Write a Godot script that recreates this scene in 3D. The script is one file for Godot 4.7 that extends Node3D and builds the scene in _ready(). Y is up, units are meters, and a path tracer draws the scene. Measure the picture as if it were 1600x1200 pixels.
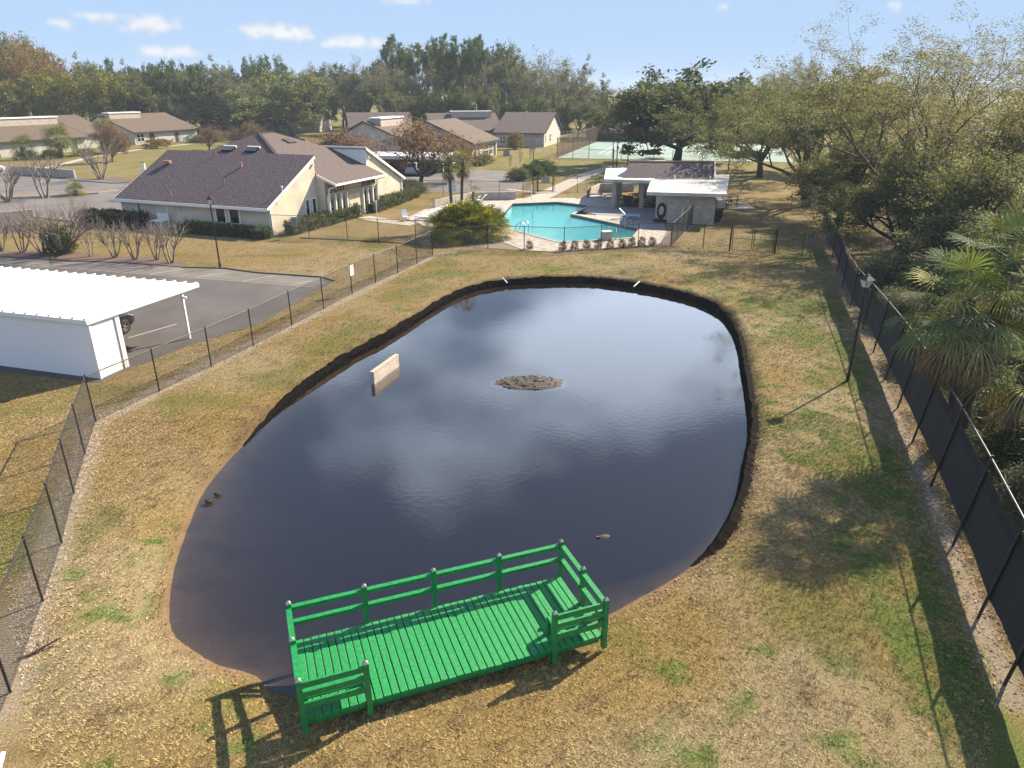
extends Node3D
# A green fishing dock on a retention pond, with a clubhouse, a pool and houses behind it. World axes: x right, y up, z towards the camera; ground at y = 0.

const WATER_Y := -0.4
const TONE := 0.68   # base colours below are noted for paint in full light; real surfaces are a little darker
var M := {}
var taken := {}
var macro := FastNoiseLite.new()
var fine := FastNoiseLite.new()
var patchy := FastNoiseLite.new()
var rg := RandomNumberGenerator.new()
var pond := PackedVector2Array()
var keep_clear := []


class MB:
	# collects triangles; corners are given counterclockwise as seen from outside
	var v := PackedVector3Array()
	var n := PackedVector3Array()
	var c := PackedColorArray()
	var col := Color(1, 1, 1)
	func tri(a: Vector3, b: Vector3, d: Vector3) -> void:
		var k := (b - a).cross(d - a).normalized()
		v.append(a); v.append(d); v.append(b)
		n.append(k); n.append(k); n.append(k)
		c.append(col); c.append(col); c.append(col)
	func trin(a: Vector3, b: Vector3, d: Vector3, na: Vector3, nb: Vector3, nd: Vector3) -> void:
		v.append(a); v.append(d); v.append(b)
		n.append(na); n.append(nd); n.append(nb)
		c.append(col); c.append(col); c.append(col)
	func quad(a: Vector3, b: Vector3, d: Vector3, e: Vector3) -> void:
		tri(a, b, d); tri(a, d, e)
	func hexa(p: Array) -> void:
		# 8 corners: 0-3 bottom, 4-7 top, both counterclockwise from above
		quad(p[3], p[2], p[1], p[0]); quad(p[4], p[5], p[6], p[7])
		for i in 4:
			var j := (i + 1) % 4
			quad(p[i], p[j], p[4 + j], p[4 + i])
	func box(ctr: Vector3, size: Vector3, b := Basis()) -> void:
		var h := size * 0.5
		var p := []
		for y in [-1.0, 1.0]:
			for q in [[-1.0, 1.0], [1.0, 1.0], [1.0, -1.0], [-1.0, -1.0]]:
				p.append(ctr + b * Vector3(q[0] * h.x, y * h.y, q[1] * h.z))
		hexa(p)
	func beam(p: Vector3, q: Vector3, w: float, h: float, up := Vector3.UP) -> void:
		var d := (q - p).normalized()
		var s := d.cross(up).normalized()
		var u := s.cross(d).normalized()
		box((p + q) * 0.5, Vector3((q - p).length(), h, w), Basis(d, u, s))
	func tube(p: Vector3, q: Vector3, r0: float, r1: float, k: int, caps := false) -> void:
		var d := (q - p).normalized()
		var s := d.cross(Vector3.UP if absf(d.y) < 0.95 else Vector3.RIGHT).normalized()
		var t := d.cross(s)
		for i in k:
			var a0 := TAU * i / k
			var a1 := TAU * (i + 1) / k
			var e0 := s * cos(a0) + t * sin(a0)
			var e1 := s * cos(a1) + t * sin(a1)
			trin(p + e0 * r0, p + e1 * r0, q + e1 * r1, e0, e1, e1)
			trin(p + e0 * r0, q + e1 * r1, q + e0 * r1, e0, e1, e0)
			if caps:
				tri(q, q + e0 * r1, q + e1 * r1)
				tri(p, p + e1 * r0, p + e0 * r0)
	func lathe(prof: Array, ctr: Vector3, k: int) -> void:
		for j in prof.size() - 1:
			for i in k:
				var a0 := TAU * i / k
				var a1 := TAU * (i + 1) / k
				var e0 := Vector3(cos(a0), 0, -sin(a0))
				var e1 := Vector3(cos(a1), 0, -sin(a1))
				var lo := Vector3(0, prof[j][1], 0) + ctr
				var hi := Vector3(0, prof[j + 1][1], 0) + ctr
				quad(lo + e0 * prof[j][0], lo + e1 * prof[j][0], hi + e1 * prof[j + 1][0], hi + e0 * prof[j + 1][0])
	func prism(poly: PackedVector2Array, y0: float, y1: float) -> void:
		# a flat shape in x and z drawn out from y0 to y1
		var area := 0.0
		for i in poly.size():
			var a := poly[i]
			var b := poly[(i + 1) % poly.size()]
			area += a.x * b.y - b.x * a.y
		var pts := poly.duplicate()
		if area > 0.0:
			pts.reverse()
		var t := Geometry2D.triangulate_polygon(pts)
		for i in range(0, t.size(), 3):
			var p := [pts[t[i]], pts[t[i + 1]], pts[t[i + 2]]]
			if (p[1] - p[0]).cross(p[2] - p[0]) > 0.0:
				p = [p[0], p[2], p[1]]
			tri(Vector3(p[0].x, y1, p[0].y), Vector3(p[1].x, y1, p[1].y), Vector3(p[2].x, y1, p[2].y))
			tri(Vector3(p[0].x, y0, p[0].y), Vector3(p[2].x, y0, p[2].y), Vector3(p[1].x, y0, p[1].y))
		for i in pts.size():
			var a := pts[i]
			var b := pts[(i + 1) % pts.size()]
			quad(Vector3(a.x, y0, a.y), Vector3(b.x, y0, b.y), Vector3(b.x, y1, b.y), Vector3(a.x, y1, a.y))
	func slab(a: Vector3, b: Vector3, d: Vector3, e: Vector3, t: float) -> void:
		# a plate whose upper face is a b d e, counterclockwise from above
		var dn := Vector3(0, -t, 0)
		hexa([a + dn, b + dn, d + dn, e + dn, a, b, d, e])
	func wall(pts: Array, out: Vector3, t: float) -> void:
		# an upright plate: pts are its corners seen from outside, counterclockwise; out is its outward normal
		var o := out.normalized() * -t
		var m := Vector3()
		for p in pts:
			m += p / pts.size()
		for i in pts.size():
			var p: Vector3 = pts[i]
			var q: Vector3 = pts[(i + 1) % pts.size()]
			tri(m, p, q)
			tri(m + o, q + o, p + o)
			quad(p, p + o, q + o, q)
	func mesh() -> ArrayMesh:
		var a := []
		a.resize(Mesh.ARRAY_MAX)
		a[Mesh.ARRAY_VERTEX] = v
		a[Mesh.ARRAY_NORMAL] = n
		a[Mesh.ARRAY_COLOR] = c
		var m := ArrayMesh.new()
		m.add_surface_from_arrays(Mesh.PRIMITIVE_TRIANGLES, a)
		return m


func numbered(called: String) -> String:
	if not taken.has(called):
		taken[called] = 0
		return called
	taken[called] += 1
	return "%s_%03d" % [called, taken[called]]


func thing(called: String, label: String, category: String, at := Vector3.ZERO, turn := 0.0, group := "") -> Node3D:
	var o := Node3D.new()
	o.name = numbered(called)
	add_child(o)
	o.position = at
	o.rotation.y = turn
	tag(o, label, category, group)
	return o


func tag(o: Node3D, label: String, category: String, group := "") -> void:
	o.set_meta("label", label)
	o.set_meta("category", category)
	if group:
		o.set_meta("group", group)


func part(parent: Node3D, called: String, mesh: Mesh, m: Material, xf := Transform3D(), kind := "") -> MeshInstance3D:
	var o := MeshInstance3D.new()
	var k := 0
	for ch in parent.get_children():
		if str(ch.name) == called or str(ch.name).begins_with(called + "_"):
			k += 1
	o.name = called if k == 0 else "%s_%03d" % [called, k]
	o.mesh = mesh
	o.material_override = m
	o.transform = xf
	if kind:
		o.set_meta("kind", kind)
	parent.add_child(o, true)
	return o


func solo(called: String, mesh: Mesh, m: Material, label: String, category: String, at := Vector3.ZERO, turn := 0.0, group := "") -> MeshInstance3D:
	var o := MeshInstance3D.new()
	o.name = numbered(called)
	o.mesh = mesh
	o.material_override = m
	add_child(o)
	o.position = at
	o.rotation.y = turn
	tag(o, label, category, group)
	return o


func structure(called: String, mesh: Mesh, m: Material, at := Vector3.ZERO) -> MeshInstance3D:
	var o := MeshInstance3D.new()
	o.name = numbered(called)
	o.mesh = mesh
	o.material_override = m
	o.position = at
	o.set_meta("kind", "structure")
	add_child(o)
	return o


func copy(src: Node3D, label: String, at: Vector3, turn := 0.0, group := "", size := Vector3.ONE) -> Node3D:
	var o: Node3D = src.duplicate()
	o.name = numbered(str(src.name).rstrip("0123456789").trim_suffix("_"))
	add_child(o)
	o.position = at
	o.rotation = Vector3(0, turn, 0)
	o.scale = size
	o.set_meta("label", label)
	if group:
		o.set_meta("group", group)
	return o


func lin(r: float, g: float, b: float, a := 1.0) -> Color:
	return Color(r, g, b, a).linear_to_srgb()


func ntex(freq: float, lo: Color, hi: Color, sd: int, size := 256, oct := 4, mid := 0.5) -> NoiseTexture2D:
	var f := FastNoiseLite.new()
	f.noise_type = FastNoiseLite.TYPE_SIMPLEX_SMOOTH
	f.frequency = freq
	f.fractal_octaves = oct
	f.seed = sd
	var g := Gradient.new()
	g.set_color(0, lo)
	g.set_color(1, hi)
	g.add_point(mid, lo.lerp(hi, 0.5))
	var t := NoiseTexture2D.new()
	t.width = size
	t.height = size
	t.seamless = true
	t.noise = f
	t.color_ramp = g
	return t


func mat(called: String, c: Color, rough := 0.8, tex: Texture2D = null, per_m := 1.0, metal := 0.0) -> StandardMaterial3D:
	var m := StandardMaterial3D.new()
	m.resource_name = called
	var q := c.srgb_to_linear() * TONE
	q.a = c.a
	m.albedo_color = q.linear_to_srgb()
	m.roughness = rough
	m.metallic = metal
	if tex:
		m.albedo_texture = tex
		m.uv1_triplanar = true
		m.uv1_world_triplanar = true
		m.uv1_scale = Vector3.ONE * per_m
	M[called] = m
	return m


func leafy(called: String, through := 0.8) -> StandardMaterial3D:
	var m := StandardMaterial3D.new()
	m.resource_name = called
	m.vertex_color_use_as_albedo = true
	m.roughness = 0.65
	m.metallic_specular = 0.2
	m.cull_mode = BaseMaterial3D.CULL_DISABLED
	m.backlight_enabled = true
	m.backlight = Color(through, through, through * 0.75)
	M[called] = m
	return m


func materials() -> void:
	var grain := ntex(0.035, Color(0.62, 0.62, 0.62), Color(1, 1, 1), 3, 512, 5)
	var speck := ntex(0.09, Color(0.55, 0.55, 0.55), Color(1, 1, 1), 5, 512, 3)
	var soft := ntex(0.012, Color(0.8, 0.8, 0.8), Color(1, 1, 1), 8, 256, 5)
	var streak := ntex(0.02, Color(0.7, 0.68, 0.64), Color(1, 1, 1), 11, 512, 6)
	var shing := ntex(0.07, Color(0.3, 0.28, 0.32), Color(1, 1, 1), 41, 512, 4)
	mat("ground", Color(1, 1, 1), 0.95, speck, 0.35)
	M.ground.vertex_color_use_as_albedo = true
	M.ground.metallic_specular = 0.2
	mat("asphalt", lin(0.115, 0.105, 0.108), 0.9, soft, 0.09)
	mat("old_asphalt", lin(0.18, 0.165, 0.165), 0.9, soft, 0.07)
	mat("worn_asphalt", lin(0.2, 0.18, 0.168), 0.9, soft, 0.15)
	mat("kerb_dark", lin(0.05, 0.045, 0.04), 0.9, speck, 1.0)
	mat("paint_white", lin(0.62, 0.6, 0.57), 0.7, speck, 2.0)
	mat("paint_yellow", lin(0.5, 0.44, 0.25), 0.7, speck, 2.0)
	mat("concrete", lin(0.6, 0.56, 0.5), 0.85, streak, 0.25)
	mat("deck", lin(0.6, 0.56, 0.51), 0.75, streak, 0.12)
	mat("pavers", lin(0.36, 0.36, 0.38), 0.7, streak, 0.3)
	mat("mulch", lin(0.22, 0.14, 0.11), 0.95, speck, 0.5)
	mat("gravel", lin(0.36, 0.28, 0.22), 0.95, speck, 0.7)
	mat("court", lin(0.27, 0.42, 0.38), 0.85, soft, 0.06)
	mat("line", lin(1.0, 1.0, 0.98), 0.7)
	mat("mud", lin(0.15, 0.12, 0.1), 0.9, speck, 0.8)
	mat("bank", lin(0.016, 0.014, 0.013), 0.85, speck, 1.5)
	M.bank.metallic_specular = 0.1
	mat("stone", lin(0.09, 0.075, 0.065), 0.85, speck, 1.3)
	var green := ntex(0.02, Color(0.62, 0.68, 0.62), Color(1, 1, 1), 21, 512, 6)
	mat("green_paint", lin(0.005, 0.36, 0.095), 0.5, green, 0.8)
	mat("green_deck", lin(0.006, 0.4, 0.105), 0.55, green, 1.1)
	mat("post_top", lin(0.5, 0.62, 0.52), 0.8, grain, 3.0)
	mat("black_metal", lin(0.012, 0.012, 0.014), 0.45)
	mat("galvanised", lin(0.42, 0.42, 0.43), 0.45, null, 1.0, 0.6)
	mat("rail_grey", lin(0.1, 0.1, 0.105), 0.4)
	mat("wire", lin(0.02, 0.02, 0.02), 0.6)
	mat("rust_wire", lin(0.11, 0.065, 0.05), 0.7)
	var weave := ntex(0.2, Color(0.75, 0.75, 0.75), Color(1, 1, 1), 31, 256, 2)
	mat("screen", lin(0.012, 0.012, 0.0135), 0.85, weave, 1.2)
	mat("lamp_glass", lin(0.72, 0.71, 0.66), 0.35)
	mat("shingle_dark", lin(0.25, 0.185, 0.205), 0.9, shing, 0.1)
	mat("shingle_brown", lin(0.28, 0.21, 0.195), 0.9, shing, 0.16)
	mat("shingle_tan", lin(0.17, 0.125, 0.095), 0.95, streak, 0.12)
	mat("shingle_far", lin(0.15, 0.12, 0.125), 0.95, streak, 0.12)
	mat("siding", lin(0.88, 0.79, 0.62), 0.7, soft, 0.15)
	mat("siding_white", lin(0.95, 0.94, 0.93), 0.6)
	mat("trim", lin(0.95, 0.94, 0.92), 0.6)
	mat("stucco", lin(0.62, 0.54, 0.47), 0.85, soft, 0.5)
	mat("stucco_shaded", lin(0.66, 0.6, 0.52), 0.85, soft, 0.3)  # darker copy of stucco_white for walls turned from the sun, shade in its colour
	mat("stucco_white", lin(0.72, 0.68, 0.6), 0.85, soft, 0.3)
	mat("roof_white", lin(1.1, 1.1, 1.1), 0.5, soft, 0.25)
	var dirty := ntex(0.008, Color(0.62, 0.62, 0.58), Color(1, 1, 1), 17, 512, 6, 0.3)
	mat("roof_membrane", lin(0.78, 0.78, 0.75), 0.6, dirty, 0.12)
	mat("dark_glass", lin(0.02, 0.02, 0.024), 0.08)
	mat("tinted_frame", lin(0.06, 0.045, 0.035), 0.5)
	mat("door_dark", lin(0.03, 0.032, 0.05), 0.5)
	mat("door_cream", lin(0.68, 0.6, 0.44), 0.6)
	mat("pale_wood", lin(0.7, 0.62, 0.47), 0.7, streak, 0.6)
	mat("tan_wood", lin(0.25, 0.17, 0.09), 0.8, streak, 0.6)
	mat("terracotta", lin(0.5, 0.25, 0.17), 0.7)
	mat("plastic_white", lin(1.0, 1.0, 0.99), 0.4)
	mat("plastic_blue", lin(0.42, 0.62, 0.75), 0.5)
	mat("rubber", lin(0.012, 0.012, 0.012), 0.7)
	mat("steel", lin(0.6, 0.6, 0.6), 0.2, null, 1.0, 0.9)
	mat("car_black", lin(0.01, 0.01, 0.012), 0.15)
	mat("car_silver", lin(0.35, 0.36, 0.4), 0.25)
	mat("car_white", lin(0.75, 0.75, 0.76), 0.25)
	mat("pool_tile", lin(0.03, 0.06, 0.16), 0.3)
	mat("plaster", lin(0.75, 1.2, 1.2), 0.6, soft, 0.5)
	mat("bin_green", lin(0.01, 0.03, 0.015), 0.5)
	mat("sign_grey", lin(0.3, 0.31, 0.36), 0.6)
	mat("sign_pale", lin(1.0, 1.0, 0.99), 0.6)
	mat("ink", lin(0.05, 0.05, 0.06), 0.7)
	mat("litter", lin(0.34, 0.23, 0.17), 0.9)
	M.litter.vertex_color_use_as_albedo = true
	mat("bark", lin(0.14, 0.11, 0.085), 0.95, speck, 1.4)
	mat("pale_bark", lin(0.46, 0.38, 0.32), 0.9, speck, 1.6)
	mat("dark_bark", lin(0.055, 0.045, 0.037), 0.95, speck, 1.4)
	mat("palm_bark", lin(0.2, 0.16, 0.12), 0.95, speck, 2.0)
	leafy("leaf", 0.85)
	leafy("thin_leaf", 1.0)
	leafy("blade", 0.5)
	leafy("frond", 0.7)
	M.frond.roughness = 0.7
	M.frond.metallic_specular = 0.2
	# pond water: dark and tea coloured, a little clear, so that the shallows show their bed
	var w := StandardMaterial3D.new()
	w.resource_name = "pond_water"
	w.albedo_color = lin(0.011, 0.0085, 0.0085, 0.5)
	w.transparency = BaseMaterial3D.TRANSPARENCY_ALPHA
	w.roughness = 0.02
	w.metallic_specular = 1.0
	w.clearcoat_enabled = true
	w.clearcoat = 1.0
	w.clearcoat_roughness = 0.02
	w.normal_enabled = true
	w.normal_texture = ripple(0.03, 4)
	w.normal_scale = 0.05
	w.uv1_triplanar = true
	w.uv1_world_triplanar = true
	w.uv1_scale = Vector3.ONE * 0.4
	M.pond_water = w
	var p := StandardMaterial3D.new()
	p.resource_name = "pool_water"
	p.albedo_color = lin(0.0, 0.5, 0.52, 0.12)
	p.transparency = BaseMaterial3D.TRANSPARENCY_ALPHA
	p.roughness = 0.02
	p.metallic_specular = 0.42
	p.normal_enabled = true
	p.normal_texture = ripple(0.02, 9)
	p.normal_scale = 0.12
	p.uv1_triplanar = true
	p.uv1_world_triplanar = true
	p.uv1_scale = Vector3.ONE * 0.22
	M.pool_water = p


func ripple(freq: float, sd: int) -> NoiseTexture2D:
	var t := NoiseTexture2D.new()
	var f := FastNoiseLite.new()
	f.frequency = freq
	f.seed = sd
	f.fractal_octaves = 3
	t.noise = f
	t.width = 256
	t.height = 256
	t.seamless = true
	t.as_normal_map = true
	t.bump_strength = 3.0
	return t


# ---------------------------------------------------------------- ground, pond, paving

func pts2(a: Array) -> PackedVector2Array:
	var p := PackedVector2Array()
	for q in a:
		p.append(Vector2(q[0], q[1]))
	return p


func smooth_ring(a: Array, steps: int) -> PackedVector2Array:
	var p := PackedVector2Array()
	var k := a.size()
	for i in k:
		var q0 := Vector2(a[(i + k - 1) % k][0], a[(i + k - 1) % k][1])
		var q1 := Vector2(a[i][0], a[i][1])
		var q2 := Vector2(a[(i + 1) % k][0], a[(i + 1) % k][1])
		var q3 := Vector2(a[(i + 2) % k][0], a[(i + 2) % k][1])
		for s in steps:
			p.append(q1.cubic_interpolate(q2, q0, q3, float(s) / steps))
	return p


func seg_dist(p: Vector2, a: Vector2, b: Vector2) -> float:
	return p.distance_to(Geometry2D.get_closest_point_to_segment(p, a, b))


func line_dist(p: Vector2, l: PackedVector2Array) -> float:
	var d := 1e9
	for i in l.size() - 1:
		d = minf(d, seg_dist(p, l[i], l[i + 1]))
	return d


func shore(x: float, z: float) -> float:
	# distance to the water's edge, negative over the water
	if x < -14.0 or x > 16.0 or z > -6.0 or z < -50.0:
		return 5.0
	var p := Vector2(x, z)
	var d := 1e9
	for i in pond.size():
		d = minf(d, seg_dist(p, pond[i], pond[(i + 1) % pond.size()]))
	return -d if Geometry2D.is_point_in_polygon(p, pond) else d


func steepness(x: float, z: float) -> float:
	# the far and right banks are cut steep, the near ones run out flat
	var s := smoothstep(-18.0, -23.0, z) if x < 0.0 else smoothstep(-14.0, -17.5, z)
	return s


func bank_height(d: float, x: float, z: float) -> float:
	var s := steepness(x, z)
	if d >= 0.0:
		var w := lerpf(2.2, 0.55, s)
		var t := clampf(d / w, 0.0, 1.0)
		return WATER_Y - 0.02 + (0.42 + 0.06 * fine.get_noise_2d(x * 3.0, z * 3.0) * (1.0 - t)) * lerpf(t * (2.0 - t), t * t * (3.0 - 2.0 * t), s)
	return maxf(WATER_Y - 0.02 + d * lerpf(0.28, 0.9, s), -1.9)


func ground_y(x: float, z: float) -> float:
	var d := shore(x, z)
	return bank_height(d, x, z) if d < 3.0 else 0.0


const STRAW := Color(0.42, 0.315, 0.15)
const PALE := Color(0.48, 0.385, 0.22)
const OCHRE := Color(0.41, 0.28, 0.09)
const BROWN := Color(0.20, 0.14, 0.075)
const OLIVE := Color(0.20, 0.22, 0.055)
const LUSH := Color(0.12, 0.27, 0.035)
const LAWN := Color(0.30, 0.32, 0.06)
const SAND := Color(0.55, 0.46, 0.36)
const SILT := Color(0.36, 0.24, 0.13)
# green weeds: x, z, radius
const WEEDS := [[-8.7, -13.6, 0.4], [-9.3, -13.2, 0.7], [-8.8, -15.6, 1.0], [-9.4, -17.0, 0.8], [-9.0, -19.0, 0.6], [-5.4, -10.5, 0.35], [-4.9, -9.4, 0.4], [-5.6, -9.6, 0.25], [-7.2, -9.0, 0.3], [-6.9, -11.3, 0.22],
	[-10.3, -11.4, 0.45], [-10.9, -14.5, 0.5], [-9.9, -9.9, 0.35], [-4.7, -46.2, 1.0], [-3.4, -44.9, 0.9], [-6.2, -37.8, 0.7], [-5.4, -39.0, 0.6], [-6.6, -36.6, 0.4], [-8.6, -32.4, 0.4], [2.3, -46.6, 1.8], [0.6, -46.9, 0.9], [7.7, -46.0, 1.4],
	[9.6, -27.4, 0.7], [9.9, -25.9, 0.9], [10.0, -29.7, 0.8], [9.6, -24.4, 0.6], [10.9, -24.0, 0.5], [10.2, -22.4, 0.5], [9.4, -20.6, 0.6], [13.2, -38.6, 1.8], [12.2, -41.0, 1.6], [14.0, -36.5, 1.3], [13.0, -33.5, 1.4], [10.5, -33.5, 1.0],
	[7.9, -13.2, 0.3], [4.6, -10.6, 0.5], [3.0, -9.4, 0.6], [6.1, -9.4, 0.5], [9.2, -11.6, 0.9], [8.9, -9.8, 0.9], [9.9, -13.6, 0.8], [5.4, -11.8, 0.4], [6.9, -11.0, 0.5], [8.4, -8.5, 0.7], [3.4, -11.3, 0.4], [1.4, -9.6, 0.35], [11.4, -17.0, 0.8], [12.2, -20.0, 0.9]]
const BASIN := [[-1.3, -66.5], [0.0, -75.6], [4.8, -76.8], [8.0, -74.4], [5.6, -68.9], [7.6, -66.0], [10.9, -61.3], [9.6, -57.2], [3.7, -55.3], [-0.5, -61.6]]
const FENCE_L := [[-9.9, -10.2], [-14.9, -23.1], [-5.7, -50.9], [-1.8, -53.1], [3.8, -52.0], [12.0, -53.9]]
const FENCE_R := [[9.7, -10.4], [15.3, -27.1], [22.5, -49.6], [30.0, -74.0]]
var fence_l := PackedVector2Array()
var fence_r := PackedVector2Array()


func ground_color(x: float, z: float, d: float) -> Color:
	var m := macro.get_noise_2d(x, z)
	var f := fine.get_noise_2d(x * 1.7, z * 1.7)
	var g := patchy.get_noise_2d(x, z)
	var c := STRAW.lerp(PALE, clampf(0.45 + m * 1.3, 0, 1))
	c = c.lerp(OCHRE, clampf(0.15 + g * 1.2 + smoothstep(3.0, 9.0, x) * smoothstep(-20.0, -8.0, z) * 0.35, 0, 0.6))
	c = c.lerp(BROWN, clampf(f * 1.5 - 0.25, 0, 0.6))
	c = c.lerp(OLIVE, clampf((patchy.get_noise_2d(x + 300.0, z - 90.0) - 0.12) * 1.9, 0, 0.6))
	if z > -60.0:
		for w in WEEDS:
			var q: float = Vector2(x - w[0], z - w[1]).length() / w[2]
			if q < 1.6:
				c = c.lerp(LUSH, clampf((1.15 - q) * 0.5 + f * 1.1 - 0.12, 0, 0.55))
		# the lawn under the trees on the right stays greener
		c = c.lerp(OLIVE, smoothstep(0.0, 6.0, x - 8.0 - (-z - 14.0) * 0.15) * clampf(0.45 + g * 1.2 + f * 0.8, 0, 0.8) * smoothstep(-75.0, -30.0, z))
		var p := Vector2(x, z)
		if x < -4.0 and z < -9.0:
			c = c.lerp(SAND, clampf((0.42 - absf(line_dist(p, fence_l) - 0.18)) * 2.6 + f * 0.7, 0, 0.9))
		if x > 8.0:
			c = c.lerp(SAND.lerp(BROWN, 0.25), clampf((0.4 - absf(line_dist(p, fence_r) - 0.05)) * 2.4 + f * 0.7, 0, 0.9))
			var fd := line_dist(p, fence_r)
			c = c.lerp(Color(0.19, 0.25, 0.06), smoothstep(3.6, 2.4, fd) * smoothstep(0.35, 0.8, fd) * clampf(0.34 + f * 1.3 + g * 0.8, 0.05, 0.75))
			var right := (p - fence_r[0]).dot(Vector2(0.955, 0.3))
			if right > 0.3:
				c = c.lerp(BROWN, 0.55 + f * 0.4)
	else:
		var l := smoothstep(-88.0, -100.0, z) * clampf(0.5 + g * 2.2, 0, 1)
		c = c.lerp(LAWN, l * 0.8)
	if d < 1.2:
		var s := steepness(x, z)
		var edge := lerpf(0.5, 0.62, s)
		c = c.lerp(BROWN.lerp(SILT, 1.0 - s), clampf((edge - d) * 2.4 + f * 0.6, 0, 0.85))
		if d < 0.0:
			c = SILT.lerp(BROWN, clampf(0.3 + f * 0.9 + g, 0, 1))
	return c * 0.92


func spread_axis(stops: Array) -> PackedFloat32Array:
	# stops: [value, step up to the next value]
	var a := PackedFloat32Array()
	for i in stops.size() - 1:
		var k := int(round((stops[i + 1][0] - stops[i][0]) / stops[i][1]))
		for j in k:
			a.append(lerpf(stops[i][0], stops[i + 1][0], float(j) / k))
	a.append(stops[-1][0])
	return a


func ground() -> void:
	var xs := spread_axis([[-1400, 200.0], [-400, 40.0], [-120, 6.0], [-60, 2.0], [-15, 0.22], [15, 0.5], [30, 2.0], [60, 6.0], [120, 40.0], [400, 200.0], [1400, 1.0]])
	var zs := spread_axis([[-1600, 200.0], [-400, 25.0], [-200, 5.0], [-100, 2.0], [-80, 0.8], [-50, 0.22], [-7, 1.0], [-3, 6.0], [60, 1.0]])
	var v := PackedVector3Array()
	var n := PackedVector3Array()
	var c := PackedColorArray()
	var ix := PackedInt32Array()
	var dug: PackedVector2Array = Geometry2D.offset_polygon(pts2(BASIN), 1.1)[0]
	for z in zs:
		for x in xs:
			var d := shore(x, z)
			var y := bank_height(d, x, z) if d < 3.0 else 0.0
			if z < -52.0 and z > -80.0 and Geometry2D.is_point_in_polygon(Vector2(x, z), dug):
				y = -2.9
			v.append(Vector3(x, y, z))
			c.append(ground_color(x, z, d))
	var w := xs.size()
	n.resize(v.size())
	n.fill(Vector3.UP)
	for j in range(1, zs.size() - 1):
		for i in range(1, w - 1):
			var k := j * w + i
			if v[k].y != 0.0 or v[k + 1].y != 0.0:
				n[k] = (v[k + w] - v[k - w]).cross(v[k + 1] - v[k - 1]).normalized()
	for j in zs.size() - 1:
		for i in w - 1:
			var k := j * w + i
			ix.append(k); ix.append(k + 1); ix.append(k + w)
			ix.append(k + 1); ix.append(k + w + 1); ix.append(k + w)
	var a := []
	a.resize(Mesh.ARRAY_MAX)
	a[Mesh.ARRAY_VERTEX] = v
	a[Mesh.ARRAY_NORMAL] = n
	a[Mesh.ARRAY_COLOR] = c
	a[Mesh.ARRAY_INDEX] = ix
	var m := ArrayMesh.new()
	m.add_surface_from_arrays(Mesh.PRIMITIVE_TRIANGLES, a)
	structure("ground", m, M.ground)


func sheet(called: String, a: Array, y: float, m: Material, thick := 0.1) -> void:
	var b := MB.new()
	var p := pts2(a)
	b.prism(p, y - thick, y)
	structure(called, b.mesh(), m)
	keep_clear.append(p)


func strip(called: String, l: Array, w: float, y: float, m: Material, thick := 0.1) -> void:
	var p := pts2(l)
	var left := []
	var right := []
	for i in p.size():
		var d := (p[mini(i + 1, p.size() - 1)] - p[maxi(i - 1, 0)]).normalized()
		var s := Vector2(-d.y, d.x) * w * 0.5
		left.append([p[i].x + s.x, p[i].y + s.y])
		right.push_front([p[i].x - s.x, p[i].y - s.y])
	sheet(called, left + right, y, m, thick)


func edging(called: String, l: Array, w: float, h: float, m: Material) -> void:
	var b := MB.new()
	for i in l.size() - 1:
		b.beam(Vector3(l[i][0], h * 0.5 - 0.02, l[i][1]), Vector3(l[i + 1][0], h * 0.5 - 0.02, l[i + 1][1]), w, h + 0.04)
	structure(called, b.mesh(), m)


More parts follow.
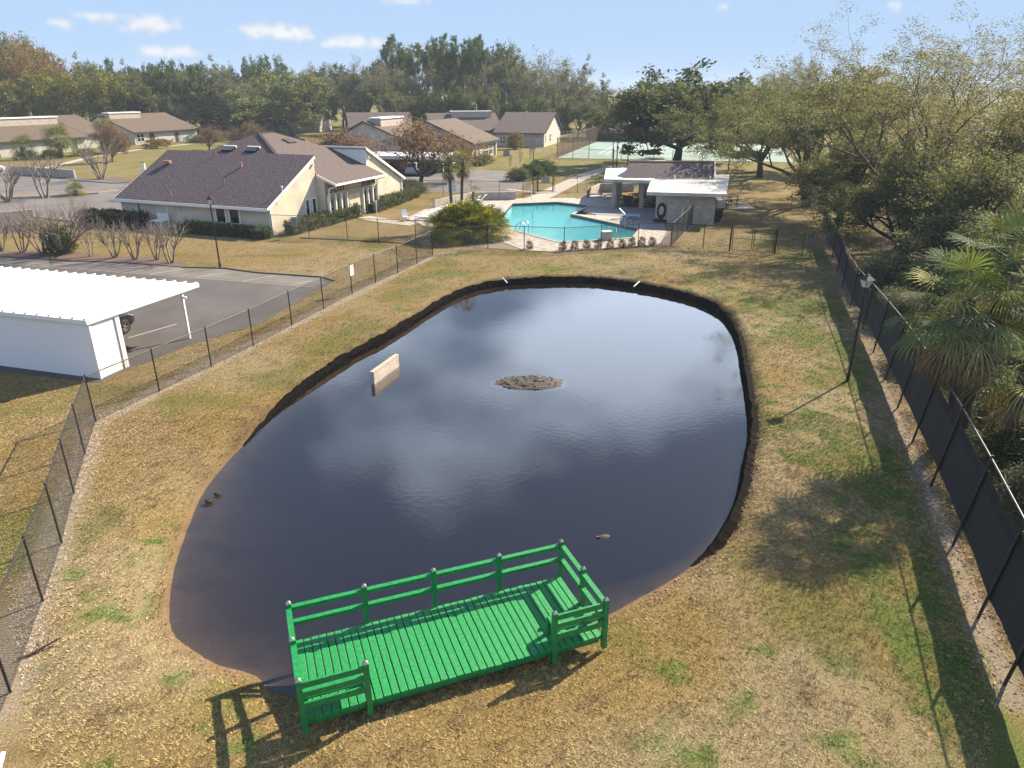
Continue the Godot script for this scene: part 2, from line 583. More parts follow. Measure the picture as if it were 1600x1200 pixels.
func setting() -> void:
	pond = smooth_ring([[-4.7, -11.1], [-5.4, -11.6], [-6.3, -11.9], [-7.1, -12.4], [-7.7, -12.9], [-8.2, -13.9], [-8.7, -15.4], [-9.1, -17.2], [-9.4, -19.1], [-9.3, -21.4], [-9.1, -23.5], [-8.9, -25.0], [-8.4, -27.1], [-7.8, -29.1], [-7.1, -31.1], [-6.2, -33.0], [-5.3, -35.5], [-4.3, -38.4],
		[-3.2, -41.1], [-2.0, -42.8], [-0.4, -43.9], [2.0, -44.5], [4.9, -44.5], [7.2, -43.4], [9.2, -41.8], [10.6, -40.0], [11.3, -37.8], [11.2, -35.0], [10.7, -32.0], [10.0, -29.1], [9.2, -25.7], [8.4, -22.8], [7.5, -20.5], [6.8, -18.7], [6.1, -17.3], [5.4, -16.2], [4.6, -15.3], [3.8, -14.6], [3.1, -14.1], [2.3, -13.5], [1.2, -12.9], [-1.4, -12.0], [-3.4, -11.2]], 3)
	fence_l = pts2(FENCE_L)
	fence_r = pts2(FENCE_R)
	ground()
	# water
	var b := MB.new()
	var ring := PackedVector2Array()
	for p in pond:
		ring.append(p + (p - Vector2(0.5, -28)).normalized() * 0.45)
	b.prism(ring, WATER_Y - 0.01, WATER_Y)
	# only the upper face is the water's surface
	var top := MB.new()
	for i in range(0, b.v.size(), 3):
		if b.n[i].y > 0.9:
			top.v.append_array(b.v.slice(i, i + 3)); top.n.append_array(b.n.slice(i, i + 3)); top.c.append_array(b.c.slice(i, i + 3))
	structure("pond_water", top.mesh(), M.pond_water)
	# the tea-coloured water body swallows light with depth
	var murk := FogVolume.new()
	murk.name = "murky_water"
	murk.shape = RenderingServer.FOG_VOLUME_SHAPE_BOX
	murk.size = Vector3(24, 1.56, 37)
	murk.position = Vector3(1.0, WATER_Y - 0.02 - 0.78, -28)
	murk.material = FogMaterial.new()
	murk.material.density = 1.1
	murk.material.albedo = lin(0.06, 0.035, 0.02)
	murk.set_meta("kind", "structure")
	add_child(murk)
	# ribbed dark matting that holds the steep banks
	var eb := MB.new()
	var k := pond.size()
	var flip := 0
	for i in k:
		var p := pond[i]
		var q := pond[(i + 1) % k]
		var along := q - p
		var outw := Vector2(-along.y, along.x).normalized()
		if Geometry2D.is_point_in_polygon(p + outw * 0.2, pond):
			outw = -outw
		var ribs := maxi(1, int(round(along.length() / 0.07)))
		var before := []
		for s in ribs + 1:
			var a2 := p + along * float(s) / ribs
			var grown := smoothstep(0.2, 1.0, steepness(a2.x, a2.y)) * (smoothstep(-21.0, -29.0, a2.y) if a2.x < 0.0 else 1.0)
			if grown < 0.04:
				before = []
				continue
			flip += 1
			var o3 := Vector3(outw.x, 0, outw.y)
			var rib := 0.03 if flip % 2 else 0.0
			var slump := 0.05 * fine.get_noise_2d(a2.x * 2.5, a2.y * 2.5) + 0.035 * macro.get_noise_2d(a2.x * 9.0, a2.y * 9.0)
			var lo := Vector3(a2.x, WATER_Y - 0.1, a2.y) - o3 * (0.02 + rib + slump)
			var md := Vector3(a2.x, WATER_Y + (0.18 + slump) * grown, a2.y) + o3 * (0.04 - rib + slump)
			var up := Vector3(a2.x, WATER_Y + (0.37 + slump * 1.2) * grown, a2.y) + o3 * (0.12 - rib * 0.5 + slump)
			var bk := up + o3 * 0.25 - Vector3(0, 0.1, 0)
			if before:
				var now := [lo, md, up, bk]
				for j in 3:
					var nq: Vector3 = (before[j] - now[j]).cross(now[j + 1] - now[j])
					if nq.dot(Vector3.UP * 0.6 - o3) > 0.0:
						eb.quad(now[j], before[j], before[j + 1], now[j + 1])
					else:
						eb.quad(before[j], now[j], now[j + 1], before[j + 1])
			before = [lo, md, up, bk]
	structure("bank_matting", eb.mesh(), M.bank)
	# front parking lot, its mulch bed and painted lines
	var lot := [[-70, -57], [-45, -52.3], [-36.3, -50.2], [-31.1, -49.0], [-26.2, -48.2], [-21.2, -46.9], [-19.1, -46.7], [-16.6, -45.5], [-12.1, -44.3], [-11.1, -43.4], [-11.4, -41.6], [-12.9, -34.5], [-15.0, -31.5], [-16.35, -28.0], [-16.7, -26.9], [-17.1, -26.8], [-70, -41.5]]
	sheet("parking_lot", lot, 0.016, M.asphalt)
	edging("lot_kerb", [[-22.0, -46.98], [-19.1, -46.75], [-16.6, -45.55], [-12.1, -44.35], [-11.05, -43.4]], 0.12, 0.07, M.kerb_dark)
	sheet("mulch_bed", [[-60, -55.5], [-45, -52.6], [-36.3, -50.4], [-31.1, -49.1], [-26.2, -48.35], [-22.1, -47.1], [-22.3, -48.4], [-25, -49.9], [-29.5, -50.7], [-31.8, -51.9], [-34, -51.8], [-38, -52.4], [-46, -54.6], [-60, -57.5]], 0.05, M.mulch, 0.14)
	strip("parking_line", [[-46, -51.1], [-35.0, -48.2], [-23.0, -45.0], [-11.9, -41.95]], 0.13, 0.022, M.paint_yellow, 0.004)
	for i in 8:
		var x := -13.4 - i * 3.3
		strip("parking_line", [[x, -42.5 + (x + 13.4) * 0.267], [x + 1.6, -44.0 + (x + 13.4) * 0.25]], 0.1, 0.0215, M.paint_white, 0.004)
	strip("parking_line", [[-18.35, -32.4], [-17.0, -34.6]], 0.12, 0.022, M.paint_white, 0.004)
	strip("parking_line", [[-21.2, -33.2], [-19.8, -35.4]], 0.12, 0.022, M.paint_white, 0.004)
	sheet("parking_stalls", [[-46, -51.3], [-35.0, -48.4], [-23.0, -45.2], [-12.0, -42.2], [-11.4, -42.9], [-12.3, -44.1], [-16.6, -45.3], [-19.1, -46.5], [-22.1, -46.95], [-26.2, -48.1], [-31.1, -48.85], [-36.3, -50.1], [-45, -52.2]], 0.018, M.worn_asphalt, 0.004)
	# roads to the left, with a planted island
	sheet("road", [[-160, -110], [-100, -112], [-77, -115], [-71.6, -108.4], [-61.7, -102.6], [-55, -97.5], [-49, -93.5], [-36, -86], [-33, -72], [-38.6, -64.5], [-48.8, -69.5], [-70, -80], [-160, -100]], 0.012, M.old_asphalt)
	sheet("island_bed", [[-70, -82.8], [-61, -80.6], [-53.5, -79.9], [-47.3, -83.6], [-46.2, -85.4], [-47.4, -86.2], [-52, -83.4], [-60, -82.6], [-70, -85]], 0.14, M.gravel, 0.2)
	edging("island_kerb", [[-70, -82.6], [-61, -80.4], [-53.5, -79.7], [-47.2, -83.5], [-46.0, -85.5], [-47.5, -86.4], [-52, -83.6], [-60, -82.8], [-70, -85.2]], 0.2, 0.17, M.concrete)
	sheet("island_bed", [[-58, -96.9], [-50.5, -93.4], [-48.2, -95.8], [-53, -99.6]], 0.12, M.mulch, 0.2)
	edging("island_kerb", [[-58.2, -96.9], [-50.4, -93.2], [-46.5, -94.6], [-42, -91.5]], 0.22, 0.15, M.concrete)
	strip("parking_line", [[-39.5, -72.4], [-36.4, -77]], 0.15, 0.017, M.paint_white, 0.004)
	strip("parking_line", [[-43.5, -68.6], [-40.5, -73]], 0.15, 0.017, M.paint_white, 0.004)
	edging("road_kerb", [[-48.8, -69.3], [-41.5, -65.8], [-38.4, -64.3]], 0.2, 0.15, M.concrete)
	strip("walkway", [[-68, -101], [-70.6, -113], [-74.5, -132.5], [-74.0, -150], [-70.5, -165], [-68, -182]], 1.5, 0.01, M.concrete)
	# rear parking court
	sheet("parking_lot", [[-36, -88.5], [-14, -86.6], [-12.6, -85.3], [0.2, -84.4], [2.4, -95.0], [2.8, -106.0], [-4.7, -109.6], [-9, -112], [-22, -114], [-36, -112]], 0.014, M.old_asphalt)
	for i in 4:
		strip("parking_line", [[-3.0 + i * 0.12, -93.5 - i * 3.2], [1.6, -94.0 - i * 3.2]], 0.14, 0.02, M.paint_white, 0.004)
	# paths
	strip("path", [[-13.9, -67.4], [-11.5, -65.3], [-8.6, -63.6]], 1.7, 0.03, M.concrete)
	strip("path", [[2.4, -78.8], [4.4, -84.5], [6.6, -91.5], [10.6, -103.5], [14.5, -112.0], [21.0, -118.0]], 2.3, 0.03, M.concrete)
	strip("path", [[3.4, -84.0], [0.6, -86.6], [-0.6, -87.4]], 0.9, 0.026, M.concrete)
	strip("path", [[23.5, -119.0], [25.0, -131.5]], 3.2, 0.03, M.concrete)
	# pool deck in pieces round the basin
	var w := BASIN
	sheet("pool_deck", [w[0], w[9], [-2.4, -58.6], [-7.6, -62.2], [-9.8, -66.6], [-8.6, -72.0], [-6.0, -76.6]], 0.05, M.deck)
	sheet("pool_deck", [w[0], [-6.0, -76.6], [-4.2, -79.2], [0.0, -79.4], [7.0, -79.9], [4.8, -76.8], [0.0, -75.6]], 0.05, M.deck)
	sheet("pool_deck", [w[2], [7.0, -79.9], [10.5, -83.5], [13.5, -79.0], [10.2, -73.6], [8.0, -74.4]], 0.05, M.deck)
	sheet("pool_deck", [w[9], w[8], [3.2, -51.9], [0.9, -52.4], [-2.4, -58.6]], 0.05, M.deck)
	sheet("pool_deck", [w[8], w[7], [11.3, -54.5], [3.2, -51.9]], 0.05, M.deck)
	sheet("pool_deck", [w[7], w[6], [12.9, -60.0], [11.3, -54.5]], 0.05, M.deck)
	sheet("paver_terrace", [w[3], [10.2, -73.6], [14.6, -72.6], [13.6, -67.4], [13.6, -64.4], [12.9, -60.0], w[6], w[5], [8.0, -68.6], [6.9, -70.6]], 0.052, M.pavers)
	sheet("deck_slab", [w[5], [10.9, -65.2], [10.0, -67.2], [8.2, -68.0], [5.75, -68.9]], 0.068, M.deck, 0.1)
	sheet("gravel_bed", [[12.9, -60.0], [13.7, -63.6], [16.1, -63.2], [13.0, -56.6], [12.0, -54.1], [11.3, -54.5]], 0.02, M.gravel)
	sheet("gravel_bed", [[0.9, -52.4], [-2.4, -58.6], [-4.4, -57.4], [-4.6, -54.6], [-1.8, -53.3]], 0.02, M.gravel)
	sheet("concrete_pad", [[19.6, -72.6], [24.2, -71.8], [24.6, -76.5], [20.2, -77.2]], 0.06, M.concrete)
	# the basin: plaster floor and walls, a band of dark tiles at the water line
	var fl := MB.new()
	var tl := MB.new()
	var cp := MB.new()
	for i in w.size():
		var p := Vector3(w[i][0], 0, w[i][1])
		var q := Vector3(w[(i + 1) % w.size()][0], 0, w[(i + 1) % w.size()][1])
		var iw := (q - p).normalized().cross(Vector3.UP)
		if not Geometry2D.is_point_in_polygon(Vector2((p + q).x, (p + q).z) * 0.5 + Vector2(iw.x, iw.z) * 0.05, pts2(w)):
			iw = -iw
		tl.beam(p + iw * 0.02 + Vector3(0, -0.11, 0), q + iw * 0.02 + Vector3(0, -0.11, 0), 0.04, 0.28)
		fl.beam(p + iw * 0.01 + Vector3(0, -1.25, 0), q + iw * 0.01 + Vector3(0, -1.25, 0), 0.06, 2.0)
		cp.beam(p - iw * 0.1 + Vector3(0, 0.055, 0), q - iw * 0.1 + Vector3(0, 0.055, 0), 0.3, 0.07)
	var floor_at := func(q: Vector2) -> float: return lerpf(-1.05, -2.25, smoothstep(-60.0, -72.0, q.y))
	var ft := Geometry2D.triangulate_polygon(pts2(w))
	for i in range(0, ft.size(), 3):
		var q := []
		for j in 3:
			var c := Vector2(w[ft[i + j]][0], w[ft[i + j]][1])
			q.append(Vector3(c.x, floor_at.call(c), c.y))
		if (q[1] - q[0]).cross(q[2] - q[0]).y > 0.0:
			fl.tri(q[0], q[1], q[2])
		else:
			fl.tri(q[0], q[2], q[1])
	structure("pool_basin", fl.mesh(), M.plaster)
	structure("pool_tile_band", tl.mesh(), M.pool_tile)
	structure("pool_coping", cp.mesh(), M.concrete)
	var pw := MB.new()
	pw.prism(pts2(w), -0.13, -0.12)
	var pt := MB.new()
	for i in range(0, pw.v.size(), 3):
		if pw.n[i].y > 0.9:
			pt.v.append_array(pw.v.slice(i, i + 3)); pt.n.append_array(pw.n.slice(i, i + 3)); pt.c.append_array(pw.c.slice(i, i + 3))
	structure("pool_water", pt.mesh(), M.pool_water)
	var tint := FogVolume.new()
	tint.name = "pool_water_body"
	tint.shape = RenderingServer.FOG_VOLUME_SHAPE_BOX
	tint.size = Vector3(14, 2.2, 24)
	tint.position = Vector3(4.8, -1.24, -66)
	tint.material = FogMaterial.new()
	tint.material.density = 0.22
	tint.material.albedo = lin(0.1, 0.86, 0.86)
	tint.set_meta("kind", "structure")
	add_child(tint)
	keep_clear.append(pts2(w))
	# tennis courts
	var ct := [[7.8, -129.6], [19.6, -172.5], [58, -164.0], [46, -121.5]]
	sheet("tennis_court", ct, 0.03, M.court)
	var o := Vector2(12.0, -133.0)
	var du := Vector2(0.978, 0.206)
	var dv := Vector2(0.265, -0.964)
	for s in 2:
		var c0 := o + du * (2.5 + s * 16.5)
		var L := func(a0: float, b0: float, a1: float, b1: float) -> void:
			var p := c0 + du * a0 + dv * b0
			var q := c0 + du * a1 + dv * b1
			strip("court_line", [[p.x, p.y], [q.x, q.y]], 0.12, 0.036, M.line, 0.004)
		for l in [[0, 6, 0, 29.8], [10.97, 6, 10.97, 29.8], [1.37, 6, 1.37, 29.8], [9.6, 6, 9.6, 29.8], [0, 6, 10.97, 6], [0, 29.8, 10.97, 29.8], [1.37, 11.5, 9.6, 11.5], [1.37, 24.3, 9.6, 24.3], [5.48, 11.5, 5.48, 24.3]]:
			L.call(l[0], l[1], l[2], l[3])


# ---------------------------------------------------------------- dock, fences, lamps

func dock() -> void:
	var t := thing("dock", "bright green wooden fishing dock with railings at the pond's near shore", "dock", Vector3(-3.8, 0, -9.79), deg_to_rad(20.8))
	var ln := 6.11
	var dp := 2.14
	var count := 38
	var step := ln / count
	var kinds := []
	for k in 3:
		var b := MB.new()
		var w: float = step - [0.016, 0.024, 0.02][k]
		# a plank with eased edges
		var e := 0.008
		var p := []
		for q in [[-w / 2 + e, 0.0], [w / 2 - e, 0.0], [w / 2 - e, -dp], [-w / 2 + e, -dp]]:
			p.append(Vector3(q[0], 0.04, q[1]))
		for q in [[-w / 2, 0.0], [w / 2, 0.0], [w / 2, -dp], [-w / 2, -dp]]:
			p.append(Vector3(q[0], 0.032, q[1]))
		var lo := []
		for q in p.slice(4, 8):
			lo.append(q - Vector3(0, 0.072, 0))
		b.hexa(lo + p.slice(4, 8))
		for i in 4:
			var j := (i + 1) % 4
			b.quad(p[4 + i], p[4 + j], p[j], p[i])
		b.quad(p[0], p[1], p[2], p[3])
		kinds.append(b.mesh())
	for i in count:
		part(t, "plank", kinds[(i * 7) % 3], M.green_deck, Transform3D(Basis(Vector3.UP, rg.randf_range(-0.0012, 0.0012)), Vector3(step * (i + 0.5), 0.262 + rg.randf_range(-0.003, 0.004), rg.randf_range(0.0, 0.018))))
	var nails := MB.new()
	for i in count:
		for z in [-0.12, -1.05, -1.98]:
			for x in [-0.04, 0.04]:
				var q := Vector3(step * (i + 0.5) + x + rg.randf_range(-0.01, 0.01), 0.3065, z + rg.randf_range(-0.015, 0.015))
				for k in 6:
					nails.tri(q, q + Vector3(cos(TAU * k / 6), 0, -sin(TAU * k / 6)) * 0.008, q + Vector3(cos(TAU * (k + 1) / 6), 0, -sin(TAU * (k + 1) / 6)) * 0.008)
	part(t, "nail_heads", nails.mesh(), M.tinted_frame, Transform3D(), "stuff")
	for z in [-0.12, -1.05, -1.98]:
		var j := MB.new()
		j.beam(Vector3(0.03, 0.13, z), Vector3(ln - 0.03, 0.13, z), 0.06, 0.17)
		part(t, "joist", j.mesh(), M.green_paint)
	# posts: square, with a four-sided weathered point
	var shaft := MB.new()
	shaft.box(Vector3(0, 0.625, 0), Vector3(0.1, 1.25, 0.1))
	var cap := MB.new()
	for i in 4:
		var c := [Vector3(-0.05, 1.25, 0.05), Vector3(0.05, 1.25, 0.05), Vector3(0.05, 1.25, -0.05), Vector3(-0.05, 1.25, -0.05)]
		cap.tri(c[i], c[(i + 1) % 4], Vector3(0, 1.315, 0))
	var deep := MB.new()
	deep.box(Vector3(0, 0.0, 0), Vector3(0.1, 2.5, 0.1))
	var sm := shaft.mesh()
	var cm := cap.mesh()
	var dm := deep.mesh()
	var back := -dp - 0.05
	var spots := [[-0.02, back, true], [1.53, back, true], [3.05, back, true], [4.58, back, true], [ln + 0.02, back, true], [-0.05, -1.08, true], [ln + 0.05, -1.08, true], [-0.03, 0.03, false], [ln + 0.03, 0.03, false], [1.17, 0.03, false], [4.98, 0.03, false]]
	for s in spots:
		var p := part(t, "post", dm if s[2] else sm, M.green_paint, Transform3D(Basis(), Vector3(s[0], 0, s[1])))
		part(p, "post_cap", cm, M.post_top)
	var rail := func(a: Vector3, b: Vector3, w := 0.11, h := 0.085) -> void:
		var m := MB.new()
		m.beam(a, b, w, h)
		part(t, "rail", m.mesh(), M.green_paint)
	for y in [0.74, 1.12]:
		for k in 4:
			rail.call(Vector3(spots[k][0] + 0.05, y, back), Vector3(spots[k + 1][0] - 0.05, y, back))
		for sx in [-0.03, ln + 0.03]:
			rail.call(Vector3(sx, y, back + 0.05), Vector3(sx, y, -1.13))
			rail.call(Vector3(sx, y, -1.03), Vector3(sx, y, -0.02))
	# a built-in bench at each front corner
	for s in [[0.02, 1.12, "left"], [5.03, 6.09, "right"]]:
		var bench := Node3D.new()
		bench.name = "bench" if s[2] == "left" else "bench_001"
		t.add_child(bench)
		var x0: float = s[0]
		var x1: float = s[1]
		for k in 3:
			var m := MB.new()
			m.box(Vector3((x0 + x1) / 2, 0.73, -0.1 - k * 0.148), Vector3(x1 - x0, 0.04, 0.138))
			part(bench, "seat_board", m.mesh(), M.green_paint)
		for y in [0.9, 1.12]:
			var m := MB.new()
			m.box(Vector3((x0 + x1) / 2, y, 0.03), Vector3(x1 - x0, 0.13, 0.04))
			part(bench, "backrest_rail", m.mesh(), M.green_paint)
		var ap := MB.new()
		ap.box(Vector3((x0 + x1) / 2, 0.64, 0.032), Vector3(x1 - x0, 0.14, 0.045))
		part(bench, "apron", ap.mesh(), M.green_paint)
		for x in [x0 + 0.04, x1 - 0.04]:
			var m := MB.new()
			m.box(Vector3(x, 0.5, -0.47), Vector3(0.085, 0.42, 0.085))
			part(bench, "leg", m.mesh(), M.green_paint)
			var a := MB.new()
			a.box(Vector3(x, 0.68, -0.23), Vector3(0.05, 0.06, 0.42))
			part(bench, "seat_bearer", a.mesh(), M.green_paint)


func resample(l: Array, gap: float) -> Array:
	var out := []
	for i in l.size() - 1:
		var a := Vector3(l[i][0], 0, l[i][1])
		var b := Vector3(l[i + 1][0], 0, l[i + 1][1])
		var k := maxi(1, int(round(a.distance_to(b) / gap)))
		for j in k:
			out.append(a.lerp(b, float(j) / k))
	out.append(Vector3(l[-1][0], 0, l[-1][1]))
	return out


func link_wires(mb: MB, a: Vector3, b: Vector3, h: float, pitch: float, r: float, lift := 0.03) -> void:
	var ln := a.distance_to(b)
	var d := (b - a) / ln
	var k := int(ceil((ln + h) / pitch))
	for i in k:
		for s in 2:
			var x0 := -h + i * pitch
			var x1 := x0 + h
			var y0 := 0.0
			var y1 := h
			if x0 < 0.0:
				y0 = -x0
				x0 = 0.0
			if x1 > ln:
				y1 = h - (x1 - ln)
				x1 = ln
			if x1 - x0 < 0.01:
				continue
			var p := a + d * x0 + Vector3(0, y0 + lift, 0)
			var q := a + d * x1 + Vector3(0, y1 + lift, 0)
			if s == 1:
				p = a + d * x0 + Vector3(0, h - y0 + lift, 0)
				q = a + d * x1 + Vector3(0, h - y1 + lift, 0)
			mb.tube(p, q, r, r, 3)


func chain_fence(label: String, posts: Array, h: float, pitch := 0.075, wire := 0.0028, m: Material = null, r := 0.028, rail_m: Material = null, group := "") -> Node3D:
	if m == null:
		m = M.black_metal
	var at: Vector3 = posts[0]
	var t := thing("chain_link_fence", label, "fence", at, 0.0, group)
	var pm := MB.new()
	pm.tube(Vector3(0, -0.1, 0), Vector3(0, h, 0), r, r, 8)
	pm.lathe([[r * 1.15, h], [r * 1.1, h + 0.03], [r * 0.6, h + 0.06], [0.0, h + 0.07]], Vector3.ZERO, 8)
	var pmesh := pm.mesh()
	var rl := MB.new()
	var wr := MB.new()
	var tw := MB.new()
	for i in posts.size():
		part(t, "post", pmesh, m, Transform3D(Basis(), posts[i] - at))
		if i < posts.size() - 1:
			var a: Vector3 = posts[i] - at
			var b: Vector3 = posts[i + 1] - at
			rl.tube(a + Vector3(0, h - 0.01, 0), b + Vector3(0, h - 0.01, 0), r * 0.72, r * 0.72, 6)
			tw.tube(a + Vector3(0, 0.05, 0), b + Vector3(0, 0.05, 0), 0.004, 0.004, 3)
			link_wires(wr, a, b, h - 0.05, pitch, wire)
	part(t, "top_rail", rl.mesh(), rail_m if rail_m else m)
	part(t, "tension_wire", tw.mesh(), M.wire)
	part(t, "chain_link", wr.mesh(), M.rust_wire if m == M.rust_wire else M.wire)
	return t


func fences() -> void:
	# left of the pond: bends at the carport corner, then runs to the pool
	var v := func(a: Array) -> Array:
		var o := []
		for q in a:
			o.append(Vector3(q[0], 0, q[1]))
		return o
	chain_fence("black chain-link fence along the left lawn, nearest section up to the white carport", v.call([[-9.2, -8.4], [-9.9, -10.7], [-10.9, -13.4], [-11.8, -15.7], [-12.9, -18.2], [-13.9, -20.6], [-14.9, -23.1]]), 1.76, 0.07, 0.003)
	chain_fence("black chain-link fence between the parking lot and the pond, from carport to pool", v.call([[-14.9, -23.1], [-13.9, -25.9], [-12.9, -28.6], [-12.0, -31.3], [-11.1, -34.4], [-10.2, -37.3], [-9.3, -40.4], [-8.4, -43.0], [-7.4, -45.5], [-6.5, -48.2], [-5.7, -50.9]]), 1.76, 0.075, 0.003)
	chain_fence("black chain-link fence in front of the pool and its row of red shrubs", v.call([[-5.7, -50.9], [-1.8, -53.1], [0.9, -52.6], [3.8, -52.0], [6.6, -52.9], [9.5, -53.8], [12.0, -53.9]]), 1.76, 0.09, 0.003)
	chain_fence("chain-link fence from the clubhouse corner across the lawn to the palmetto clump", v.call([[-19.3, -57.9], [-16.2, -57.2], [-13.0, -56.5], [-10.4, -55.8], [-7.4, -55.0], [-5.7, -50.9]]), 1.76, 0.09, 0.003)
	edging("mowing_strip", [[-17.0, -57.3], [-13.0, -56.4], [-10.4, -55.7], [-7.4, -54.9], [-5.6, -53.6]], 0.15, 0.05, M.kerb_dark)
	chain_fence("chain-link fence running back from the pool corner to the block wall", v.call([[12.0, -53.9], [13.0, -56.4], [13.9, -58.6], [14.8, -60.8], [15.7, -63.0]]), 1.76, 0.09, 0.004)
	chain_fence("chain-link fence between the pool corner and the black gates", v.call([[12.0, -53.9], [14.3, -53.3], [16.0, -52.4]]), 1.76, 0.09, 0.003, M.black_metal, 0.035)
	chain_fence("short chain-link fence between the black gates and the screened boundary fence", v.call([[19.0, -51.3], [20.8, -50.9], [22.6, -50.0]]), 1.76, 0.09, 0.003)
	chain_fence("chain-link fence along the rear of the pool by the parking court", v.call([[-12.0, -81.6], [-10.7, -81.4], [-7.6, -80.9], [-4.5, -80.7], [-1.4, -80.5], [1.2, -80.4], [2.9, -85.0]]), 1.76, 0.12, 0.004)
	chain_fence("chain-link fence right of the wooden gate, behind the pavilion", v.call([[4.9, -85.2], [7.6, -85.4], [10.2, -85.8], [13.0, -86.2]]), 1.76, 0.12, 0.004)
	# double gate
	var g := thing("double_gate", "double black steel gate with chain-link leaves between pool and boundary", "gate", Vector3(16.0, 0, -52.4))
	var pm := MB.new()
	pm.tube(Vector3(0, -0.1, 0), Vector3(0, 1.86, 0), 0.045, 0.045, 8, true)
	var ends := [Vector3(0.06, 0, -0.03), Vector3(2.94, 0, 1.13)]
	for e in ends:
		part(g, "post", pm.mesh(), M.black_metal, Transform3D(Basis(), e))
	for k in 2:
		var a: Vector3 = ends[0].lerp(ends[1], 0.04 + k * 0.48)
		var b: Vector3 = ends[0].lerp(ends[1], 0.48 + k * 0.48)
		var f := MB.new()
		for y in [0.1, 0.95, 1.74]:
			f.tube(a + Vector3(0, y, 0), b + Vector3(0, y, 0), 0.025 if y != 0.95 else 0.015, 0.025 if y != 0.95 else 0.015, 6)
		f.tube(a + Vector3(0, 0.1, 0), a + Vector3(0, 1.74, 0), 0.028, 0.028, 6)
		f.tube(b + Vector3(0, 0.1, 0), b + Vector3(0, 1.74, 0), 0.028, 0.028, 6)
		var leaf := part(g, "gate_leaf", f.mesh(), M.black_metal)
		var wm := MB.new()
		link_wires(wm, a, b, 1.64, 0.09, 0.003, 0.1)
		part(leaf, "chain_link", wm.mesh(), M.wire)
	# wooden gate with a sign at the rear of the pool
	var wg := thing("wooden_gate", "tan wooden gate frame with a blue-grey sign at the pool's rear path", "gate", Vector3(3.0, 0, -85.3))
	for x in [0.0, 1.75]:
		var p := MB.new()
		p.box(Vector3(x, 0.95, 0), Vector3(0.14, 1.9, 0.14))
		part(wg, "post", p.mesh(), M.tan_wood)
	for y in [0.12, 1.0, 1.8]:
		var p := MB.new()
		p.box(Vector3(0.875, y, 0), Vector3(1.61, 0.09, 0.06))
		part(wg, "rail", p.mesh(), M.tan_wood)
	var sg := MB.new()
	sg.box(Vector3(0.87, 1.35, 0.06), Vector3(0.95, 0.62, 0.02))
	part(wg, "sign_board", sg.mesh(), M.sign_grey)
	# screened boundary fence on the right
	var line := [Vector3(9.15, 0, -8.9), Vector3(9.85, 0, -10.9), Vector3(10.5, 0, -12.85), Vector3(11.5, 0, -15.6), Vector3(12.55, 0, -18.6), Vector3(13.5, 0, -21.5), Vector3(14.4, 0, -24.3), Vector3(15.35, 0, -27.2), Vector3(16.35, 0, -30.4), Vector3(17.4, 0, -33.8), Vector3(18.5, 0, -37.7), Vector3(19.8, 0, -41.8), Vector3(21.2, 0, -45.8), Vector3(22.6, 0, -50.0), Vector3(24.0, 0, -54.5), Vector3(25.5, 0, -59.2)]
	# its posts have come to lean outwards at the near end
	var t := thing("chain_link_fence", "boundary chain-link fence on the right hung with black privacy screen", "fence", line[0])
	var outw := Vector3(0.955, 0, 0.3)
	var foot := []
	var tops := []
	for i in line.size():
		var f := smoothstep(-22.0, -42.0, line[i].z)
		foot.append(line[i] - line[0])
		tops.append(foot[i] + outw * lerpf(0.3, 0.02, f) + Vector3(0, lerpf(2.65, 2.1, f), 0))
		var pm2 := MB.new()
		var ax: Vector3 = (tops[i] - foot[i]).normalized()
		pm2.tube(foot[i] - ax * 0.1, tops[i], 0.036, 0.036, 8)
		pm2.tube(tops[i], tops[i] + ax * 0.06, 0.04, 0.012, 8, true)
		part(t, "post", pm2.mesh(), M.black_metal)
	var rl := MB.new()
	var wr := MB.new()
	for i in line.size() - 1:
		rl.tube(tops[i] - Vector3(0, 0.03, 0), tops[i + 1] - Vector3(0, 0.03, 0), 0.025, 0.025, 6)
		var ln2: float = foot[i].distance_to(foot[i + 1])
		var n2 := int(ln2 / 0.1)
		for k in n2:
			for sgn in [1, -1]:
				var u0 := float(k) / n2
				var u1: float = u0 + sgn * 0.62
				var v1: float = 1.0
				if u1 > 1.0 or u1 < 0.0:
					v1 = ((1.0 if u1 > 1.0 else 0.0) - u0) / (u1 - u0)
					u1 = clampf(u1, 0, 1)
				var lo0: Vector3 = foot[i].lerp(foot[i + 1], u0).lerp(tops[i].lerp(tops[i + 1], u0), 0.74)
				var hi0: Vector3 = tops[i].lerp(tops[i + 1], u0 + (u1 - u0) * 0.26)
				wr.tube(lo0, lo0.lerp(hi0, v1), 0.0028, 0.0028, 3)
	part(t, "top_rail", rl.mesh(), M.rail_grey)
	part(t, "chain_link", wr.mesh(), M.wire)
	for i in line.size() - 1:
		var sb := MB.new()
		var k := 8
		for s in k:
			var q := []
			for f in [float(s) / k, float(s + 1) / k]:
				var a: Vector3 = foot[i].lerp(foot[i + 1], f)
				var b: Vector3 = tops[i].lerp(tops[i + 1], f)
				var w: Vector3 = outw * (0.05 + 0.03 * fine.get_noise_1d((i + f) * 47.0 + 90.0))
				var sag: float = 0.045 * sin(PI * f) + 0.015 * fine.get_noise_1d((i + f) * 30.0)
				q.append(a.lerp(b, 0.2 + sag * 0.3) + w)
				q.append(a.lerp(b, 0.86 - sag) + w)
			sb.quad(q[0], q[2], q[3], q[1])
			var o := outw * 0.006
			sb.quad(q[2] + o, q[0] + o, q[1] + o, q[3] + o)
		part(t, "privacy_screen", sb.mesh(), M.screen)


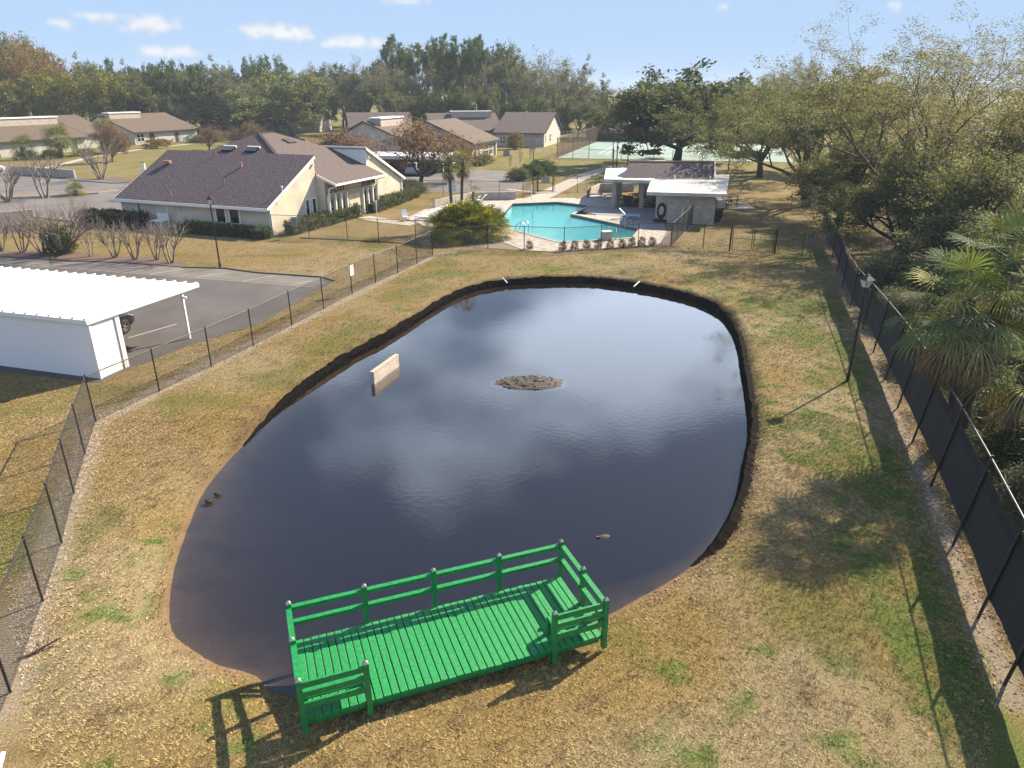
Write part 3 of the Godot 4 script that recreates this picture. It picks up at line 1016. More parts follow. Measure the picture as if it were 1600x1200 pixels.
func lantern_post(label: String, at: Vector3, h: float, lean := 0.0) -> Node3D:
	var t := thing("lamp_post", label, "lamp post", at)
	t.rotation.z = lean
	var b := MB.new()
	b.lathe([[0.075, -0.05], [0.075, 0.35], [0.05, 0.4], [0.042, h - 0.55], [0.06, h - 0.53], [0.06, h - 0.5], [0.0, h - 0.5]], Vector3.ZERO, 10)
	part(t, "pole", b.mesh(), M.black_metal)
	var frustum := func(r0: float, y0: float, r1: float, y1: float) -> MB:
		var m := MB.new()
		var p := []
		for q in [[r0, y0], [r1, y1]]:
			for s in [[-1, 1], [1, 1], [1, -1], [-1, -1]]:
				p.append(Vector3(s[0] * q[0], q[1], s[1] * q[0]))
		m.hexa(p)
		return m
	var lt := Node3D.new()
	lt.name = "lantern"
	t.add_child(lt)
	lt.rotation.y = 0.35
	part(lt, "glass", frustum.call(0.095, h - 0.49, 0.175, h - 0.2).mesh(), M.lamp_glass)
	var fm := MB.new()
	for s in [[-1, 1], [1, 1], [1, -1], [-1, -1]]:
		fm.tube(Vector3(s[0] * 0.1, h - 0.5, s[1] * 0.1), Vector3(s[0] * 0.182, h - 0.19, s[1] * 0.182), 0.011, 0.011, 4)
	part(lt, "frame", fm.mesh(), M.black_metal)
	part(lt, "hood", frustum.call(0.225, h - 0.2, 0.06, h - 0.03).mesh(), M.black_metal)
	var fi := MB.new()
	fi.lathe([[0.055, h - 0.04], [0.07, h - 0.01], [0.03, h + 0.02], [0.035, h + 0.05], [0.0, h + 0.08]], Vector3.ZERO, 8)
	part(lt, "finial", fi.mesh(), M.black_metal)
	return t


func flood_pole(label: String, at: Vector3, h: float, heads := 2) -> void:
	var t := thing("light_pole", label, "light pole", at)
	var b := MB.new()
	b.tube(Vector3(0, -0.1, 0), Vector3(0, h, 0), 0.09, 0.06, 8, true)
	part(t, "pole", b.mesh(), M.black_metal)
	if heads:
		var a := MB.new()
		a.box(Vector3(0, h - 0.1, 0), Vector3(1.3, 0.07, 0.07))
		part(t, "arm", a.mesh(), M.galvanised)
	for k in heads:
		var m := MB.new()
		var x := -0.55 + k * 1.1
		m.hexa([Vector3(x - 0.12, h - 0.05, 0.1), Vector3(x + 0.12, h - 0.05, 0.1), Vector3(x + 0.12, h, -0.15), Vector3(x - 0.12, h, -0.15), Vector3(x - 0.25, h + 0.2, 0.2), Vector3(x + 0.25, h + 0.2, 0.2), Vector3(x + 0.25, h + 0.35, -0.2), Vector3(x - 0.25, h + 0.35, -0.2)])
		part(t, "floodlight", m.mesh(), M.galvanised)


func lamps() -> void:
	lantern_post("black lantern post on the grass beside the black privacy screen", Vector3(13.7, 0, -27.0), 4.42)
	lantern_post("black lantern post at the parking lot's edge in front of the clubhouse", Vector3(-19.5, 0, -47.05), 4.65)
	lantern_post("black lantern post between the pool and the rear parking court shrubs", Vector3(2.4, 0, -83.6), 5.1)
	flood_pole("slim pole left of the pavilion roof, without a head", Vector3(12.5, 0, -92.0), 4.3, 0)
	flood_pole("dark floodlight pole in front of the tennis court left of the oak", Vector3(15.2, 0, -108.0), 5.4)
	flood_pole("pole in front of the left tennis court with a small box head", Vector3(17.4, 0, -129.0), 4.6, 1)
	flood_pole("slender pole behind the pavilion roof left of the oak trunk", Vector3(18.5, 0, -119.0), 4.8, 0)
	flood_pole("grey floodlight pole behind the pavilion right of the oak trunk", Vector3(31.5, 0, -108.0), 5.4)
	flood_pole("dark pole at the right tennis court under the tree branches", Vector3(38.5, 0, -124.0), 4.4, 1)
	# tennis court enclosure: tall rusty-brown mesh at the left, low fence along the front
	var v := func(a: Array, h: float, l: String, gap: float, p: float) -> void:
		chain_fence(l, resample(a, gap), h, p, 0.012, M.rust_wire, 0.05)
	v.call([[7.8, -129.6], [19.6, -172.5]], 3.3, "tall rusty mesh fence along the left side of the tennis courts", 5.0, 0.3)
	v.call([[7.8, -129.6], [13.2, -128.3]], 3.3, "tall mesh corner fence at the near left corner of the tennis courts", 2.8, 0.3)
	v.call([[19.6, -172.5], [33.0, -169.5], [58, -164.0]], 3.3, "tall dark mesh fence across the far end of the tennis courts", 5.0, 0.3)
	v.call([[13.2, -128.3], [24.0, -126.1]], 1.5, "low fence along the front of the left tennis court", 5.0, 0.4)
	v.call([[27.0, -125.5], [46, -121.5]], 1.5, "low fence along the front of the right tennis court", 5.0, 0.4)
	# utility pole before the far trees
	var t := thing("utility_pole", "pale utility pole standing before the dark trees behind the houses", "utility pole", Vector3(-34.8, 0, -210))
	var b := MB.new()
	b.tube(Vector3(0, 0, 0), Vector3(0, 12.5, 0), 0.22, 0.15, 8, true)
	part(t, "pole", b.mesh(), M.pale_bark)
	var c := MB.new()
	c.lathe([[0.35, 6.0], [0.35, 7.4], [0.0, 7.5]], Vector3(-0.6, 0, 0), 8)
	part(t, "transformer", c.mesh(), M.galvanised)
	var x := MB.new()
	x.box(Vector3(0, 11.6, 0), Vector3(2.4, 0.15, 0.15))
	part(t, "cross_arm", x.mesh(), M.pale_bark)


# ---------------------------------------------------------------- buildings
# every building has its own axes: a to the right along the front, h up, b away from the front

func L(a: float, h: float, b: float) -> Vector3:
	return Vector3(a, h, -b)


func face(p: Node3D, called: String, pts: Array, out: Vector3, t: float, m: Material) -> MeshInstance3D:
	var b := MB.new()
	b.wall(pts, out, t)
	return part(p, called, b.mesh(), m)


func siding(p: Node3D, poly: Array, o: Vector3, d: Vector3, out: Vector3, m: Material, course := 0.2) -> void:
	# lapped boards over an upright face; poly in (along d, height)
	var b := MB.new()
	var pl := pts2(poly)
	var top := 0.0
	for q in pl:
		top = maxf(top, q.y)
	var y := 0.0
	while y < top:
		var band := PackedVector2Array([Vector2(-60, y), Vector2(60, y), Vector2(60, y + course), Vector2(-60, y + course)])
		for piece in Geometry2D.intersect_polygons(pl, band):
			var tr := Geometry2D.triangulate_polygon(piece)
			var w := []
			for q in piece:
				w.append(o + d * q.x + Vector3(0, q.y, 0) + out * lerpf(0.02, 0.006, (q.y - y) / course))
			for i in range(0, tr.size(), 3):
				var k: Vector3 = (w[tr[i + 1]] - w[tr[i]]).cross(w[tr[i + 2]] - w[tr[i]])
				if k.dot(out) > 0.0:
					b.tri(w[tr[i]], w[tr[i + 1]], w[tr[i + 2]])
				else:
					b.tri(w[tr[i]], w[tr[i + 2]], w[tr[i + 1]])
			var lo := 1e9
			var hi := -1e9
			for q in piece:
				if absf(q.y - y) < 0.005:
					lo = minf(lo, q.x); hi = maxf(hi, q.x)
			if hi > lo:
				var c0 := o + d * lo + Vector3(0, y, 0)
				var c1 := o + d * hi + Vector3(0, y, 0)
				b.quad(c0, c1, c1 + out * 0.02, c0 + out * 0.02)
		y += course
	part(p, "siding", b.mesh(), m, Transform3D(), "stuff")


func window(p: Node3D, o: Vector3, d: Vector3, out: Vector3, w: float, h: float, frame: Material, nx := 1, ny := 1, glass: Material = null, bar := 0.07) -> MeshInstance3D:
	# o is the lower left corner on the wall's face
	var b := MB.new()
	var up := Vector3.UP
	var bs := Basis(d, up, out)
	for i in nx + 1:
		b.box(o + d * (w * i / nx) + up * h * 0.5 + out * 0.03, Vector3(bar, h + bar, 0.08), bs)
	for j in ny + 1:
		for i in nx:
			b.box(o + d * (w * (i + 0.5) / nx) + up * (h * j / ny) + out * 0.028, Vector3(w / nx - bar, bar, 0.074), bs)
	var f := part(p, "window", b.mesh(), frame)
	for i in nx:
		for j in ny:
			var g := MB.new()
			g.box(o + d * (w * (i + 0.5) / nx) + up * (h * (j + 0.5) / ny) + out * 0.012, Vector3(w / nx - bar * 0.9, h / ny - bar * 0.9, 0.02), bs)
			part(f, "pane", g.mesh(), glass if glass else M.dark_glass)
	return f


func plate(p: Node3D, called: String, c: Vector3, s: Vector3, m: Material, b := Basis()) -> MeshInstance3D:
	var k := MB.new()
	k.box(c, s, b)
	return part(p, called, k.mesh(), m)


func bar(p: Node3D, called: String, a: Vector3, b: Vector3, w: float, h: float, m: Material) -> MeshInstance3D:
	var k := MB.new()
	k.beam(a, b, w, h)
	return part(p, called, k.mesh(), m)


func roof(p: Node3D, called: String, q: Array, t: float, m: Material) -> MeshInstance3D:
	var k := MB.new()
	k.slab(q[0], q[1], q[2], q[3], t)
	return part(p, called, k.mesh(), m)


func pipe(p: Node3D, called: String, at: Vector3, r: float, h: float, m: Material) -> void:
	var k := MB.new()
	k.tube(at - Vector3(0, 0.15, 0), at + Vector3(0, h, 0), r, r, 8, true)
	part(p, called, k.mesh(), m)


func clubhouse() -> void:
	var t := thing("clubhouse", "cream clubhouse with two purple-brown shed roofs around a hipped centre", "clubhouse", Vector3(-19.52, 0, -58.41), deg_to_rad(-21))
	var X := Vector3.RIGHT
	var B := Vector3(0, 0, -1)
	var F := Vector3(0, 0, 1)
	# left wing
	face(t, "wall", [L(-15.8, 0, 0), L(0, 0, 0), L(0, 2.42, 0), L(-15.8, 2.42, 0)], F, 0.15, M.siding)
	siding(t, [[0.06, 0], [15.74, 0], [15.74, 2.4], [0.06, 2.4]], L(-15.8, 0, 0), X, F, M.siding)
	face(t, "gable_wall", [L(0, 0, 0.16), L(0, 0, 6.5), L(0, 5.55, 6.5), L(0, 5.6, 6.35), L(0, 2.42, 0.16)], X, 0.15, M.siding)
	siding(t, [[0.05, 0], [6.5, 0], [6.5, 5.5], [6.38, 5.55], [0.05, 2.34]], L(0, 0, 0), B, X, M.siding)
	face(t, "wall", [L(-15.8, 0, 6.4), L(-15.8, 0, 0.16), L(-15.8, 2.42, 0.16), L(-15.8, 5.6, 6.35)], -X, 0.15, M.siding)
	face(t, "wall", [L(0, 3.3, 6.5), L(-15.8, 3.3, 6.5), L(-15.8, 5.62, 6.5), L(0, 5.62, 6.5)], B, 0.12, M.siding)
	plate(t, "corner_trim", L(0.03, 1.2, 0), Vector3(0.14, 2.4, 0.14), M.trim)
	plate(t, "corner_trim", L(-15.83, 1.2, 0), Vector3(0.14, 2.4, 0.14), M.trim)
	for a in [-13.9, -10.7]:
		plate(t, "wall_batten", L(a, 1.2, -0.05), Vector3(0.1, 2.38, 0.04), M.tinted_frame if a < -13 else M.trim)
	plate(t, "door", L(-10.1, 1.03, -0.04), Vector3(0.95, 2.06, 0.06), M.siding)
	plate(t, "door_trim", L(-9.5, 1.1, -0.05), Vector3(0.1, 2.3, 0.06), M.trim)
	for a in [-5.5, -4.1]:
		window(t, L(a, 0.72, -0.02), X, F, 1.05, 1.25, M.trim, 1, 1, M.dark_glass, 0.14)
	for b in [4.65, 5.62]:
		window(t, L(0.02, 0.82, b), B, X, 0.55, 1.4, M.trim, 1, 1, M.dark_glass, 0.1)
	var wr := roof(t, "roof", [L(-16.15, 2.25, -0.45), L(0.16, 2.25, -0.45), L(0.16, 5.78, 6.45), L(-16.15, 5.78, 6.45)], 0.12, M.shingle_dark)
	bar(t, "fascia", L(-16.17, 2.1, -0.5), L(0.18, 2.1, -0.5), 0.06, 0.24, M.trim)
	bar(t, "rake_board", L(0.2, 2.12, -0.48), L(0.2, 5.62, 6.45), 0.06, 0.2, M.trim)
	bar(t, "rake_board", L(-16.19, 2.12, -0.48), L(-16.19, 5.62, 6.45), 0.06, 0.2, M.trim)
	pipe(wr, "vent_pipe", L(-6.09, 4.75, 4.45), 0.11, 0.42, M.terracotta)
	pipe(wr, "vent_pipe", L(-6.07, 3.55, 2.1), 0.05, 0.5, M.pale_bark)
	pipe(wr, "vent_pipe", L(-10.23, 2.6, 0.2), 0.04, 0.5, M.terracotta)
	pipe(wr, "vent_pipe", L(-10.05, 5.5, 5.9), 0.05, 0.45, M.pale_bark)
	plate(wr, "ridge_vent", L(-14.3, 4.95, 4.35), Vector3(0.75, 0.22, 0.3), M.terracotta)
	plate(wr, "vent_leg", L(-14.3, 4.75, 4.35), Vector3(0.3, 0.5, 0.15), M.tinted_frame)
	pipe(t, "mast", L(0.3, 2.9, 1.5), 0.025, 0.75, M.plastic_white)
	plate(t, "mast_head", L(0.3, 3.7, 1.5), Vector3(0.12, 0.12, 0.12), M.plastic_white)
	plate(t, "floodlight", L(0.12, 5.0, 6.2), Vector3(0.16, 0.14, 0.14), M.trim)
	# the hipped centre
	var c := MB.new()
	var fr := func(a: float) -> float: return 3.42 + (2.0 - a) * 0.383
	var P := [L(2, 3.42, 6.56), L(2, 3.42, 14.86), L(-3.87, fr.call(-3.87), 14.86), L(-8, 7.25, 11.6), L(-8, 7.25, 9.67), L(-3.87, fr.call(-3.87), 6.56)]
	c.tri(P[0], P[1], P[2]); c.tri(P[0], P[2], P[5]); c.tri(P[5], P[2], P[3]); c.tri(P[5], P[3], P[4])
	var R := [L(-12.1, 5.67, 6.56), L(-12.1, 5.67, 14.86)]
	c.tri(P[5], P[4], R[0]); c.tri(P[2], R[1], P[3])
	c.tri(P[4], P[3], R[1]); c.tri(P[4], R[1], R[0])
	var e := [L(-18, 3.42, 6.56), L(-18, 3.42, 14.86)]
	c.quad(R[0], R[1], e[1], e[0])
	# underside, so that the roof is a body
	var dn := Vector3(0, -0.12, 0)
	c.tri(P[1] + dn, P[0] + dn, P[5] + dn); c.tri(P[1] + dn, P[5] + dn, P[2] + dn)
	c.quad(P[0] + dn, P[1] + dn, P[1], P[0])
	var cr := part(t, "roof", c.mesh(), M.shingle_brown)
	bar(t, "ridge_cap", P[4] + Vector3(0, 0.02, 0), P[5] + Vector3(0, 0.02, 0), 0.28, 0.05, M.tinted_frame)
	bar(t, "ridge_cap", P[3] + Vector3(0, 0.02, 0), P[4] + Vector3(0, 0.02, 0), 0.28, 0.05, M.shingle_brown)
	var sl := Basis(X, -atan(0.475))
	for a in [-9.4, -6.75]:
		plate(cr, "skylight", L(a, 6.0, 6.85), Vector3(1.2, 0.16, 0.62), M.dark_glass, Basis(X, 0.44))
		plate(cr, "skylight_flashing", L(a, 6.2, 7.2), Vector3(1.35, 0.18, 0.14), M.trim, Basis(X, 0.44))
	plate(cr, "skylight", L(-5.97, 6.52, 11.28), Vector3(0.9, 0.14, 1.1), M.tinted_frame, Basis(Vector3(0, 0, 1), -0.366))
	bar(t, "gutter", L(2.05, 3.33, 6.4), L(2.05, 3.33, 15.1), 0.12, 0.17, M.trim)
	bar(t, "rake_board", L(0.12, 4.06, 6.5), L(2.1, 3.3, 6.5), 0.06, 0.2, M.trim)
	bar(t, "rake_board", L(0.12, 4.06, 14.92), L(2.1, 3.3, 14.92), 0.06, 0.2, M.trim)
	for s in [[L(2.0, 3.2, 6.6), L(1.2, 2.95, 6.62)], [L(2.0, 3.2, 14.9), L(1.2, 2.95, 14.7)]]:
		var dsp := MB.new()
		dsp.beam(s[0], s[1], 0.09, 0.08, Vector3(0.3, 1, 0.2))
		dsp.beam(s[1] + Vector3(0, 0.03, 0), Vector3(s[1].x, 0.1, s[1].z), 0.09, 0.08, Vector3(0.3, 0.2, 0.2))
		part(t, "downspout", dsp.mesh(), M.trim)
	# entrance front, set back under the eave
	var fa := 1.0
	face(t, "entrance_wall", [L(fa, 0, 6.5), L(fa, 0, 14.85), L(fa, 3.66, 14.85), L(fa, 3.66, 6.5)], X, 0.12, M.pale_wood)
	face(t, "wall", [L(0, 0, 6.5), L(fa, 0, 6.5), L(fa, 3.66, 6.5), L(0, 4.02, 6.5)], F, 0.05, M.siding)
	face(t, "wall", [L(fa, 0, 14.85), L(0, 0, 14.85), L(0, 4.02, 14.85), L(fa, 3.66, 14.85)], B, 0.05, M.siding)
	for b in [6.85, 7.75, 8.65, 12.3, 13.15, 14.0]:
		window(t, L(fa + 0.02, 0.12, b), B, X, 0.55, 2.1, M.pale_wood, 1, 1, M.dark_glass, 0.12)
		window(t, L(fa + 0.02, 2.62, b), B, X, 0.5, 0.5, M.tinted_frame, 1, 1, M.dark_glass, 0.06)
	for b in [6.6, 7.57, 8.47, 9.4, 12.12, 12.98, 13.83, 14.72]:
		plate(t, "pilaster", L(fa + 0.12, 1.2, b), Vector3(0.24, 2.4, 0.14), M.siding_white)
	plate(t, "transom", L(fa + 0.07, 2.45, 10.68), Vector3(0.14, 0.16, 8.2), M.pale_wood)
	plate(t, "transom_panel", L(fa + 0.04, 2.95, 10.75), Vector3(0.08, 0.6, 1.9), M.pale_wood)
	for k in 2:
		var dr := plate(t, "door", L(fa + 0.05, 1.05, 10.3 + k * 0.92), Vector3(0.07, 2.1, 0.88), M.door_cream)
		plate(dr, "handle", L(fa + 0.13, 1.0, 10.55 + k * 0.42), Vector3(0.06, 0.5, 0.08), M.tinted_frame)
	# right wing
	face(t, "gable_wall", [L(0, 0, 14.95), L(0, 0, 21.5), L(0, 2.55, 21.5), L(0, 5.72, 14.95)], X, 0.15, M.siding)
	siding(t, [[0.0, 0], [6.5, 0], [6.5, 2.55], [0.0, 5.7]], L(0, 0, 14.95), B, X, M.siding)
	face(t, "wall", [L(-15, 3.0, 14.9), L(0.02, 3.0, 14.9), L(0.02, 5.74, 14.9), L(-15, 5.74, 14.9)], F, 0.12, M.siding_white)
	siding(t, [[6, 3.2], [14.98, 3.2], [14.98, 5.7], [6, 5.7]], L(-15, 0, 14.9), X, F, M.siding_white)
	face(t, "wall", [L(0, 0, 21.5), L(-15, 0, 21.5), L(-15, 2.5, 21.5), L(0, 2.5, 21.5)], B, 0.15, M.siding)
	face(t, "wall", [L(-15, 0, 21.5), L(-15, 0, 14.95), L(-15, 5.7, 14.95), L(-15, 2.5, 21.5)], -X, 0.15, M.siding)
	roof(t, "roof", [L(-15.3, 5.87, 14.75), L(0.2, 5.87, 14.75), L(0.2, 2.35, 22.0), L(-15.3, 2.35, 22.0)].duplicate(), 0.14, M.shingle_dark)
	bar(t, "ridge_cap", L(-15.3, 5.84, 14.72), L(0.22, 5.84, 14.72), 0.08, 0.16, M.trim)
	bar(t, "rake_board", L(0.24, 5.74, 14.72), L(0.24, 2.22, 22.0), 0.06, 0.24, M.trim)
	window(t, L(0.02, 0.82, 15.75), B, X, 0.5, 1.2, M.trim, 1, 1, M.dark_glass, 0.1)
	plate(t, "wall_lamp", L(0.12, 4.9, 15.2), Vector3(0.14, 0.16, 0.14), M.trim)
	plate(t, "corner_trim", L(0.03, 1.25, 21.5), Vector3(0.14, 2.5, 0.14), M.trim)
	face(t, "wall", [L(-15.8, 0, 15), L(-15.8, 0, 6.5), L(-15.8, 4.0, 6.5), L(-15.8, 4.0, 15)], -X, 0.15, M.siding)


func carport() -> void:
	var t := thing("carport", "white carport with ribbed metal roof and lapped rear wall at the left", "carport", Vector3(-16.9, 0, -27.2), deg_to_rad(-16.5))
	var X := Vector3.RIGHT
	var B := Vector3(0, 0, -1)
	var F := Vector3(0, 0, 1)
	var w := 20.0
	face(t, "rear_wall", [L(-w, 0, 0), L(0, 0, 0), L(0, 2.5, 0), L(-w, 2.5, 0)], F, 0.06, M.siding_white)
	siding(t, [[0, 0.02], [w, 0.02], [w, 2.48], [0, 2.48]], L(-w, 0, 0), X, F, M.siding_white, 0.2)
	face(t, "end_wall", [L(0, 0, 0.06), L(0, 0, 1.25), L(0, 2.5, 1.25), L(0, 2.5, 0.06)], X, 0.05, M.siding_white)
	siding(t, [[0.0, 0.02], [1.25, 0.02], [1.25, 2.48], [0.0, 2.48]], L(0, 0, 0), B, X, M.siding_white, 0.2)
	face(t, "closet_wall", [L(0, 0, 1.25), L(-w, 0, 1.25), L(-w, 2.45, 1.25), L(0, 2.45, 1.25)], B, 0.05, M.siding_white)
	plate(t, "corner_trim", L(0.02, 1.25, 0.0), Vector3(0.09, 2.5, 0.09), M.trim)
	plate(t, "post", L(0.0, 1.24, 1.45), Vector3(0.1, 2.48, 0.1), M.trim)
	plate(t, "post", L(0.02, 1.24, 1.3), Vector3(0.1, 2.48, 0.06), M.trim)
	for a in [0.0, -6.2, -12.4, -18.6]:
		plate(t, "post", L(a, 1.2, 5.35), Vector3(0.09, 2.4, 0.09), M.trim)
	plate(t, "lamp_bracket", L(0.12, 2.05, 5.35), Vector3(0.2, 0.08, 0.08), M.trim)
	bar(t, "beam", L(-w, 2.37, 5.35), L(0, 2.37, 5.35), 0.1, 0.14, M.trim)
	# roof: pressed pans with an upturned lip on one side, so that the front edge reads as a row of teeth
	var pan := MB.new()
	var pw := 0.6
	var prof := [[0.0, 0.02], [0.03, 0.0], [pw - 0.14, 0.035], [pw - 0.05, 0.1], [pw, 0.105]]
	for i in prof.size() - 1:
		var x0: float = prof[i][0]
		var x1: float = prof[i + 1][0]
		var y0: float = prof[i][1]
		var y1: float = prof[i + 1][1]
		var f := L(x0, 2.53 + y0, -0.12)
		var g := L(x1, 2.53 + y1, -0.12)
		pan.slab(f, g, L(x1, 2.42 + y1, 6.4), L(x0, 2.42 + y0, 6.4), 0.02)
	pan.quad(L(pw, 2.53, -0.12), L(pw, 2.42, 6.4), L(pw, 2.525, 6.4), L(pw, 2.635, -0.12))
	pan.quad(L(pw - 0.01, 2.42, 6.4), L(pw - 0.01, 2.53, -0.12), L(pw - 0.01, 2.635, -0.12), L(pw - 0.01, 2.525, 6.4))
	var pm := pan.mesh()
	for i in 33:
		part(t, "roof_panel", pm, M.roof_white, Transform3D(Basis(), Vector3(0.06 - (i + 1) * pw, 0, 0)))
	bar(t, "fascia", L(-w, 2.49, -0.16), L(0.14, 2.49, -0.16), 0.05, 0.16, M.trim)
	bar(t, "fascia", L(0.11, 2.48, -0.16), L(0.11, 2.38, 6.42), 0.05, 0.2, M.trim)
	# the far carport by the rear court
	var r := thing("carport", "low white carport before the middle houses sheltering parked cars", "carport", Vector3(-24, 0, -105.2), deg_to_rad(-10))
	roof(r, "roof", [L(-1, 2.4, 0), L(15.2, 2.4, 0), L(15.2, 2.55, 6.0), L(-1, 2.55, 6.0)], 0.12, M.roof_white)
	bar(r, "fascia", L(-1, 2.25, -0.04), L(15.25, 2.25, -0.04), 0.06, 0.42, M.trim)
	face(r, "rear_wall", [L(-1, 0, 5.8), L(15, 0, 5.8), L(15, 2.4, 5.8), L(-1, 2.4, 5.8)], F, 0.1, M.stucco_shaded)
	face(r, "end_wall", [L(15.0, 0, 4.2), L(15.0, 0, 5.7), L(15.0, 2.3, 5.7), L(15.0, 2.3, 4.2)], X, 0.1, M.siding_white)
	for a in [0.0, 4.8, 9.6, 14.6]:
		plate(r, "post", L(a, 1.15, 0.4), Vector3(0.12, 2.3, 0.12), M.trim)


func pool_house() -> void:
	var t := thing("pool_house", "pool pavilion with white flat roofs and a purple shingled mansard", "pavilion")
	var walls := MB.new()
	walls.prism(pts2([[13.9, -63.9], [17.7, -63.3], [19.4, -72.0], [14.6, -72.2], [13.35, -67.6]]), 0, 2.5)
	part(t, "wall", walls.mesh(), M.stucco)
	var rear := MB.new()
	rear.prism(pts2([[14.6, -76.5], [20.6, -76.0], [21.3, -79.5], [14.2, -80.5]]), 0, 2.45)
	part(t, "wall", rear.mesh(), M.stucco)
	var lowwall := MB.new()
	lowwall.prism(pts2([[8.2, -80.2], [8.35, -80.35], [10.2, -85.0], [14.2, -85.6], [14.2, -85.8], [10.05, -85.25]]), 0, 0.95)
	part(t, "garden_wall", lowwall.mesh(), M.stucco)
	# flat roofs with a deep fascia; the front one lies a little lower
	var r1 := MB.new()
	r1.prism(pts2([[11.7, -63.7], [18.25, -62.3], [22.7, -77.2], [21.0, -77.6], [19.6, -72.9], [13.8, -73.2]]), 2.5, 2.78)
	part(t, "flat_roof", r1.mesh(), M.roof_membrane)
	var r2 := MB.new()
	r2.prism(pts2([[9.05, -72.6], [13.55, -71.6], [14.2, -73.4], [19.5, -73.1], [21.9, -81.5], [12.6, -83.6], [10.5, -83.0]]), 2.55, 2.85)
	part(t, "flat_roof", r2.mesh(), M.roof_membrane)
	var ms := MB.new()
	var q := [Vector3(11.1, 2.86, -73.6), Vector3(20.0, 2.86, -73.2), Vector3(21.2, 2.86, -80.6), Vector3(12.6, 2.86, -81.3), Vector3(12.0, 4.15, -76.2), Vector3(20.6, 4.15, -75.8), Vector3(20.9, 4.15, -77.2), Vector3(12.3, 4.15, -77.6)]
	ms.hexa(q)
	part(t, "mansard_roof", ms.mesh(), M.shingle_dark)
	bar(t, "rake_board", Vector3(20.1, 2.95, -73.1), Vector3(20.68, 4.15, -75.75), 0.14, 0.14, M.trim)
	bar(t, "ridge_cap", Vector3(12.0, 4.2, -76.3), Vector3(20.65, 4.2, -75.9), 0.2, 0.08, M.tan_wood)
	pipe(t, "vent_pipe", Vector3(16.1, 2.8, -73.0), 0.07, 0.4, M.plastic_white)
	pipe(t, "vent_pipe", Vector3(19.5, 2.8, -72.6), 0.07, 0.35, M.plastic_white)
	for p in [[10.15, -73.0], [12.85, -72.7], [10.7, -75.6], [11.3, -78.0], [11.9, -80.6], [13.6, -76.4], [14.0, -80.0]]:
		plate(t, "post", Vector3(p[0], 1.28, p[1]), Vector3(0.34, 2.55, 0.34), M.stucco)
	pipe(t, "white_pipe", Vector3(14.9, 0.0, -63.4), 0.035, 1.55, M.plastic_white)
	for x in [16.0, 16.28, 16.9, 17.12]:
		plate(t, "wall_vent", Vector3(x, 0.2, -63.62 + (x - 16.0) * 0.158), Vector3(0.15, 0.14, 0.06), M.rubber, Basis(Vector3.UP, 0.157))
	plate(t, "side_door", Vector3(17.95, 1.05, -64.3), Vector3(0.06, 2.1, 0.9), M.tinted_frame, Basis(Vector3.UP, -0.195))
	# the coiled hose on the block's corner wall
	var h := thing("hose", "black hose coiled on the pavilion's left wall corner", "hose", Vector3(13.35, 0, -64.9))
	var hb := MB.new()
	for k in 5:
		var rr := 0.34 + k * 0.05
		for i in 20:
			var a0 := TAU * i / 20
			var a1 := TAU * (i + 1) / 20
			hb.tube(Vector3(sin(a0) * rr * 0.75, 1.0 + cos(a0) * rr * 1.3, 0.03 * k), Vector3(sin(a1) * rr * 0.75, 1.0 + cos(a1) * rr * 1.3, 0.03 * k), 0.035, 0.035, 5)
	for k in 4:
		for i in 18:
			var a0 := TAU * i / 18
			var a1 := TAU * (i + 1) / 18
			var rr := 0.4 + 0.07 * k
			hb.tube(Vector3(-0.15 + sin(a0) * rr, 0.05 + k * 0.05, 0.25 + cos(a0) * rr * 0.7), Vector3(-0.15 + sin(a1) * rr, 0.05 + k * 0.05, 0.25 + cos(a1) * rr * 0.7), 0.035, 0.035, 5)
	part(h, "coil", hb.mesh(), M.rubber)


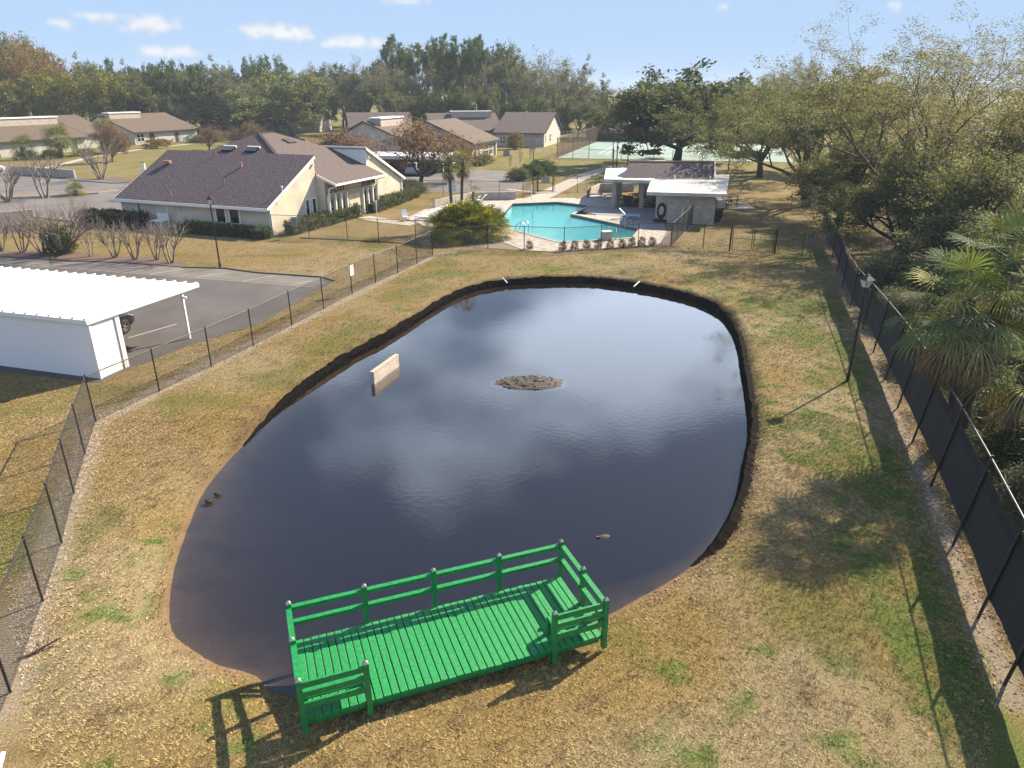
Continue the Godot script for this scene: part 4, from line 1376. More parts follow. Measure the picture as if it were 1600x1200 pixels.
func house(label: String, at: Vector3, deg: float, ln: float, dp: float, eave: float, ridge: float, rb: float, wall_m: Material, gable_m: Material, roof_m: Material, openings: Array, clere := []) -> Node3D:
	# a long low house: front slope up to a ridge at depth rb, back slope down to dp
	var t := thing("house", label, "house", at, deg_to_rad(deg))
	var X := Vector3.RIGHT
	var B := Vector3(0, 0, -1)
	var F := Vector3(0, 0, 1)
	var s := (ridge - eave) / (rb + 0.6)
	var hf := eave + s * 0.6 - 0.18
	var hb := eave + s * 0.3
	face(t, "front_wall", [L(0, 0, 0), L(ln, 0, 0), L(ln, hf, 0), L(0, hf, 0)], F, 0.2, wall_m)
	face(t, "gable_wall", [L(0, 0, dp), L(0, 0, 0.2), L(0, hf, 0.2), L(0, ridge - 0.2, rb), L(0, hb - 0.1, dp)], -X, 0.2, gable_m)
	face(t, "gable_wall", [L(ln, 0, 0.2), L(ln, 0, dp), L(ln, hb - 0.1, dp), L(ln, ridge - 0.2, rb), L(ln, hf, 0.2)], X, 0.2, gable_m)
	face(t, "back_wall", [L(ln, 0, dp), L(0, 0, dp), L(0, hb - 0.1, dp), L(ln, hb - 0.1, dp)], B, 0.2, gable_m)
	roof(t, "roof", [L(-0.4, eave, -0.6), L(ln + 0.4, eave, -0.6), L(ln + 0.4, ridge, rb), L(-0.4, ridge, rb)], 0.16, roof_m)
	roof(t, "roof", [L(-0.4, ridge, rb), L(ln + 0.4, ridge, rb), L(ln + 0.4, hb, dp + 0.5), L(-0.4, hb, dp + 0.5)], 0.16, roof_m)
	bar(t, "fascia", L(-0.4, eave - 0.1, -0.64), L(ln + 0.4, eave - 0.1, -0.64), 0.06, 0.2, M.tinted_frame)
	for x in [-0.44, ln + 0.44]:
		bar(t, "rake_board", L(x, eave - 0.1, -0.62), L(x, ridge - 0.1, rb), 0.06, 0.22, M.tinted_frame)
	for c in clere:
		# a raised clerestory band: [a0, a1, height]
		var y := ridge - 0.9
		var b0 := rb - 0.9 / s
		plate(t, "clerestory_wall", L((c[0] + c[1]) / 2, y + c[2] / 2, b0 + 0.9), Vector3(c[1] - c[0], c[2], 1.8), M.stucco)
		plate(t, "clerestory_cap", L((c[0] + c[1]) / 2, y + c[2] + 0.12, b0 + 0.9), Vector3(c[1] - c[0] + 0.4, 0.2, 2.1), M.trim)
	for o in openings:
		# [face, position, sill, width, height, kind]
		var org := L(o[1], o[2], -0.01)
		var d := X
		var out := F
		if o[0] == "r":
			org = L(ln + 0.01, o[2], o[1]); d = B; out = X
		elif o[0] == "l":
			org = L(-0.01, o[2], o[1]); d = F; out = -X
		if o[5] == "window":
			window(t, org, d, out, o[3], o[4], M.trim, 2, 2, M.dark_glass, 0.09)
		else:
			plate(t, "garage_door" if o[5] == "garage" else "door", org + d * o[3] * 0.5 + Vector3(0, o[4] * 0.5, 0) + out * 0.02, Vector3(o[3], o[4], 0.06) if o[0] == "f" else Vector3(0.06, o[4], o[3]), M.stucco_white if o[5] == "garage" else M.door_dark)
	return t


func houses() -> void:
	house("tan-roofed house at the left edge with a long raised clerestory", Vector3(-89.4, 0, -130.6), 67, 17, 15, 2.6, 5.7, 9, M.stucco_white, M.stucco_shaded, M.shingle_tan, [["f", 3, 0, 6, 2.2, "garage"], ["f", 11.5, 0.8, 1.6, 1.3, "window"], ["f", 13.8, 0, 1.1, 2.1, "door"], ["l", 6, 0.9, 1.5, 1.3, "window"]], [[0, 16.5, 1.2]])
	house("tan-roofed house with two white roof vents, second from the left", Vector3(-88.0, 0, -148.2), 67, 10, 14, 2.7, 6.1, 9, M.stucco_white, M.stucco_shaded, M.shingle_tan, [["f", 4, 0, 5, 2.2, "garage"], ["l", 3, 0.9, 1.4, 1.3, "window"]])
	house("tan-roofed house with clerestory and two white garages behind the leaning sapling", Vector3(-80.7, 0, -161.0), 67, 17.5, 15, 2.6, 6.0, 9.5, M.stucco_white, M.stucco_shaded, M.shingle_tan, [["f", 0.6, 0.6, 1.9, 1.6, "window"], ["f", 4.0, 0, 1.3, 2.2, "door"], ["f", 6.2, 0, 4.2, 2.1, "garage"], ["f", 12.3, 0, 4.2, 2.1, "garage"], ["f", 11, 0, 0.9, 2.1, "door"]], [[0.5, 8.5, 1.1]])
	house("white house under the big oak behind the clubhouse roof", Vector3(-88, 0, -214), -4, 34, 12, 2.8, 6.0, 6, M.stucco_white, M.stucco_white, M.shingle_tan, [["f", 7, 0.8, 1.8, 1.5, "window"], ["f", 14, 0.8, 1.8, 1.5, "window"], ["f", 18, 0.8, 2.2, 1.5, "window"], ["f", 21.5, 0, 1.2, 2.1, "door"], ["f", 24, 0.8, 2.2, 1.5, "window"]])
	house("low house behind the far carport, its grey gable in shade", Vector3(-13.6, 0, -113.5), 73, 13, 17, 2.7, 6.6, 9.5, M.stucco, M.stucco_shaded, M.shingle_tan, [["f", 2, 0.4, 2.6, 1.8, "window"], ["f", 6, 0.4, 2.6, 1.8, "window"]], [[1.0, 9, 1.1]])
	house("house with a glazed sun room right of the red-brown tree", Vector3(-6.6, 0, -124.5), 73, 13, 15, 2.7, 6.2, 8, M.stucco_white, M.stucco_shaded, M.shingle_tan, [["f", 5.5, 0.3, 2.4, 1.9, "window"], ["f", 8.5, 0.3, 2.0, 1.9, "window"], ["f", 11.2, 0, 1.1, 2.1, "door"]])
	house("purple-roofed house behind the red-brown tree, before the woods", Vector3(-33.5, 0, -158), 16, 13, 14, 2.8, 6.4, 8, M.stucco, M.stucco, M.shingle_far, [])
	house("purple-roofed house with a raised band, left of the cream gabled house", Vector3(-16.5, 0, -161), 16, 15, 14, 2.8, 6.2, 8, M.stucco, M.stucco, M.shingle_far, [["f", 9, 0.8, 1.4, 1.3, "window"]], [[5.0, 14.0, 1.1]])
	house("purple-roofed house with a sunlit cream gable beside the tennis courts", Vector3(-3.4, 0, -157.9), -16, 10.4, 15.5, 2.75, 6.5, 9, M.stucco_shaded, M.stucco_white, M.shingle_far, [["f", 0.9, 0.5, 1.2, 1.5, "window"], ["f", 2.7, 0, 1.0, 2.1, "door"], ["r", 5, 0.9, 1.2, 1.4, "window"], ["r", 1.2, 0.9, 0.7, 1.4, "window"]])
	# cream garden wall and low road wall at the left
	var b := MB.new()
	b.beam(Vector3(-48.5, 0.87, -52.6), Vector3(-40.2, 0.87, -60.8), 0.22, 1.75)
	solo("garden_wall", b.mesh(), M.stucco, "cream block wall standing left of the bare crape myrtles", "wall")
	var c := MB.new()
	c.beam(Vector3(-70.5, 0.55, -104.5), Vector3(-58.5, 0.55, -99.0), 0.3, 1.1)
	solo("garden_wall", c.mesh(), M.stucco, "low pale wall at the lawn's edge beyond the white pickup", "wall")
	var e := MB.new()
	e.prism(pts2([[-7.9, -72.6], [-7.7, -72.75], [-4.2, -78.3], [0.4, -78.7], [0.4, -78.95], [-4.4, -78.55]]), 0, 0.85)
	solo("garden_wall", e.mesh(), M.stucco, "low cream wall behind the row of white loungers", "wall")


func car(label: String, at: Vector3, deg: float, paint: Material, tall := 0.0) -> void:
	var t := thing("car", label, "car", at, deg_to_rad(deg))
	# stations along the length: x, half width, sill, belt, roof, roof half width
	var st := [[-2.3, 0.62, 0.42, 0.72, 0.72, 0.6], [-2.2, 0.82, 0.3, 0.85, 0.86, 0.78], [-1.95, 0.9, 0.28, 0.92, 1.1, 0.7], [-1.55, 0.92, 0.28, 0.95, 1.42, 0.62], [-0.8, 0.93, 0.28, 0.95, 1.52, 0.64], [0.2, 0.93, 0.28, 0.93, 1.48, 0.63], [0.75, 0.92, 0.28, 0.92, 1.2, 0.66], [1.15, 0.92, 0.28, 0.9, 0.92, 0.8], [1.9, 0.88, 0.3, 0.8, 0.82, 0.78], [2.25, 0.75, 0.36, 0.66, 0.68, 0.66]]
	var body := MB.new()
	var glass := MB.new()
	for i in st.size():
		st[i][4] += tall * clampf((st[i][4] - 0.95) * 2.0, 0, 1)
	var ring := func(s: Array) -> Array:
		return [Vector3(s[0], s[2], s[1] * 0.94), Vector3(s[0], (s[2] + s[3]) * 0.5, s[1]), Vector3(s[0], s[3], s[1] * 0.97), Vector3(s[0], s[4], s[5]), Vector3(s[0], s[4], -s[5]), Vector3(s[0], s[3], -s[1] * 0.97), Vector3(s[0], (s[2] + s[3]) * 0.5, -s[1]), Vector3(s[0], s[2], -s[1] * 0.94)]
	for i in st.size() - 1:
		var p: Array = ring.call(st[i])
		var q: Array = ring.call(st[i + 1])
		for j in 8:
			var k := (j + 1) % 8
			body.quad(p[j], q[j], q[k], p[k])
		if st[i][4] - st[i][3] > 0.1 or st[i + 1][4] - st[i + 1][3] > 0.1:
			for s in [2, 4]:
				var a: Vector3 = p[s].lerp(p[s + 1], 0.12)
				var b: Vector3 = q[s].lerp(q[s + 1], 0.12)
				var c: Vector3 = q[s].lerp(q[s + 1], 0.86)
				var d: Vector3 = p[s].lerp(p[s + 1], 0.86)
				var o := Vector3(0, 0.004, 0.012 if s == 2 else -0.012)
				glass.quad(a + o, b + o, c + o, d + o)
	for e in [[2, 3], [6, 7]]:
		var p: Array = ring.call(st[e[0]])
		var q: Array = ring.call(st[e[1]])
		var o := Vector3(-0.012 if e[0] == 2 else 0.012, 0.012, 0)
		var f := [p[3].lerp(p[4], 0.06) + o, q[3].lerp(q[4], 0.06) + o, q[3].lerp(q[4], 0.94) + o, p[3].lerp(p[4], 0.94) + o]
		glass.quad(f[0], f[1], f[2], f[3])
	var e0: Array = ring.call(st[0])
	var e1: Array = ring.call(st[-1])
	for j in range(1, 7):
		body.tri(e0[0], e0[j], e0[j + 1])
		body.tri(e1[0], e1[j + 1], e1[j])
	part(t, "body", body.mesh(), paint)
	part(t, "windows", glass.mesh(), M.dark_glass)
	var tyre := MB.new()
	tyre.lathe([[0.2, -0.11], [0.32, -0.11], [0.35, -0.06], [0.35, 0.06], [0.32, 0.11], [0.2, 0.11]], Vector3.ZERO, 20)
	var rim := MB.new()
	rim.lathe([[0.0, 0.085], [0.05, 0.09]], Vector3.ZERO, 10)
	for k in 5:
		var a := TAU * k / 5
		rim.beam(Vector3(cos(a) * 0.04, 0.075, sin(a) * 0.04), Vector3(cos(a) * 0.2, 0.09, sin(a) * 0.2), 0.05, 0.03, Vector3.UP)
	rim.lathe([[0.21, 0.11], [0.19, 0.1], [0.19, 0.02], [0.0, 0.02]], Vector3.ZERO, 16)
	for x in [-1.4, 1.42]:
		for s in [1, -1]:
			var w := part(t, "wheel", tyre.mesh(), M.rubber, Transform3D(Basis(Vector3.RIGHT, PI / 2 * s), Vector3(x, 0.35, 0.84 * s)))
			part(w, "rim", rim.mesh(), M.steel)
	for s in [1, -1]:
		plate(t, "headlight", Vector3(2.2, 0.64, 0.56 * s), Vector3(0.1, 0.12, 0.3), M.lamp_glass)
		plate(t, "tail_light", Vector3(-2.2, 0.78, 0.66 * s), Vector3(0.1, 0.14, 0.22), M.terracotta)


func cars() -> void:
	car("black sport utility car under the white carport, only its end showing", Vector3(-20.05, 0.016, -31.95), 73.5, M.car_black, 0.2)
	car("silver sport utility car under the far carport behind the red-brown tree", Vector3(-13.6, 0.014, -103.4), 85, M.car_silver, 0.22)
	car("dark car in the far carport's shade left of the silver one", Vector3(-17.6, 0.014, -104.6), 85, M.car_black)
	car("white car parked on the road at the left edge", Vector3(-75.2, 0.012, -106.2), 20, M.car_white, 0.35)
	car("dark car on the lawn road behind the clubhouse ridge", Vector3(-48.5, 0.0, -168), 10, M.car_black)


# ---------------------------------------------------------------- trees and plants

func rv(r: RandomNumberGenerator) -> Vector3:
	return Vector3(r.randf_range(-1, 1), r.randf_range(-1, 1), r.randf_range(-1, 1))


func ball(r: RandomNumberGenerator) -> Vector3:
	return Vector3(r.randfn(), r.randfn(), r.randfn()) * 0.5


func branch(mb: MB, tips: Array, pos: Vector3, dir: Vector3, ln: float, rad: float, lvl: int, p: Dictionary, r: RandomNumberGenerator) -> void:
	var last: int = p.levels
	var segs := 4 if lvl == 0 else 3
	var sides: int = [8, 6, 4, 3, 3, 3][lvl]
	var cur := pos
	var d := dir
	var rr := rad
	var nodes := [pos]
	var dirs := [dir]
	var tap: float = pow(0.5 if lvl < last else 0.25, 1.0 / segs)
	for i in segs:
		d = (d + rv(r) * p.wiggle + Vector3.UP * p.lift[lvl]).normalized()
		var nx: Vector3 = cur + d * ln / segs
		mb.tube(cur, nx, rr, rr * tap, sides)
		cur = nx
		rr *= tap
		nodes.append(cur)
		dirs.append(d)
	if lvl >= last:
		tips.append(cur)
		if p.get("mid", true):
			tips.append(nodes[2])
		return
	var k: int = p.kids[lvl]
	var off := r.randf() * TAU
	for j in k:
		var f: float = lerpf(p.first[lvl], 1.0, float(j + 1) / k) * segs
		var i0 := mini(int(f), segs - 1)
		var at: Vector3 = nodes[i0].lerp(nodes[i0 + 1], f - i0)
		var bd: Vector3 = dirs[mini(i0 + 1, segs)]
		var ang: float = p.angle[lvl] * r.randf_range(0.65, 1.25)
		if j == k - 1 and lvl > 0:
			ang *= 0.35
		var side := bd.cross(Vector3.UP if absf(bd.y) < 0.9 else Vector3.RIGHT).normalized()
		side = side.rotated(bd, off + j * 2.4 + r.randf_range(-0.5, 0.5))
		var nd := bd.rotated(side, ang)
		branch(mb, tips, at, nd, ln * p.shrink[lvl] * r.randf_range(0.75, 1.2), rr * lerpf(1.5, 0.95, float(j) / k) * p.get("thin", 0.72), lvl + 1, p, r)


func leaves(tips: Array, p: Dictionary, r: RandomNumberGenerator) -> ArrayMesh:
	var per: int = p.per
	var total := tips.size() * per
	var v := PackedVector3Array()
	var n := PackedVector3Array()
	var c := PackedColorArray()
	var ix := PackedInt32Array()
	v.resize(total * 4)
	n.resize(total * 4)
	c.resize(total * 4)
	ix.resize(total * 6)
	var pal: Array = p.colors
	var m := 0
	var sz: float = p.leaf
	for t in tips:
		var base: Color = pal[r.randi() % pal.size()].lerp(pal[r.randi() % pal.size()], r.randf())
		var rc: float = p.clump * r.randf_range(0.6, 1.3)
		for i in per:
			var g := ball(r)
			g.y *= p.get("flat", 0.7)
			var o: Vector3 = t + g * rc
			if o.y < p.get("low", 0.3):
				o.y = p.get("low", 0.3) + r.randf() * 0.4
			var a := (rv(r) + Vector3(0, p.get("hang", 0.0), 0)).normalized()
			var b := a.cross(rv(r)).normalized()
			var s := sz * r.randf_range(0.6, 1.35)
			a *= s
			b *= s * p.get("slim", 0.5)
			var k := m * 4
			v[k] = o - a
			v[k + 1] = o + b
			v[k + 2] = o + a
			v[k + 3] = o - b
			var nn := a.cross(b).normalized()
			n[k] = nn; n[k + 1] = nn; n[k + 2] = nn; n[k + 3] = nn
			var q := base * r.randf_range(0.72, 1.28) * 0.72
			q.a = 1.0
			c[k] = q; c[k + 1] = q; c[k + 2] = q; c[k + 3] = q
			var e := m * 6
			ix[e] = k; ix[e + 1] = k + 1; ix[e + 2] = k + 2
			ix[e + 3] = k; ix[e + 4] = k + 2; ix[e + 5] = k + 3
			m += 1
	var arr := []
	arr.resize(Mesh.ARRAY_MAX)
	arr[Mesh.ARRAY_VERTEX] = v
	arr[Mesh.ARRAY_NORMAL] = n
	arr[Mesh.ARRAY_COLOR] = c
	arr[Mesh.ARRAY_INDEX] = ix
	var me := ArrayMesh.new()
	me.add_surface_from_arrays(Mesh.PRIMITIVE_TRIANGLES, arr)
	return me


func tree_proto(called: String, p: Dictionary, sd: int) -> Dictionary:
	# returns {node, h, r}: a tree that is not yet in the scene, its height and the radius of its crown
	var r := RandomNumberGenerator.new()
	r.seed = sd
	var mb := MB.new()
	var tips := []
	if p.get("stems", 1) > 1:
		for i in p.stems:
			var a: float = TAU * i / p.stems + r.randf()
			branch(mb, tips, Vector3(cos(a), 0, sin(a)) * p.rad * 2.0, Vector3(cos(a) * p.splay, 1, sin(a) * p.splay).normalized(), p.trunk * r.randf_range(0.85, 1.15), p.rad, 0, p, r)
	else:
		branch(mb, tips, Vector3(0, -0.1, 0), Vector3.UP, p.trunk, p.rad, 0, p, r)
	var h := 0.1
	var w := 0.0
	for t in tips:
		h = maxf(h, t.y)
		w += Vector2(t.x, t.z).length() / tips.size()
	var node := Node3D.new()
	node.name = called
	part(node, "trunk", mb.mesh(), M[p.get("bark", "bark")])
	if p.per > 0:
		part(node, "crown", leaves(tips, p, r), M[p.get("skin", "leaf")], Transform3D(), "stuff")
	return {"node": node, "h": h + p.clump * 0.4, "r": w * 1.55 + p.clump * 0.3}


func plant(pr: Dictionary, at: Vector3, h: float, rad: float, turn: float, label: String, category: String, group := "") -> Node3D:
	var o: Node3D = pr.node.duplicate()
	o.name = numbered(str(pr.node.name))
	add_child(o)
	o.position = at
	o.rotation.y = turn
	var sx: float = rad / pr.r
	o.scale = Vector3(sx, h / pr.h, sx)
	tag(o, label, category, group)
	return o


func fan(mb: MB, base: Vector3, dir: Vector3, pet: float, rad: float, count: int, spread: float, droop: float, col: Color, r: RandomNumberGenerator, pw := 0.018, wide := 0.024) -> void:
	# a palm fan: a stalk and leaflets that bend at their ends
	var d := dir.normalized()
	var hub := base + d * pet + Vector3(0, -droop * 0.35 * pet, 0)
	mb.col = col.lerp(Color(0.2, 0.2, 0.06), 0.4)
	var side := d.cross(Vector3.UP)
	side = Vector3.RIGHT if side.length() < 0.05 else side.normalized()
	var f := (hub - base).normalized()
	var nrm := side.cross(f).normalized()
	mb.tri(base - side * pw, hub - side * pw * 0.5, hub + side * pw * 0.5)
	mb.tri(base - side * pw, hub + side * pw * 0.5, base + side * pw)
	for i in count:
		var a := lerpf(-spread, spread, (i + 0.5) / count)
		var l := (f * cos(a) + side * sin(a) + nrm * (0.12 + 0.1 * cos(i * 3.1))).normalized()
		var wv := side * cos(a) - f * sin(a)
		var ln := rad * (0.8 + 0.2 * cos(a * 0.8)) * r.randf_range(0.88, 1.08)
		var w := ln * wide
		var p0 := hub
		var p1 := hub + l * ln * 0.5 - Vector3(0, ln * droop * 0.06, 0)
		var p2 := hub + l * ln * 0.8 - Vector3(0, ln * droop * 0.24, 0)
		var p3 := hub + l * ln * 0.98 - Vector3(0, ln * droop * 0.6, 0) + rv(r) * ln * 0.03
		var q := col * r.randf_range(0.75, 1.25) * 0.9
		q.a = 1.0
		mb.col = q
		mb.tri(p0, p1 - wv * w, p1 + wv * w)
		mb.tri(p1 - wv * w, p2 - wv * w * 0.8, p2 + wv * w * 0.8)
		mb.tri(p1 - wv * w, p2 + wv * w * 0.8, p1 + wv * w)
		mb.tri(p2 - wv * w * 0.8, p3, p2 + wv * w * 0.8)


func palm(called: String, h: float, top: Vector2, rt: float, n: int, rad: float, pet: float, dead: int, cols: Array, sd: int, leaflets := 34) -> Node3D:
	var r := RandomNumberGenerator.new()
	r.seed = sd
	var node := Node3D.new()
	node.name = called
	var tr := MB.new()
	var prev := Vector3(0, -0.1, 0)
	var k := maxi(4, int(h / 0.3))
	for i in k:
		var f := float(i + 1) / k
		var q := Vector3(top.x * f * f, h * f, top.y * f * f)
		tr.tube(prev, q, rt * (1.05 if i % 2 == 0 else 0.92), rt * (0.92 if i % 2 == 0 else 1.05), 9)
		prev = q
	part(node, "trunk", tr.mesh(), M.palm_bark)
	var head := prev
	var fr := MB.new()
	for i in n:
		var a := i * 2.39996 + r.randf() * 0.4
		var el := lerpf(1.35, -0.55, pow((i + 0.5) / n, 0.85))
		var d := Vector3(cos(a) * cos(el), sin(el), sin(a) * cos(el))
		fan(fr, head + rv(r) * 0.08, d, pet * r.randf_range(0.85, 1.15), rad * r.randf_range(0.85, 1.1), leaflets, 1.9, lerpf(0.35, 1.0, float(i) / n), cols[r.randi() % cols.size()], r)
	part(node, "fronds", fr.mesh(), M.frond, Transform3D(), "stuff")
	if dead:
		var dm := MB.new()
		for i in dead:
			var a := i * 2.39996 + 1.0
			var el := r.randf_range(-1.3, -0.75)
			fan(dm, head - Vector3(0, r.randf() * 0.5, 0), Vector3(cos(a) * cos(el), sin(el), sin(a) * cos(el)), pet * 0.8, rad * 0.85, 20, 1.1, 0.7, [Color(0.2, 0.145, 0.09), Color(0.27, 0.2, 0.14), Color(0.19, 0.1, 0.05)][i % 3], r)
		part(node, "dead_fronds", dm.mesh(), M.frond, Transform3D(), "stuff")
	return node


func put(node: Node3D, at: Vector3, turn: float, label: String, category: String, group := "", size := 1.0) -> Node3D:
	node.name = numbered(str(node.name))
	add_child(node)
	node.position = at
	node.rotation.y = turn
	node.scale = Vector3.ONE * size
	tag(node, label, category, group)
	return node


func hedge(label: String, l: Array, w: float, h: float, cols: Array, sd: int) -> void:
	# a clipped hedge: twigs within, leaves crowded near its faces
	var r := RandomNumberGenerator.new()
	r.seed = sd
	var at := Vector3(l[0][0], 0, l[0][1])
	var t := thing("hedge", label, "hedge", at)
	var core := MB.new()
	var tips := []
	for i in l.size() - 1:
		var a := Vector3(l[i][0], 0, l[i][1]) - at
		var b := Vector3(l[i + 1][0], 0, l[i + 1][1]) - at
		var d := (b - a).normalized()
		var s := d.cross(Vector3.UP)
		core.beam(a + Vector3(0, h * 0.44, 0), b + Vector3(0, h * 0.44, 0), w * 0.7, h * 0.8)
		var area := (a.distance_to(b)) * (w + 2 * h)
		for j in int(area * 16.0):
			var u := r.randf()
			var q := r.randf() * (w + 2 * h)
			var p := a.lerp(b, u)
			if q < h:
				p += s * w * 0.47 + Vector3(0, q, 0)
			elif q < h + w:
				p += s * (h + w * 0.5 - q) * 0.94 + Vector3(0, h * 0.97, 0)
			else:
				p += -s * w * 0.47 + Vector3(0, q - h - w, 0)
			tips.append(p + rv(r) * 0.06)
		for q in [a, b]:
			for j in int(w * h * 16.0):
				tips.append(q + (d if q == b else -d) * 0.03 + s * r.randf_range(-0.48, 0.48) * w + Vector3(0, r.randf() * h, 0))
	part(t, "branches", core.mesh(), M.dark_bark)
	part(t, "foliage", leaves(tips, {"per": 12, "colors": cols, "leaf": 0.075, "clump": 0.2, "flat": 1.0, "low": 0.02}, r), M.leaf, Transform3D(), "stuff")


func bush_proto(called: String, cols: Array, n: int, leaf: float, per: int, sd: int, bark := "bark") -> Dictionary:
	# a rounded bush of unit height
	var r := RandomNumberGenerator.new()
	r.seed = sd
	var mb := MB.new()
	var tips := []
	for i in n:
		var a := r.randf() * TAU
		var u := r.randf()
		var rr := 0.5 * sqrt(1.0 - pow(u * 0.95, 2.0)) * r.randf_range(0.65, 1.1)
		var q := Vector3(cos(a) * rr, 0.12 + u * 0.8 * r.randf_range(0.85, 1.1), sin(a) * rr)
		tips.append(q)
		if i % 3 == 0:
			mb.tube(Vector3(cos(a) * 0.05, -0.02, sin(a) * 0.05), q, 0.014, 0.004, 3)
	var node := Node3D.new()
	node.name = called
	part(node, "stems", mb.mesh(), M[bark])
	part(node, "foliage", leaves(tips, {"per": per, "colors": cols, "leaf": leaf, "clump": 0.16, "flat": 0.9, "low": 0.02}, r), M.leaf, Transform3D(), "stuff")
	return {"node": node, "h": 1.0, "r": 0.5}


const OAK := [Color(0.085, 0.115, 0.06), Color(0.14, 0.165, 0.09), Color(0.065, 0.09, 0.05), Color(0.19, 0.205, 0.12)]
const DEEP := [Color(0.054, 0.090, 0.036), Color(0.090, 0.135, 0.054), Color(0.126, 0.171, 0.063)]
const PINE := [Color(0.076, 0.128, 0.051), Color(0.119, 0.178, 0.060), Color(0.170, 0.221, 0.076)]
const YELLOW := [Color(0.260, 0.260, 0.058), Color(0.169, 0.195, 0.046), Color(0.351, 0.299, 0.078), Color(0.130, 0.169, 0.052)]
const AUTUMN := [Color(0.299, 0.172, 0.081), Color(0.253, 0.196, 0.092), Color(0.345, 0.230, 0.103), Color(0.230, 0.218, 0.081)]
const GREYISH := [Color(0.21, 0.195, 0.145), Color(0.15, 0.16, 0.105), Color(0.27, 0.24, 0.19), Color(0.13, 0.145, 0.09)]
const MIXED := [Color(0.145, 0.185, 0.08), Color(0.20, 0.215, 0.105), Color(0.11, 0.145, 0.07), Color(0.25, 0.22, 0.14)]
const RUSSET := [Color(0.25, 0.14, 0.115), Color(0.33, 0.21, 0.17), Color(0.19, 0.115, 0.095), Color(0.24, 0.18, 0.12)]
const OLIVES := [Color(0.25, 0.25, 0.135), Color(0.19, 0.205, 0.125), Color(0.33, 0.285, 0.15), Color(0.155, 0.17, 0.115), Color(0.25, 0.22, 0.175)]
var P := {}


